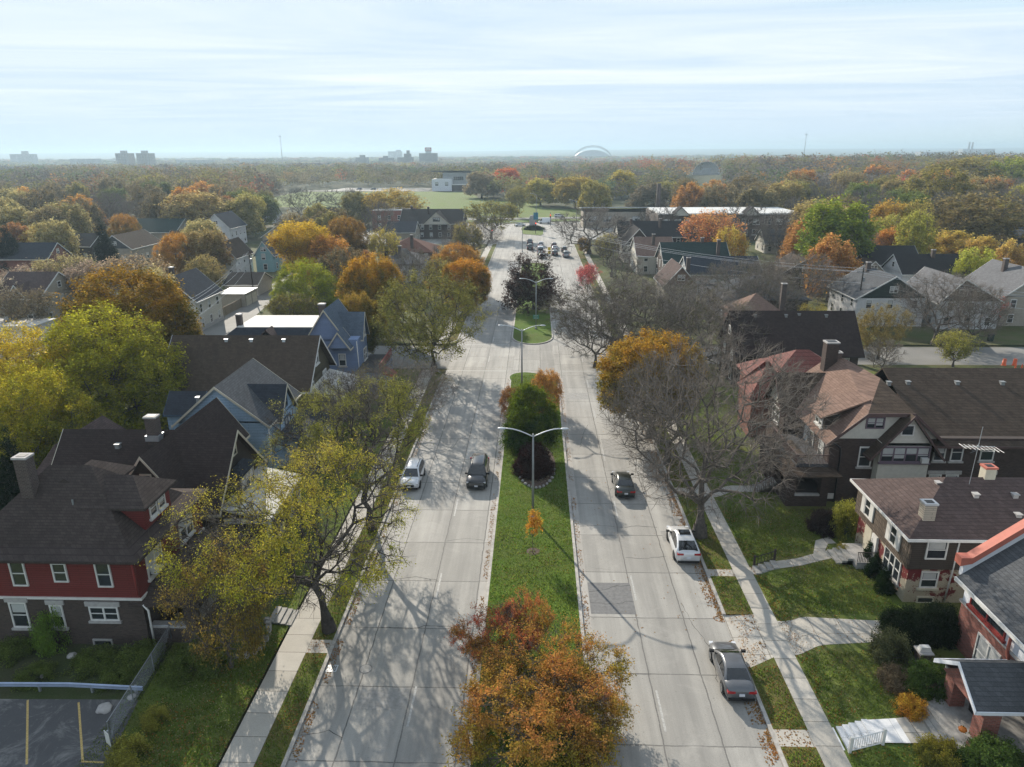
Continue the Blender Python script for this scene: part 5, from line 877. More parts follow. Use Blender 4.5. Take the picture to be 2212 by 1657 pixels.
tt('maple0','maple_tree','copper maple overhanging the left roadway, the farther of a pair',(985,530),11.5,130,(.26,.15,.05),(.40,.19,.05))
tt('bare0','street_tree','leafless tree arching over the left roadway beyond the copper maple',(1020,478),11,135)
tt('thin','street_tree','olive topped tree beside the left roadway near the junction',(1060,440),13,100,(.16,.15,.04))
tt('bare1','street_tree','leafless tree in front of the grey hip roofed house',(890,540),11,90)
tt('thin','garden_tree','slender yellow leaved tree by the rust roofed house',(830,505),12,60,(.25,.22,.05))
tt('midb','garden_tree','tall pale yellow tree left of the half timbered corner house',(850,415),15,120,(.28,.22,.06))
tt('mbare2','garden_tree','dark leafless tree standing before the park lawn at left',(745,412),14,110)
tt('mbare2','garden_tree','spreading leafless tree left of the park lawn',(650,412),15,90)
tt('maple0','maple_tree','apricot orange maple left of the pink gabled house',(378,508),12,100,(.26,.14,.04),(.46,.22,.05))
tt('midc','garden_tree','dusty rose brown tree right of the apricot maple',(440,500),13,90,(.2,.12,.07))
tt('midc','garden_tree','pale tawny tree above the apricot maple',(420,420),17,120,(.27,.19,.10))
tt('spruce','spruce_tree','narrow dark spruce among the roofs at left',(216,478),15,55,(.02,.03,.018))
tt('spruce','spruce_tree','dark spruce at the left edge above the slate roof',(8,485),14,50,(.018,.03,.022))
for px,py,h,w,c,lb in ((40,630,8,110,TA,'silvery tan leafless shrub tree at the left edge beside the beige house'),(125,560,10,130,(.27,.24,.12),'pale yellow grey tree above the huge maple'),(200,570,10,110,(.24,.19,.15),'pinkish grey tree above the huge maple'),(290,560,11,120,(.25,.2,.13),'tawny grey tree right of the huge maple crown'),(340,590,11,90,(.26,.2,.12),'dry tan tree just left of the alley house'),(60,580,9,120,(.25,.2,.16),'dusty pink grey tree above the beige house'),(10,610,8,80,(.28,.25,.2),'silver grey tree cut off by the left edge'),(440,560,9,70,(.2,.17,.07),'dull olive shrub tree behind the alley house')): tt('thin' if w>100 else 'midb','garden_tree',lb,(px,py),h,w,c)
tt('maple0','maple_tree','orange topped maple beside the dark spruce among the roofs',(262,467),12,70,(.16,.13,.03),(.42,.2,.05)); tt('midb','maple_tree','faded orange tree left of the brown roofed house',(82,492),10,75,(.36,.2,.08))
# right background
tt('thin','maple_tree','apricot orange thin tree in front of the school',(1540,465),14,130,(.46,.15,.08)); tt('mbare2','garden_tree','leafless tree before the left part of the school',(1425,452),13,95); tt('mbare2','garden_tree','dark leafless tree before the middle of the school',(1610,448),14,120); tt('mbare','garden_tree','grey leafless tree before the right end of the school',(1690,462),13,110); tt('midb','maple_tree','small apricot tree at the end of the school roof',(1580,500),11,70,(.45,.22,.06))
tt('midc','maple_tree','bright green tree right of the school',(1815,442),19,140,(.12,.17,.03),(.20,.24,.035)); tt('mida','garden_tree','bright lime shrub tree below the bright green tree',(1780,520),10,80,(.24,.28,.03))
tt('midc','garden_tree','amber tree between the green tree and the timbered house',(1935,442),16,85,(.30,.17,.05),(.38,.22,.05)); tt('midb','garden_tree','olive tree behind the amber tree',(1985,445),16,70,(.2,.18,.05))
tt('mida','maple_tree','tan orange tree under the timbered gable',(2050,502),10,110,(.36,.2,.07)); tt('mida','maple_tree','tan orange tree right of the timbered gable',(2120,515),9.5,85,(.34,.19,.07))
tt('midb','garden_tree','lime green tree above the taupe house',(2115,545),10,85,(.25,.27,.05)); tt('mida','garden_tree','tan orange tree at the right edge above the taupe house',(2190,525),10,60,(.36,.19,.08))
for px,py,h,w,lb,c in ((2080,352,24,150,'great olive oak at right beyond the timbered house',(.18,.155,.04)),(2150,345,24,150,'great olive oak cut by the right edge',(.20,.18,.04)),(2030,375,22,130,'olive oak left of the great oaks',(.17,.15,.04)),(2195,352,24,120,'bright green oak at the right edge',(.19,.22,.04)),(2115,430,17,190,'wide umbrella shaped brown olive tree right of the timbered gable',(.17,.14,.06)),(1985,470,15,70,'yellow green tree left of the timbered gable',(.24,.24,.05))): tt('midb','oak_tree',lb,(px,py),h,w,c,tuple(x*1.25 for x in c))
tt('bare0','street_tree','large leafless tree in front of the pale grey roofs at right',(2045,590),12,190); tt('locust2','street_tree','thin leaved tree in front of the white house with the utility pole',(1915,660),8.5,110,(.17,.14,.05)); tt('bare1','street_tree','leafless tree at the right edge above the orange barrels',(2120,620),10,130)
tt('thin','cherry_tree','bright crimson shrub tree beside the taupe house',(2130,640),5.5,75,(.45,.08,.09),cat='tree'); tt('thin','cherry_tree','small crimson tree beside the right roadway before the junction',(1270,575),6,50,(.45,.08,.10)); tt('midc','garden_tree','small yellow tree under the dark leafless tree before the junction',(1262,515),5,26,(.45,.3,.08))
tt('midc','maple_tree','tall scarlet maple by the park right of the pavilion',(1096,366),19,54,(.42,.085,.04)); tt('mida','park_tree','round yellow green tree right of the scarlet maple',(1168,390),15,75,(.25,.23,.06)); tt('thin','park_tree','small olive tree on the grass beside the traffic island',(1118,408),14,52,(.18,.17,.06)); tt('spruce','spruce_tree','dark conifer behind the round yellow green tree',(1192,383),15,45,(.02,.035,.02))
for px,py,h,w,lb,c in ((1245,385,17,85,'yellow willow left of the lagoon',(.30,.24,.06)),(1285,395,16,70,'olive willow beside the lagoon',(.25,.22,.06)),(1345,372,18,65,'golden willow beyond the lagoon',(.36,.26,.06)),(1040,375,17,75,'pale tan tree between pavilion and scarlet maple',(.22,.18,.11)),(1405,400,14,80,'grey brown tree above the school wing',(.15,.13,.09)),(1450,395,13,75,'yellow olive bush tree left of the school chimney',(.24,.22,.06)),(1560,405,16,90,'tawny tree right of the band shell',(.19,.16,.09)),(1640,410,16,100,'grey olive tree above the school roof',(.17,.15,.08)),(1725,395,17,80,'yellow green tree above the right end of the school',(.24,.23,.07)),(1895,362,20,62,'orange tree among the red trees at right',(.42,.18,.05)),(1905,395,14,55,'scarlet orange tree, lowest of the red trees at right',(.46,.14,.06)),(1940,388,16,50,'crimson tree right of the scarlet orange tree',(.42,.08,.08)),(1865,400,14,50,'vivid orange tree, leftmost of the low red trees',(.48,.17,.05)),(1970,372,18,50,'rust orange tree right of the crimson tree',(.4,.17,.06)),(1820,342,18,40,'coral red tree on the skyline right of the radio mast',(.42,.13,.06)),(1800,340,19,30,'amber tree on the skyline by the radio mast',(.36,.2,.07))): tt(random.choice(('mida','midb','midc')),'park_tree',lb,(px,py),h,w,c,tuple(x*1.15 for x in c))
for px,Y,h,w,pr,c,lb in ((20,160,9,8,'mbare',BR,'leafless tree on the right pavement strip opposite the far median'),(19.5,182,10,9,'mbare2',BR,'leafless tree in front of the dark green roofed house'),(20.5,204,8,7,'thin',(.2,.18,.06),'thin olive tree in front of the tan roofed house'),(-20,150,9,8,'thin',(.19,.17,.05),'thin olive tree on the left pavement strip opposite the far median'),(-21,172,10,9,'mbare',BR,'leafless tree beside the grey hip roofed house'),(-20.5,216,10,9,'midb',(.2,.15,.06),'brown tree at the left roadside before the junction'),(50,99.5,5,5,'mbare',BR,'small leafless tree by the cross street beside the dark flats'),(62,103,5,6,'thin',(.2,.2,.05),'sparse small tree by the cross street at right'),(47,119,6,6,'crab',(.3,.22,.05),'amber small tree beyond the cross street at right'),(24,122,7,6,'mbare',BR,'leafless tree in front of the tan pyramid roof')): tree(pr,'street_tree',lb,(px,Y,.1),w,h,c)
# ---- more individual trees between the houses, on a jittered grid, clear of roads, roofs and views
PAL_L=[('olive',(.18,.165,.06),3,'mida'),('brown',(.14,.10,.065),4,'midb'),('tawny',(.25,.19,.10),3,'midc'),('grey leafless',(.15,.13,.12),4,'mbare'),('yellow olive',(.25,.23,.07),3,'midb'),('rusty',(.25,.12,.06),2,'mida'),('dull green',(.11,.13,.05),3,'midc'),('dark leafless',(.12,.11,.1),2,'mbare2'),('orange',(.36,.17,.05),1,'mida')]
PAL_R=[('olive',(.19,.17,.05),4,'mida'),('tawny',(.24,.17,.08),3,'midc'),('grey leafless',(.15,.13,.12),5,'mbare'),('yellow green',(.26,.25,.06),3,'midb'),('rusty orange',(.33,.16,.06),1.5,'mida'),('orange',(.4,.18,.05),2,'midc'),('green',(.12,.15,.04),2,'midc'),('brown',(.16,.11,.06),3,'midb')]
LM={'white gabled house':(510,500),'pink gabled house':(515,560),'golden fan tree':(640,540),'school':(1480,470),'park pavilion':(975,400),'band shell':(1528,368),'twin apartment towers':(285,345),'timbered house':(2040,490),'black roofed houses':(1960,560),'white pole house':(1890,620),'beige house':(90,640),'slate roof at left edge':(40,540),'half timbered corner house':(940,470),'rust roofed house':(895,530),'scarlet maple':(1095,400),'lagoon':(1330,425),'park lawn':(700,420),'grey green roof':(325,490),'brown roofed house':(290,530),'traffic island':(1150,495),'alley house':(430,630),'dark green roof':(1450,545),'wide brown roof':(1710,710),'red trees':(1910,400),'great olive oaks':(2110,390),'bright green tree':(1815,500),'brewery block':(922,340),'car park':(620,405)}
CLEAR=[(390,560,485,725,135),(445,590,570,680,160),(465,520,590,600,195),(460,465,562,540,255),(30,590,130,700,135),(0,690,110,725,120),(1090,430,1230,600,330),(1255,430,1700,500,300),(1320,490,1620,600,230),(1810,560,2212,720,145),(1860,530,2080,600,180),(1985,450,2100,545,255),(2080,500,2212,560,235),(835,505,955,580,205),(860,440,1005,520,290),(240,480,372,560,260),(0,525,105,570,200),(600,400,730,436,600),(905,400,1030,440,600),(600,398,935,412,600),(935,378,1015,416,625),(1495,350,1560,388,845),(570,570,620,690,170),(1100,395,1260,505,360),(430,640,620,740,120),(1550,660,1870,770,120),(1300,405,1440,445,430)]
FILL=[]
def clear_ok(p,w,h):
    x,yt,k=PX((p[0],p[1],p[2]+h)); _,yb,_=PX((p[0],p[1],p[2])); hw=.5*w*F_PX/k
    if x+hw<-60 or x-hw>2272: return False
    for x0,y0,x1,y1,Yd in CLEAR:
        if p[1]<Yd-3 and x+hw*.8>x0 and x-hw*.8<x1 and yb>y0+6 and yt<y1-6: return False
    return True
def on_road(x,y): return abs(x)<19 or (99<y<117) or (y>245 and y<350 and -75<x<62) or (-68<x<-52 and 112<y<205) or (x>100 and y<122) or any(a-3.5<x<b_+3.5 and c-3.5<y<d+3.5 for a,b_,c,d in HB)
def in_poly(x,y,P):
    c=False
    for (x0,y0),(x1,y1) in zip(P,P[1:]+P[:1]):
        if (y0>y)!=(y1>y) and x<(x1-x0)*(y-y0)/(y1-y0)+x0: c=not c
    return c
PARK=[(-195,475),(-60,430),(-30,420),(-11,345),(75,350),(60,430),(-30,490),(-50,600),(-84,605),(-180,660),(-195,600)]; LAG=[(38,428),(70,416),(130,421),(156,450),(120,474),(60,472),(36,455)]
y=118.
have=[(o.location.x,o.location.y,w) for o,w,h in TREES]
while y<430:
    st=11.5+y*.022; x=-.80*y-10
    while x<.80*y+20:
        X=x+random.uniform(-.4,.4)*st; Y=y+random.uniform(-.4,.4)*st; x+=st
        pal=PAL_L if X<-15 else PAL_R; wd,c,_,pr=random.choices(pal,[q[2] for q in pal])[0]; h=random.uniform(9,15.5)*(1 if X<0 else 1.08)*(1+max(0,(Y-250))/900); w=h*random.uniform(.75,1.05)
        if on_road(X,Y) or in_poly(X,Y,PARK) or in_poly(X,Y,LAG) or not clear_ok((X,Y,0),w,h): continue
        if any((X-a)**2+(Y-b_)**2<(.33*(w+ww))**2 for a,b_,ww in have): continue
        have.append((X,Y,w)); FILL.append((X,Y,w,h,wd,c,pr))
    y+=st
random.shuffle(FILL); FILL=sorted(FILL,key=lambda f:f[1])[:205]
recs=[]
for X,Y,w,h,wd,c,pr in FILL:
    px,py,k=PX((X,Y,h*.6)); nm,(lx,ly)=min(LM.items(),key=lambda q:(q[1][0]-px)**2+(1.6*(q[1][1]-py))**2); dx_,dy_=px-lx,(py-ly)*1.6
    rel=('left of' if dx_<0 else 'right of') if abs(dx_)>abs(dy_) else ('beyond' if dy_<0 else 'in front of'); recs.append([f'{wd} tree {rel} the {nm}',dx_*dx_+dy_*dy_,(X,Y,w,h,wd,c,pr)])
cnt={}
for r_ in recs: cnt.setdefault(r_[0],[]).append(r_)
ORD=['nearest to it','second nearest to it','third nearest to it','fourth nearest to it','fifth nearest to it','sixth nearest to it','seventh nearest to it','eighth nearest to it','ninth nearest to it']
USED={o_.get('label') for o_ in bpy.data.objects if o_.parent is None}
for lb,rs in cnt.items():
    rs.sort(key=lambda r_:r_[1])
    if any(lb+(', '+ORD[min(i,8)] if len(rs)>1 else '')==q_ for q_ in USED for i in range(len(rs))): lb+=' among other crowns'
    for i,(_,_,(X,Y,w,h,wd,c,pr)) in enumerate(rs):
        j=random.uniform(.85,1.2); c=tuple(v*j for v in c); full=lb if len(rs)==1 else lb+', '+ORD[min(i,8)]
        tree(pr,'bare_tree' if 'leafless' in wd else 'broadleaf_tree',full,(X,Y,0),w,h,c,tuple(v*1.2 for v in c),group='trees among the houses beyond the cross street')
# ---- the far woods: one mass of crowns that nobody could count
g=np.random.default_rng(77); Vs=[];Fs=[];Cs=[];b0=0
PALF=np.array([[.16,.15,.06],[.13,.11,.07],[.18,.15,.09],[.13,.115,.10],[.20,.18,.07],[.20,.12,.065],[.10,.125,.06],[.28,.11,.06],[.27,.16,.06]]); PWL=np.array([4,5,4,9,2.5,1.2,3,.25,.6]); PWR=np.array([4,4,3,6,3,2.2,2,1.4,1.8])
pos=[]
y=400.
while y<3400:
    st=(10 if y<900 else 17)+(y-400)*(.006 if y<900 else .009); xs=np.arange(-.80*y-40,.80*y+40,st); 
    for x in xs: pos.append((x+g.uniform(-.5,.5)*st,y+g.uniform(-.5,.5)*st,st))
    y+=st*(1 if y<900 else 1.5)
nf=0
for X,Y,st in pos:
    if in_poly(X,Y,PARK) or in_poly(X,Y,LAG) or any(a-5<X<b_+5 and c-5<Y<d+5 for a,b_,c,d in HB) or (Y<430 and any((X-a)**2+(Y-b_)**2<(.4*ww+4)**2 for a,b_,ww in have)): continue
    if Y>900 and nz(np.array([[X,Y,0.]]),.006,5)[0]<.33: continue
    nn=nz(np.array([[X,Y,0.]]),.012,8)[0]; h=g.uniform(9,17)*(.75+.6*nn)*(1.12 if X>40 and Y<1000 else 1) if Y<900 else g.uniform(11,19); w=min(h*g.uniform(.75,1.1),st*1.35) if Y<900 else st*g.uniform(.8,1.3); zb=far_z(Y)+bump(X,Y)
    if not clear_ok((X,Y,zb),w,h): continue
    n=int(190 if Y<650 else 150 if Y<900 else 75); u=g.normal(size=(n,3)); u[:,2]=np.abs(u[:,2])*1.0-.25; u/=np.linalg.norm(u,axis=1,keepdims=True); rr=g.uniform(.55,1,n)[:,None]**.5
    lump=1+(.28 if Y<900 else .12)*np.sin(u@g.normal(size=3)*4+g.uniform(0,6))[:,None]; P=u*rr*lump*np.array([w/2,w/2,h*.42])+np.array([X,Y,zb+h*.55])
    V,F=quads(P,w*(.11 if Y<900 else .14),g,.25,.7,u*1.3); Vs.append(V);Fs.append(F+b0);b0+=len(V); pw=(PWL if X<-20 else PWR)*np.exp(2.2*np.sin(np.arange(9)*2.4+X*.011+1.7*math.sin(Y*.009))); ci=g.choice(9,p=pw/pw.sum()); Cs.append(np.repeat(PALF[ci][None]*g.uniform(1.2,1.6),n,0)); nf+=1
V=np.concatenate(Vs);F=np.concatenate(Fs);C4=np.concatenate(Cs)
m=bpy.data.materials.new('far_foliage'); m.use_nodes=True; t=m.node_tree; t.nodes.clear(); a=N(t,'ShaderNodeAttribute',attribute_name='leaf_colour'); gi=N(t,'ShaderNodeNewGeometry'); hs=N(t,'ShaderNodeHueSaturation'); mr=N(t,'ShaderNodeMapRange'); mr.inputs[3].default_value=.8; mr.inputs[4].default_value=1.2; L(t,gi.outputs['Random Per Island'],mr.inputs[0]); L(t,mr.outputs[0],hs.inputs['Value']); L(t,a.outputs['Color'],hs.inputs['Color'])
d=N(t,'ShaderNodeBsdfDiffuse'); tr=N(t,'ShaderNodeBsdfTranslucent'); mx=N(t,'ShaderNodeMixShader'); mx.inputs[0].default_value=.35; L(t,hs.outputs[0],d.inputs[0]); L(t,hs.outputs[0],tr.inputs[0]); L(t,d.outputs[0],mx.inputs[1]); L(t,tr.outputs[0],mx.inputs[2]); L(t,mx.outputs[0],N(t,'ShaderNodeOutputMaterial').inputs[0])
me=np_mesh('far_woods',V,F,m); ca=me.attributes.new('leaf_colour','FLOAT_COLOR','FACE'); ca.data.foreach_set('color',np.concatenate([C4,np.ones((len(C4),1))],1).astype(np.float32).ravel())
o=bpy.data.objects.new('far_woods',me); link(o); tag(o,'autumn woods stretching to the horizon beyond the park and houses','woods',kind='stuff')
print('far trees',nf,'fill',len(FILL),'trees',len(TREES))
# ---------------------------------------------------------------- cars
def panel(q,u0,u1,v0,v1,off=.012,th=.02):              # plate lying on a quad a,b,c,d (u along a-b, v along a-d)
    a,b,c,d=[Vector(p) for p in q]; f=lambda u,v:(a*(1-u)+b*u)*(1-v)+(d*(1-u)+c*u)*v
    n=(b-a).cross(d-a).normalized(); P=[f(u0,v0),f(u1,v0),f(u1,v1),f(u0,v1)]; return [p+n*off for p in P]+[p-n*th for p in P]
BOXF=[(0,1,2,3),(7,6,5,4),(0,4,5,1),(1,5,6,2),(2,6,7,3),(3,7,4,0)]
WHEELS={}
PROF=dict(sedan=[(-1.68,.02),(-1.36,.42),(-.88,.88),(-.5,.985),(-.1,1.0),(.3,.93),(.75,.56),(1.3,.02)],suv=[(-2.3,.02),(-2.12,.62),(-1.85,.93),(-1.2,1.0),(-.1,1.0),(.45,.90),(.85,.50),(1.3,.02)],
 bigsuv=[(-2.5,.02),(-2.4,.62),(-2.2,.95),(-1.4,1.0),(.1,1.0),(.65,.90),(.95,.52),(1.35,.02)],coupe=[(-2.25,.06),(-1.8,.42),(-1.15,.80),(-.6,.97),(-.1,1.0),(.3,.93),(.75,.55),(1.3,.02)],van=[(-2.82,.02),(-2.8,.6),(-2.7,.97),(-1.5,1.0),(.9,1.0),(1.35,.90),(1.75,.48),(2.2,.02)])
def car(name,label,loc,rz,color,kind='sedan',rim='rim',plates='r',group=None,extra=None):
    sp=dict(sedan=(4.8,1.84,[(-2.4,.74,.80),(-2.33,.90,.98),(-1.6,.985,1.02),(0,1,.98),(1.15,.985,.95),(2.05,.93,.82),(2.36,.78,.66)],(-1.85,1.15),(-1.0,.2),1.46),
      suv=(4.75,1.9,[(-2.37,.80,.95),(-2.3,.93,1.1),(-1.6,.99,1.1),(0,1,1.07),(1.15,.985,1.05),(2.1,.94,.95),(2.35,.80,.78)],(-2.24,1.3),(-1.95,.3),1.7),
      bigsuv=(5.1,2.0,[(-2.55,.86,1.0),(-2.5,.95,1.15),(-1.6,1,1.15),(0,1,1.12),(1.3,.99,1.1),(2.4,.96,1.03),(2.55,.86,.9)],(-2.45,1.3),(-2.3,.5),1.9),
      coupe=(4.85,1.98,[(-2.42,.76,.9),(-2.33,.92,1.14),(-1.6,1,1.13),(0,.99,1.05),(1.15,.985,1.03),(2.1,.92,.9),(2.4,.74,.7)],(-2.2,1.2),(-.85,.2),1.7),
      van=(5.7,2.05,[(-2.85,.92,1.2),(-2.8,.97,1.3),(-1.6,1,1.3),(0,1,1.3),(1.6,.99,1.25),(2.6,.93,1.05),(2.82,.80,.8)],(-2.8,2.1),(-2.75,1.25),2.5))[kind]
    Ln,Wd,st,base,roof,H=sp; t=thing(name,label,'car' if kind!='van' else 'van',loc,rz,group); hw=Wd/2; zb=.24
    b=MB(); v=[];f=[]; n=10
    for y,wf,zt in st:
        w=hw*wf; ring=[(.86*w,zb),(w*.99,zb+.16),(w,.52),(w*.985,zt-.16),(w*.90,zt-.03)]; top=zt+.03
        v+= [(x,y,z) for x,z in ring]+[(.45*w,y,top),(-.45*w,y,top)]+[(-x,y,z) for x,z in ring[::-1]]
    n=12
    for i in range(len(st)-1):
        for k in range(n): f.append((i*n+k,i*n+(k+1)%n,(i+1)*n+(k+1)%n,(i+1)*n+k))
    f+=[tuple(range(n)),tuple(range((len(st)-1)*n,len(st)*n))[::-1]]; b.add(v,f)
    zbelt=st[3][2]-.05; wb=hw*.93; wr=hw*(.64 if kind!='van' else .86); prof=PROF[kind]; Hh=H-zbelt; nP=len(prof)
    wx=lambda z:wb-(wb-wr)*max(0,(z-zbelt)/Hh)**1.25
    def P(mb,nm,mat,smooth=False,par=None):
        o=mb.build(nm,MAT[mat],par or t,smooth); o.color=(*color,1); return o
    v=[]
    for y,u in prof:
        z=zbelt+Hh*u; v+=[(wb,y,zbelt-.03),(wx(z),y,z-.03),(wx(z)*.86,y,z),(0,y,z+.02*u),(-wx(z)*.86,y,z),(-wx(z),y,z-.03),(-wb,y,zbelt-.03)]
    f=[(i*7+k,i*7+k+1,(i+1)*7+k+1,(i+1)*7+k) for i in range(nP-1) for k in range(6)]; f+=[tuple(range(7)),tuple(range(7*(nP-1),7*nP))[::-1]]; b.add(v,f); P(b,'body','paint',True)
    def span(a,c,m=.1):                                 # glass lying on the top of the loft between two stations
        q=[]; A,C_=prof[a],prof[c]
        n=c-a
        for i in range(n+1):
            y,u=prof[a+i]; 
            if i==0: y,u=prof[a][0]+(prof[a+1][0]-prof[a][0])*.14,prof[a][1]+(prof[a+1][1]-prof[a][1])*.14
            if i==n: y,u=prof[c][0]+(prof[c-1][0]-prof[c][0])*.14,prof[c][1]+(prof[c-1][1]-prof[c][1])*.14
            q.append((y,zbelt+Hh*u))
        sg=1 if a>=nP//2 else -1; vv=[]
        for y,z in q: x=wx(z)*.85; vv+=[(x,y+sg*.014,z+.012),(-x,y+sg*.014,z+.012),(-x,y-sg*.03,z-.04),(x,y-sg*.03,z-.04)]
        ff=[(4*i+k,4*i+(k+1)%4,4*i+4+(k+1)%4,4*i+4+k) for i in range(n) for k in range(4)]+[(0,1,2,3),(4*n+3,4*n+2,4*n+1,4*n)]; return MB().add(vv,ff)
    P(span(nP-3,nP-1),'windshield','carglass'); P(span(0,2),'rear_window','carglass')
    yy_=[p[0] for p in prof]; uu_=[p[1] for p in prof]; y0,y1=prof[0][0],prof[-1][0]; yb=.5*(prof[2][0]+prof[-3][0])
    for ya,yc in (((prof[1][0]+.12,yb-.05),(yb+.05,prof[-2][0]+.12)) if kind!='van' else ((prof[-3][0]-.15,prof[-2][0]+.2),)):
        ys=np.linspace(ya,yc,7); zt=[zbelt+Hh*max(.12,float(np.interp(y,yy_,uu_))-.16/Hh*.75) for y in ys]; zl_=zbelt+.06
        for sx in (-1,1):
            vv=[]
            for y,z in zip(ys,zt): z=max(z,zl_+.02); a1,a2=wx(zl_),wx(z); vv+=[(sx*(a1+.012),y,zl_),(sx*(a2+.012),y,z),(sx*(a2-.05),y,z),(sx*(a1-.05),y,zl_)]
            ff=[(4*i+k,4*i+(k+1)%4,4*i+4+(k+1)%4,4*i+4+k) for i in range(6) for k in range(4)]+[(0,1,2,3),(27,26,25,24)]; P(MB().add(vv,ff),'side_window','carglass')
    r=.345 if kind!='van' else .37; key=(rim,r)
    if key not in WHEELS: WHEELS[key]=(MB().lathe([(r*.6,-.11),(r*.93,-.115),(r,-.08),(r,.08),(r*.93,.115),(r*.6,.11)],n=20,axis='x').mesh('wheel',MAT['rubber'],True),)
    if key not in WHEELS or len(WHEELS[key])<2:
        m_=MB()
        for k in range(5):
            a=2*math.pi*k/5; m_.prism([(math.cos(a-.2)*.06,math.sin(a-.2)*.06),(math.cos(a-.13)*r*.66,math.sin(a-.13)*r*.66),(math.cos(a+.13)*r*.66,math.sin(a+.13)*r*.66),(math.cos(a+.2)*.06,math.sin(a+.2)*.06)],'x',-.118,.118)
        m_.lathe([(r*.62,-.112),(r*.70,-.121),(r*.70,.121),(r*.62,.112)],n=20,axis='x'); WHEELS[key]=(WHEELS[key][0],m_.mesh('rim',MAT[rim]))
    ax=Ln*.30
    for sx in (-1,1):
        for yy in (-ax,ax):
            P(MB().lathe([(r*1.17,-.02),(r*1.17,.006)],(sx*(hw-.012) ,yy,r+.01),18,'x'),'wheel_arch','black'); w=link(bpy.data.objects.new('wheel',WHEELS[key][0]),t); w.location=(sx*(hw-.09),yy,r); link(bpy.data.objects.new('rim',WHEELS[key][1]),w)
        zf=st[-2][2]; zr=st[1][2]
        P(MB().box(sx*hw*.86-.2,sx*hw*.86+.05 if sx>0 else sx*hw*.86+.2,st[-1][0]-.26,st[-1][0]-.02,zf-.24,zf-.10) if sx>0 else MB().box(-hw*.86-.05,-hw*.86+.2,st[-1][0]-.26,st[-1][0]-.02,zf-.24,zf-.10),'headlight','headlight')
        P(MB().box(min(sx*hw*.42,sx*hw*.915),max(sx*hw*.42,sx*hw*.915),st[0][0]-.015,st[0][0]+.2,zr-.24,zr-.10) if kind not in('bigsuv','van') else MB().box(min(sx*hw*.80,sx*hw*.97),max(sx*hw*.80,sx*hw*.97),st[0][0]-.015,st[0][0]+.16,zr-.45,zr+.1),'taillight','taillight')
        P(MB().box(min(sx*hw*.92,sx*(hw+.2)),max(sx*hw*.92,sx*(hw+.2)),y1-.35,y1-.2,zbelt+.02,zbelt+.17),'mirror','black' if color[0]<.4 else 'black')
    P(MB().box(-hw*.86,hw*.86,st[-1][0]-.2,st[-1][0]+.03,.26,.44),'front_bumper','black'); P(MB().box(-hw*.84,hw*.84,st[0][0]-.04,st[0][0]+.2,.25,.42),'rear_bumper','black'); P(MB().box(-hw*.5,hw*.5,st[-1][0]-.12,st[-1][0]+.025,.50,st[-1][2]-.06),'grille','black')
    if 'r' in plates: P(MB().box(-.16,.16,st[0][0]-.05,st[0][0]+.05,.58,.73),'number_plate','plate')
    if 'f' in plates: P(MB().box(-.16,.16,st[-1][0]-.05,st[-1][0]+.045,.45,.60),'number_plate','plate')
    if extra=='rails':
        for sx in (-1,1): P(MB().box(sx*wr*.86-.02,sx*wr*.86+.02,prof[2][0]+.1,prof[-3][0]-.1,H-.02,H+.05),'roof_rail','black')
    if extra=='sunroof': P(MB().box(-wr*.72,wr*.72,-.62,.15,H-.04,H+.026),'sunroof','carglass')
    if kind=='bigsuv': P(MB().box(-hw*.7,hw*.7,st[-1][0]-.1,st[-1][0]+.03,.62,.66).box(-hw*.7,hw*.7,st[-1][0]-.1,st[-1][0]+.03,.74,.78),'grille_bar','rim')
    return t
CARC={}
def place_car(kind,name,label,x,y,rz,color,**k):
    key=(kind,k.get('rim'),k.get('extra'),k.get('plates'))
    if key not in CARC: CARC[key]=car(name,label,(x,y,.002),rz,color,kind,**k); return CARC[key]
    o=copy_tree(CARC[key]); o.name=name; o.location=(x,y,.002); o.rotation_euler=(0,0,rz); tag(o,label,None,k.get('group'))
    for c in kids(o): c.color=(*color,1)
    return o
WH=(.62,.63,.64)
place_car('suv','parked_suv','white compact suv facing the camera, parked at the left kerb',-11.95,63.4,math.pi,WH,rim='darkrim',plates='f',extra='rails')
place_car('bigsuv','driving_suv','black full size suv driving towards the camera on the left roadway',-5.55,63.9,math.pi,(.012,.012,.014),plates='f',extra='rails')
place_car('sedan','driving_sedan','old dark green black sedan driving away on the right roadway',8.55,62.2,0,(.02,.024,.02),plates='r')
place_car('coupe','parked_coupe_suv','white sloping back suv parked at the right kerb by the forked tree',12.1,51.3,0,WH,rim='darkrim',plates='r',extra='sunroof')
place_car('sedan','parked_sedan','silver grey sedan parked at the right kerb, nearest car to the camera',12.2,36.6,0,(.10,.103,.11),plates='r')
q=[('bigsuv',-1.8,250,(.05,.05,.055),'dark suv first in the left file of the queue'),('bigsuv',-1.7,236.5,(.012,.012,.014),'black suv second in the left file of the queue'),('suv',1.9,243.5,(.45,.46,.47),'silver suv heading the middle file of the queue'),('suv',1.5,234,(.3,.02,.02),'red suv second in the middle file of the queue'),('van',1.7,225.5,(.6,.62,.64),'white van in the middle file of the queue'),('sedan',2.0,216.5,WH,'white sedan last in the middle file of the queue'),
 ('suv',6.3,241.5,(.10,.02,.02),'maroon suv heading the right file of the queue'),('sedan',6.35,234.8,(.4,.4,.42),'silver sedan second in the right file of the queue'),('suv',6.1,222.5,(.02,.012,.012),'black suv with lit red tail lamps last in the right file of the queue'),('suv',9.3,231,(.08,.08,.085),'dark grey suv at the kerb side of the queue'),('bigsuv',9.4,219,(.3,.31,.32),'grey suv under the dark leafless tree beside the queue')]
for k,x,y,c,lb in q: place_car(k,'queued_car' if k!='van' else 'queued_van',lb,x,y,0,c,plates='r',group='cars queued at the junction')
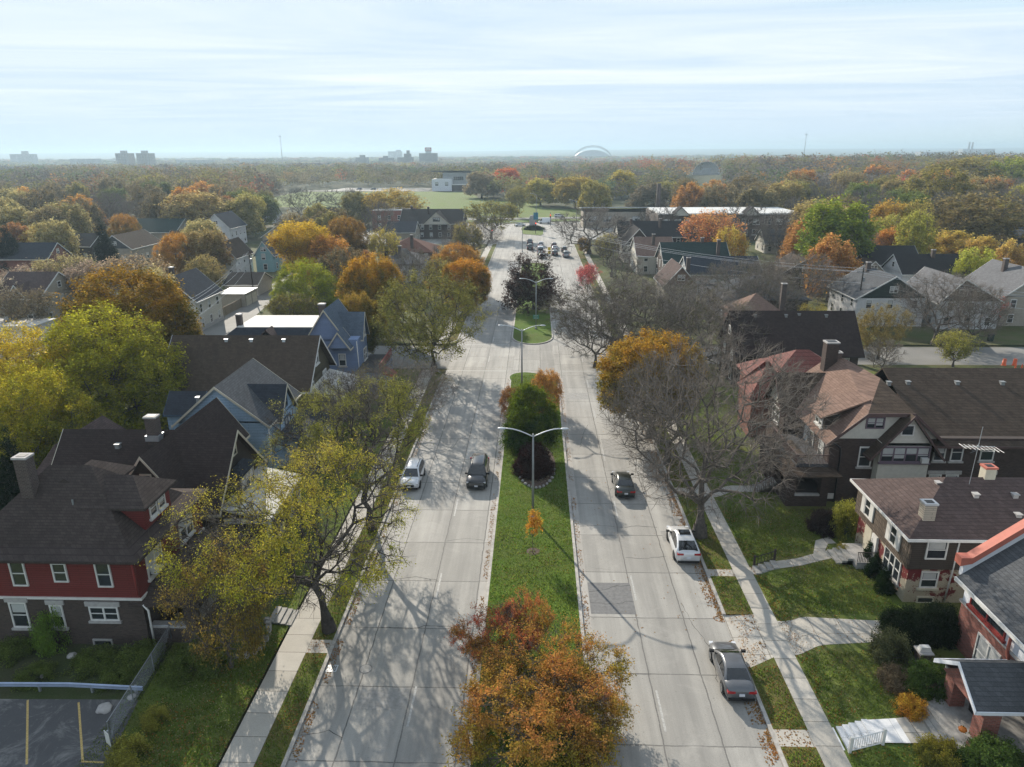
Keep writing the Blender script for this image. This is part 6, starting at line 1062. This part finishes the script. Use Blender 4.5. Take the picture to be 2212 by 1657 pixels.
place_car('sedan','turning_car','white sedan crossing left of the traffic island',-6.6,311,R(100),WH,plates='r'); place_car('van','delivery_van','white delivery van crossing behind the traffic island monument',4.2,323,R(88),WH,plates='r'); place_car('suv','crossing_suv','white suv on the park road right of the delivery van',11.5,354,R(-92),WH,plates='r')
for i,(x,y,lb) in enumerate(((-150,622,'blue car in the pale car park by the pavilion, leftmost'),(-137,618,'dark car in the middle of the pale car park'),(-120,621,'grey car at the right of the pale car park'))): place_car('suv','parked_car',lb,x,y,R(80),((.03,.05,.12),(.02,.02,.022),(.2,.2,.21))[i],plates='r',group='cars in the distant car park')
# ---------------------------------------------------------------- street furniture
def lamp(label,x,y,h=8.2,arms=(-1,1),z=.12,reach=2.35):
    t=thing('street_lamp',label,'street lamp',(x,y,z),0,'double armed street lamps in the median' if len(arms)==2 else None)
    MB().tube([(0,0,0),(0,0,h)],[.13,.075],10).lathe([(.24,0),(.24,.12),(.16,.35)],n=12).build('pole',MAT['polegrey'],t,True)
    for s in arms:
        pts=[(s*reach*u,0,h-.25+.75*math.sin(u*math.pi*.5)) for u in [i/8 for i in range(9)]]; a=MB().tube(pts,[.05]*9,6).build('arm',MAT['lampwhite'],t,True)
        hd=MB().add([],[]); e=pts[-1]; hd.lathe([(.02,0),(.10,.08),(.15,.3),(.14,.55),(.05,.72)],n=8,axis='x'); hd.v=[(e[0]-s*.05+s*p[0],p[1]*1.0,e[2]+p[2]*.6) for p in hd.v]; hd.build('lamp_head',MAT['lampwhite'],a,True)
    return t
lamp('double armed street lamp in the median, nearest to the camera',-.1,56,8.0); lamp('double armed street lamp at the tip of the near median',-1.65,88.3,9.2); l3=lamp('double armed street lamp in the far median carrying a green street sign',.2,126,8.7)
lamp('single armed street lamp beside the queue of cars',-4.1,229,9,(-1,),reach=3.2); lamp('tall street lamp behind the traffic island',0.6,330,12,(-1,)); lamp('street lamp before the school wing, right of the junction',17,300,11,(-1,))
t=thing('street_sign','green street name sign mounted on the far median lamp','sign',(.2,125.88,2.0)); MB().box(-.55,.55,-.05,0,0,.36).box(-.55,.55,-.05,0,.40,.76).build('sign_panel',plain('sign_green',(.01,.16,.11),.5),t); MB().box(-.42,.42,-.056,-.051,.14,.21).box(-.42,.42,-.056,-.051,.54,.61).build('lettering',MAT['white'],t)
for x,y,lb in ((4.3,219,'yellow keep right sign, the nearer pair on the small traffic island'),): 
    t=thing('warning_sign',lb,'sign',(x,y,.12)); MB().tube([(0,0,0),(0,0,2.8)],.04,6).build('post',MAT['steel'],t); MB().box(-.45,.45,-.06,-.03,1.9,2.8).box(-.45,.45,-.06,-.03,.8,1.6).build('sign_panel',plain('sign_yellow',(.6,.42,.02),.5),t)
t=thing('monument','grey stone monument with a rounded top on the traffic island','monument',(-1.1,300,.12)); MB().lathe([(3.2,0),(3.2,.5),(2.4,.5),(2.2,1.0),(1.5,1.1),(1.3,1.4)],n=20).build('base',MAT['steps'],t); MB().box(-1.3,1.3,-.6,.6,1.4,4.6).prism([(1.3*math.cos(math.pi*k/10),4.6+.9*math.sin(math.pi*k/10)) for k in range(11)],'y',-.6,.6).build('stele',MAT['stone'],t)
tree('bush','monument_hedge','dark hedge ringing the monument base',(-.5,297.5,.12),8,1.5,(.04,.05,.03),cat='hedge')
def signal(label,x,y,h=5.5,ban=False):
    t=thing('traffic_signal',label,'traffic light',(x,y,.1)); MB().tube([(0,0,0),(0,0,h)],[.12,.09],8).build('pole',MAT['black'],t); c=MB().box(-.25,.25,-.3,.0,h-2.2,h-.9).build('signal_head',MAT['black'],t)
    m_=bpy.data.materials.get('red_lamp_glow')
    if not m_: m_,tt_,b_=newmat('red_lamp_glow'); b_.inputs['Base Color'].default_value=(.6,.02,.01,1); b_.inputs['Emission Color'].default_value=(1,.06,.03,1); b_.inputs['Emission Strength'].default_value=3
    MB().lathe([(.17,-.02),(.17,.02)],(0,0,0),12,'x').build('red_lens',m_,c,loc=(0,-.32,h-1.15),rz=math.pi/2)
    if ban: MB().box(-.9,.9,-.06,0,h+.2,h+2.9).build('banner',plain('banner_blue',(.03,.16,.24),.7,var=.5,scale=2),t); MB().tube([(0,.03,h),(0,.03,h+5.5)],.08,6).build('banner_pole',MAT['polegrey'],t)
    return t
signal('traffic light on the front of the traffic island below a blue banner',0.2,281,5.2,True); signal('traffic light right of the delivery van',6.5,312,5.6); signal('traffic light at the left corner of the junction',-15.6,262,4.5)
def barrel(x,y,lb):
    t=thing('traffic_barrel',lb,'traffic barrel',(x,y,.12),0,'orange construction barrels'); MB().lathe([(.36,0),(.36,.08),(.29,.09),(.24,1.0),(.18,1.02)],n=14).build('drum',plain('barrel_orange',(.6,.09,.02),.5),t,True)
    for z in (.3,.65): MB().lathe([(.288-.05*z,z),(.282-.05*z,z+.15)],n=14).build('stripe',MAT['white'],t)
for px,py,lb in ((2168,789,'left one of two orange striped construction barrels at the right edge'),(2191,789,'right one of two orange striped construction barrels at the right edge')): p=G(px,py,.14); barrel(p.x,p.y,lb)
for px,py,lb in ((2193,797,'small orange cone below the left barrel'),(2207,796,'small orange cone below the right barrel')):
    p=G(px,py,.14); t=thing('traffic_cone',lb,'traffic cone',(p.x,p.y,.14)); MB().box(-.2,.2,-.2,.2,0,.04).build('base',MAT['black'],t); MB().lathe([(.15,.04),(.03,.7)],n=10).build('cone',plain('cone_orange',(.6,.09,.02),.5),t)
def upole(x,y,h,lb):
    t=thing('utility_pole',lb,'utility pole',(x,y,0)); MB().tube([(0,0,0),(0,0,h)],[.16,.11],8).build('pole',MAT['darkwood'],t); MB().box(-1.1,1.1,-.06,.06,h-.9,h-.75).build('crossarm',MAT['darkwood'],t); MB().lathe([(.22,h-2.6),(.22,h-1.8)],(.3,0,0),10).build('transformer',MAT['polegrey'],t); return t
def wire(a,b,lb,sag=.7,r=.022):
    pts=[Vector(a).lerp(Vector(b),i/12)-Vector((0,0,sag*4*(i/12)*(1-i/12))) for i in range(13)]; tag(MB().tube(pts,r,4).build('overhead_wire',MAT['lampwhite']),lb,'cable',group='overhead wires')
pa=G(549,643); upole(pa.x,pa.y,10.5,'leaning utility pole beside the alley garages'); pb=G(1848,700); upole(pb.x,pb.y,10.5,'utility pole in front of the white house at right'); pc=G(1745,640); pd=G(2110,790,.1)
for k,(dx_,dz) in enumerate(((-1,9.7),(0,10.3),(1,9.7),(.2,7.6))):
    wire((pa.x+dx_,pa.y,dz),(-52+dx_,104,9.5 if dz>9 else 7),'pale overhead wires sagging over the alley',1.0); wire((pb.x+dx_,pb.y,dz),(pb.x-45+dx_,pb.y+55,dz),'overhead wires running left from the right utility pole',1.2); wire((pb.x+dx_,pb.y,dz),(pb.x+44+dx_,pb.y-24,dz-2),'overhead wires running right from the right utility pole',1.2)
# fences, guardrail, grate, bits in the left lot
fx=[G(-60,1385,zl),G(372,1387,zl),G(240,1600,zl)]
t=thing('chain_link_fence','rusty chain link fence around the weedy lot and parking spaces','fence',(0,0,0)); pb_=MB(); 
def frun(a,c,nm):
    a=Vector((a.x,a.y,zl)); c=Vector((c.x,c.y,zl)); n=max(2,int((c-a).length/2.6)); m_=MB()
    for i in range(n+1): p=a.lerp(c,i/n); MB().tube([p,p+Vector((0,0,1.3))],.035,6).build('post',MAT['steel'],t)
    MB().tube([a+Vector((0,0,1.28)),c+Vector((0,0,1.28))],.025,6).build('rail',MAT['steel'],t); ln=(c-a).length; d=(c-a)/ln; k=0.
    while k<ln-.3:
        for s in (1,-1):
            u0,u1=(k,min(ln,k+1.25)) if s>0 else (min(ln,k+1.25),k); m_.tube([a+d*u0+Vector((0,0,.02)),a+d*u1+Vector((0,0,1.26))],.0035,3,False)
        k+=.11
    m_.build('wire_mesh',MAT['steel'],t)
frun(fx[0],fx[1],'a'); frun(fx[1],fx[2],'b')
t=thing('guardrail','long bluish steel guardrail lying across the weedy lot','guardrail',(0,0,0)); a,b_,c_=G(-70,1478,zl+.5),G(150,1479,zl+.5),G(309,1487,zl+.5); prof=[(-.04,-.15),(.05,-.11),(.05,-.04),(-.02,0),(.05,.04),(.05,.11),(-.04,.15)]; m_=MB(); v=[];f=[]; n=len(prof)
for i,p in enumerate((a,b_,c_)):
    for px_,pz in prof: v.append((p.x,p.y-px_-.02,p.z+pz))
for i in range(2):
    for k in range(n-1): f.append((i*n+k,i*n+k+1,(i+1)*n+k+1,(i+1)*n+k))
m_.add(v,f); m_.build('rail',plain('rail_blue_grey',(.30,.36,.48),.5,.3,var=.15),t)
for u in (.1,.4,.7,.95): p=a.lerp(c_,u); MB().box(p.x-.06,p.x+.06,p.y+.06,p.y+.18,zl-.1,p.z+.1).build('post',MAT['steel'],t)
p=G(246,1640,zl); t=thing('notice_sign','small white notice board on a post at the parking lot corner','sign',(p.x,p.y,zl),R(-35)); MB().tube([(0,0,0),(0,0,1.9)],.05,8).build('post',MAT['steel'],t); MB().box(-.24,.24,-.09,-.06,1.05,1.85).build('sign_panel',MAT['white'],t)
p=G(717,1444); t=thing('storm_drain','rusty white storm drain grate in the left gutter','drain',(p.x,p.y,.006)); MB().box(-.35,.35,-.3,.3,0,.012).build('frame',MAT['lampwhite'],t); b=MB()
for i in range(5):
    for j in range(4): b.box(-.29+i*.12,-.21+i*.12,-.25+j*.13,-.16+j*.13,.0125,.015)
b.build('slots',MAT['black'],t); p=G(790,1445); t=thing('manhole_cover','round manhole cover in the left roadway','manhole',(p.x,p.y,.004)); MB().lathe([(.36,0),(.36,.01)],n=24).build('cover',MAT['steps'],t); MB().lathe([(.42,0),(.42,.006)],n=24).build('ring',MAT['patch'],t)
p=G(261,1777-1318*0 if 0 else 1535,zl); 
def rock(lb,px,py,s,z=zl,mat='stone'):
    p=G(px,py,z); b=bmesh.new(); bmesh.ops.create_icosphere(b,subdivisions=3,radius=1)
    for v_ in b.verts: v_.co*= (1+.25*mnoise.noise(v_.co*1.7+Vector((px,py,0))))*s; v_.co.z*=.55
    me=bpy.data.meshes.new('rock'); b.to_mesh(me); b.free(); me.materials.append(MAT[mat]); me.polygons.foreach_set('use_smooth',[True]*len(me.polygons)); o=bpy.data.objects.new('rock',me); link(o); o.location=(p.x,p.y,z+s*.2); tag(o,lb,'rock')
rock('pale flat rock at the head of the parking space',226,1533,.42); rock('small pale rock below the guardrail end',285,1507,.25); rock('small tan rock in the weeds by the fence',155,1418,.28); rock('pale stone in the weeds below the fence',95,1460,.22)
# curved stone edging of the flower bed at lower left
pts=[G(x,y,zl) for x,y in ((497,1424),(520,1422),(545,1413),(565,1396),(578,1376),(582,1355),(575,1338))]; b=MB()
for p,q_ in zip(pts,pts[1:]):
    n=max(1,int((q_-p).length/.38))
    for i in range(n): c=p.lerp(q_,(i+.5)/n); b.box(c.x-.16,c.x+.16,c.y-.13,c.y+.13,zl-.1,zl+.28+.03*math.sin(i*7+c.x*9))
tag(b.build('stone_edging',MAT['steps']),'curved stone edging around the flower bed at lower left','edging')
# railings and things on the right lawns
def railing(name,lb,a,c,za,zc,h,mat,step,post=.07):
    t=thing(name,lb,'railing',(0,0,0)); a=Vector((*a,za)); c=Vector((*c,zc)); n=int((c-a).length/step); up_=Vector((0,0,1))
    for p in (a,c): MB().box(p.x-post,p.x+post,p.y-post,p.y+post,p.z,p.z+h+.1).build('post',MAT[mat],t)
    for z in (.12,h-.05): MB().tube([a+up_*z,c+up_*z],.04,4).build('rail',MAT[mat],t)
    b=MB()
    for i in range(1,n): p=a.lerp(c,i/n); b.tube([p+up_*.12,p+up_*(h-.05)],.018,4,False)
    b.build('balusters',MAT[mat],t)
railing('stair_railing','white railing with thin balusters beside the fresh concrete steps',(17.0,30.66),(18.65,30.66),.14,.74,.95,'white',.12)
railing('stair_railing','dark weathered wooden handrail at the front walk of the ivy house',(17.1,48.62),(18.6,48.62),.18,.74,.85,'darkwood',.24)
def vbush(pr,lb,px,py,w,h,col,tip=None,z=.7,nm='bush',cat='bush',d=0): p=G(px,py,z); return tree(pr,nm,lb,(p.x,p.y+d,z-.03),w,h,col,tip,cat)
YEW=(.025,.04,.016)
vbush('bush','great dark yew bush beyond the driveway end',1968,1398,3.0,2.1,YEW,z=.68,d=.8); vbush('bush','dark yew against the corner of the red brick house',2040,1392,2.6,2.2,YEW,z=.68,d=.8)
vbush('bush','round green yew in front of the red brick porch',2015,1512,2.5,1.8,(.05,.085,.022),z=.68,d=.6); vbush('weedbush','loose grey green shrub at the driveway corner',1928,1432,2.1,1.9,(.07,.08,.04),z=.68,d=.3); vbush('weedbush','scraggly flowering shrub between lawn and porch yew',1950,1490,2.0,.9,(.11,.09,.06),z=.68,d=.4)
vbush('weedbush','orange leaved shrub at the corner of the lawn by the walk',1968,1547,1.5,1.0,(.40,.17,.035),z=.68,d=.3); vbush('bush','large feathery yew cut by the bottom edge at right',2150,1680,3.0,1.7,(.06,.10,.026),z=.7,d=.3); vbush('weedbush','low shrub with yellowing leaves beside the bottom walk',2030,1640,1.9,1.1,(.12,.13,.03),(.3,.22,.04),z=.7)
vbush('arbor','upper one of three slim conifers by the ivy house',1877,1215,1.1,2.3,(.022,.045,.016),z=.7,nm='arborvitae',cat='tree'); vbush('arbor','middle one of three slim conifers by the ivy house',1888,1243,1.2,2.2,(.022,.045,.016),z=.7,nm='arborvitae',cat='tree'); vbush('arbor','lower one of three slim conifers by the ivy house',1908,1276,1.25,2.1,(.025,.05,.016),z=.7,nm='arborvitae',cat='tree')
vbush('bush','dark purple brown shrub against the tudor house wall',1785,1150,2.6,1.7,(.06,.045,.04),z=.7,d=.4); vbush('weedbush','yellow green upright shrub between tudor house and ivy house',1825,1160,1.9,2.9,(.17,.18,.035),z=.7,d=.3); vbush('weedbush','small yellowing shrub inside the curl of the front walk',1818,1192,.9,.7,(.2,.19,.05),z=.7)
vbush('weedbush','green weed tree growing through the chain link fence',118,1400,1.8,2.6,(.10,.17,.03),z=zl,cat='plant',nm='weed_shrub')
for i,(px,py,w,h,lb) in enumerate(((20,1420,2.2,1.0,'tangled weeds at the left end of the weedy lot'),(200,1440,2.4,.9,'weeds in the middle of the weedy lot'),(300,1430,2.4,1.1,'tall weeds near the fence corner'),(415,1450,2.6,1.2,'dark shrub outside the fence corner'),(470,1440,2.2,1.1,'dark shrub below the amber crabapple'),(340,1560,1.4,.9,'yellow green weeds along the sloping fence'),(285,1640,1.8,1.3,'yellowing weeds behind the white notice board'),(80,1465,2,.7,'low weeds above the guardrail'),(250,1470,2,.8,'low weeds by the guardrail end'),(445,1400,1.8,1.0,'shrub at the porch corner of the red house'),(560,1385,1.4,.8,'low green plant inside the stone edging'))): vbush('weedbush',lb,px,py,w,h,(.085,.12,.03) if i not in(5,6) else (.2,.2,.04),z=zl,cat='plant',nm='weed_shrub')
p=G(2076,1590,1.3); t=thing('pumpkin','bright orange pumpkin on the brick wall beside the bottom walk','pumpkin',(p.x,p.y,1.6)); b=bmesh.new(); bmesh.ops.create_uvsphere(b,u_segments=32,v_segments=14,radius=.2)
for v_ in b.verts: v_.co.xy*=1+.07*math.cos(8*math.atan2(v_.co.y,v_.co.x)); v_.co.z*=.8
me=bpy.data.meshes.new('fruit'); b.to_mesh(me); b.free(); me.materials.append(plain('pumpkin_skin',(.55,.16,.02),.5)); me.polygons.foreach_set('use_smooth',[True]*len(me.polygons)); o=bpy.data.objects.new('fruit',me); link(o,t); o.location=(0,0,.15); MB().tube([(0,0,.29),(.02,0,.38)],[.03,.02],6).build('stem',MAT['yard'],t)
t=thing('stone_pillar','low brick pillar with a pale bundle on top by the great yew','pillar',tuple(G(1990,1435,.7))); MB().box(-.35,.35,-.35,.35,-.1,.95).build('shaft',MAT['brick_dark'],t); MB().box(-.42,.42,-.42,.42,.95,1.05).build('cap',MAT['stone'],t)
t=thing('white_bundle','folded white plastic bundle lying on the brick pillar','bundle',tuple(G(1990,1435,.7)+Vector((0,0,1.05)))); b=MB(); 
for k in range(4): b.box(-.35+k*.03,.35-k*.02,-.2+k*.02,.2-k*.01,k*.07,k*.07+.066)
b.build('folds',MAT['white'],t)
t=thing('porch_balustrade','pale stone balustrade behind the round yew','balustrade',(24.0,35.2,.6)); MB().box(-.8,1.6,-.12,.12,.85,1.0).build('handrail',MAT['cream'],t); b=MB()
for k in range(9): b.lathe([(.05,0),(.09,.3),(.05,.6),(.06,.85)],(-.7+k*.26,0,0),8)
b.build('balusters',MAT['cream'],t); MB().box(-.9,1.7,-.2,.2,-.2,0).build('base',MAT['brick_dark'],t)
t=thing('trash_bin','black wheeled bin standing under the red brick porch','bin',(24.6,32.6,1.12)); MB().prism([(-.25,0),(.25,0),(.3,.9),(-.3,.9)],'y',-.3,.3).build('body',MAT['black'],t); MB().box(-.32,.32,-.33,.33,.9,.97).build('lid',MAT['black'],t)
for x,y,lb in ((70.5,118.5,'dark wheeled bin by the cross street, left of a pair'),(76.5,118.2,'dark wheeled bin by the cross street, right of a pair')):
    t=thing('trash_cart',lb,'bin',(x,y,.1)); MB().prism([(-.3,0),(.3,0),(.38,1.1),(-.38,1.1)],'y',-.35,.35).build('body',plain('cart_green',(.02,.04,.03),.6),t); MB().box(-.4,.4,-.4,.4,1.1,1.18).build('lid',MAT['black'],t)
t=thing('board_fence','weathered tan board fence along the alley','fence',(0,0,0)); MB().box(-61.6,-61.5,134.2,145,0,1.9).build('boards',MAT['woodfence'],t)
for k in range(5): MB().box(-61.49,-61.38,134.3+k*2.6,134.42+k*2.6,0,2.0).build('post',MAT['woodfence'],t)
# ring of small stones and mulch in the median
sheet('mulch_bed',[(.2+2.0*math.cos(a),67.2+5.5*math.sin(a)) for a in [2*math.pi*k/28 for k in range(28)]],.126,MAT['mulch']); sheet('mulch_bed',[(-.05+.55*math.cos(a),50.5+.55*math.sin(a)) for a in [2*math.pi*k/16 for k in range(16)]],.127,MAT['mulch'])
for k in range(15):
    a=math.pi*(1.08+.84*k/14); x,y=.2+1.95*math.cos(a),67.2+5.4*math.sin(a); r_=random.uniform(.12,.19); tag(MB().lathe([(r_*.8,0),(r_,.09),(r_*.6,.2)],(0,0,0),7).build('edging_stone',MAT['steps'],loc=(x,y,.12)),'grey stone in the half ring below the maroon bush','stone','ring of stones in the median bed')
# ---------------------------------------------------------------- grass blades and fallen leaves
g=np.random.default_rng(5)
def zfun(x,y): return np.where(np.abs(x)<3.4,.12,np.where(np.abs(x)<15.4,.125,np.where(x>0,np.interp(np.abs(x),RXN,RXZ),np.interp(np.abs(x),RXN,LXZ))))
def blocked(x,y): return ((x>16.7)&(y>38.2)&(y<42)&(x<26.6))|((x>16.7)&(x<24.5)&(y>47.2)&(y<49.2)&(x<19.5))|((x>16.7)&(x<22.6)&(y>30.5)&(y<32.7))|((x>16.7)&(y>60.1)&(y<61.8))|((x>25.3)&(y>42.9)&(y<52))|((x>22)&(y>57)&(y<73))|((x>26.2)&(y<39.6))|((x>13)&(x<15.4)&((y>37.2)&(y<43)|(y>30.9)&(y<32.3)|(y>47.2)&(y<48.3)|(y>60.9)&(y<62.3)))|((x<-13)&(x>-15)&(y>37.8)&(y<39.3))|((x>18)&(x<24.5)&(np.abs(y-(47.95+(x-18.7)*.37))<.85))|((x>21.5)&(x<24.6)&(y>48.8)&(y<52.5)&(np.abs(y-np.interp(x,[21.9,22.7,23.3,24.4],[49.2,50.4,51.5,51.8]))<.9))|((((x-.2)/2.05)**2+((y-67.2)/5.5)**2)<1)
areas=[(-3.25,3.15,25,98,34000),(13.5,15.3,25,99,9000),(16.85,25.5,25,57,32000),(-14.7,-13.4,25,99,7000),(-24,-16.75,26,38,13000),(-22,-16.75,38,75,9000),(17,22.3,57,97,9000)]
P=[]
for x0,x1,y0,y1,n in areas:
    x=g.uniform(x0,x1,n*2); y=y0+(y1-y0)*g.random(n*2)**1.25; P.append(np.stack([x,y],1)[~blocked(x,y)][:n])
P=np.concatenate(P); z=zfun(P[:,0],P[:,1]); n=len(P); h=g.uniform(.05,.13,n)*(1+.6*(nz(np.c_[P,z],1.2,3)>.55)); a=g.uniform(0,6.28,n); wv=.035; dx_,dy_=np.cos(a)*wv,np.sin(a)*wv; lean=g.normal(0,.05,(n,2))
V=np.stack([np.c_[P[:,0]-dx_,P[:,1]-dy_,z],np.c_[P[:,0]+dx_,P[:,1]+dy_,z],np.c_[P[:,0]+lean[:,0],P[:,1]+lean[:,1],z+h]],1).reshape(-1,3)
o=bpy.data.objects.new('grass',np_mesh('grass',V,np.arange(3*n).reshape(-1,3),MAT['leaf'])); link(o); o.color=(.12,.19,.028,1); o['tip']=[.19,.23,.05]; tag(o,'short grass blades on the median, verges and lawns','grass',kind='stuff')
def scatter(name,lb,areas,size,col,tip,seed):
    g=np.random.default_rng(seed); Q=[]
    for x0,x1,y0,y1,n,zo in areas:
        x=g.uniform(x0,x1,n); y=y0+(y1-y0)*g.random(n)**1.2; k=nz(np.c_[x,y,x*0],.8,seed)>.36; x,y=x[k],y[k]; Q.append(np.c_[x,y,(zfun(x,y) if zo is None else x*0+zo)+.015])
    Q=np.concatenate(Q); V,F=quads(Q,size,g,4,.8); o=bpy.data.objects.new(name,np_mesh(name,V,F,MAT['leaf'])); link(o); o.color=(*col,1); o['tip']=list(tip); tag(o,lb,'leaves',kind='stuff')
scatter('fallen_leaves','fallen orange and tan leaves lying along the kerbs and lawns',[(12.4,13.18,25,95,3800,.004),(12.9,13.18,25,95,3000,.004),(13.45,15.3,25,95,4200,None),(-13.09,-12.6,25,95,2600,.004),(-14.7,-13.4,25,95,2600,None),(3.45,3.9,25,95,1500,.006),(-3.9,-3.52,25,95,1500,.006),(16.8,17.6,25,60,1800,None),(16.8,25,27,57,2200,None),(-3.2,3.2,25,97,3000,None),(-22,-16.7,27,40,2200,None),(-14,0,100,116,300,.004),(4,13,40,95,260,.004)],.10,(.34,.20,.07),(.42,.19,.05),8)
scatter('dry_leaves','pale dry leaves flecking the lawns',[(16.8,25,27,57,2200,None),(-3.2,3.2,25,97,2600,None),(-22,-16.7,27,40,1500,None),(-1.6,2,62,72,1500,.128)],.085,(.42,.36,.2),(.5,.42,.26),9)
# ---------------------------------------------------------------- haze
hb=MB().box(-14500,14500,-120,13200,-60,74).build('haze',None or bpy.data.materials.new('haze')); hb['kind']='stuff'
hm=hb.data.materials[0]; hm.use_nodes=True; t=hm.node_tree; t.nodes.clear(); pv=N(t,'ShaderNodeVolumePrincipled'); pv.inputs['Color'].default_value=(.52,.69,.81,1); pv.inputs['Density'].default_value=.00023; pv.inputs['Anisotropy'].default_value=.25
L(t,pv.outputs[0],N(t,'ShaderNodeOutputMaterial').inputs['Volume'])
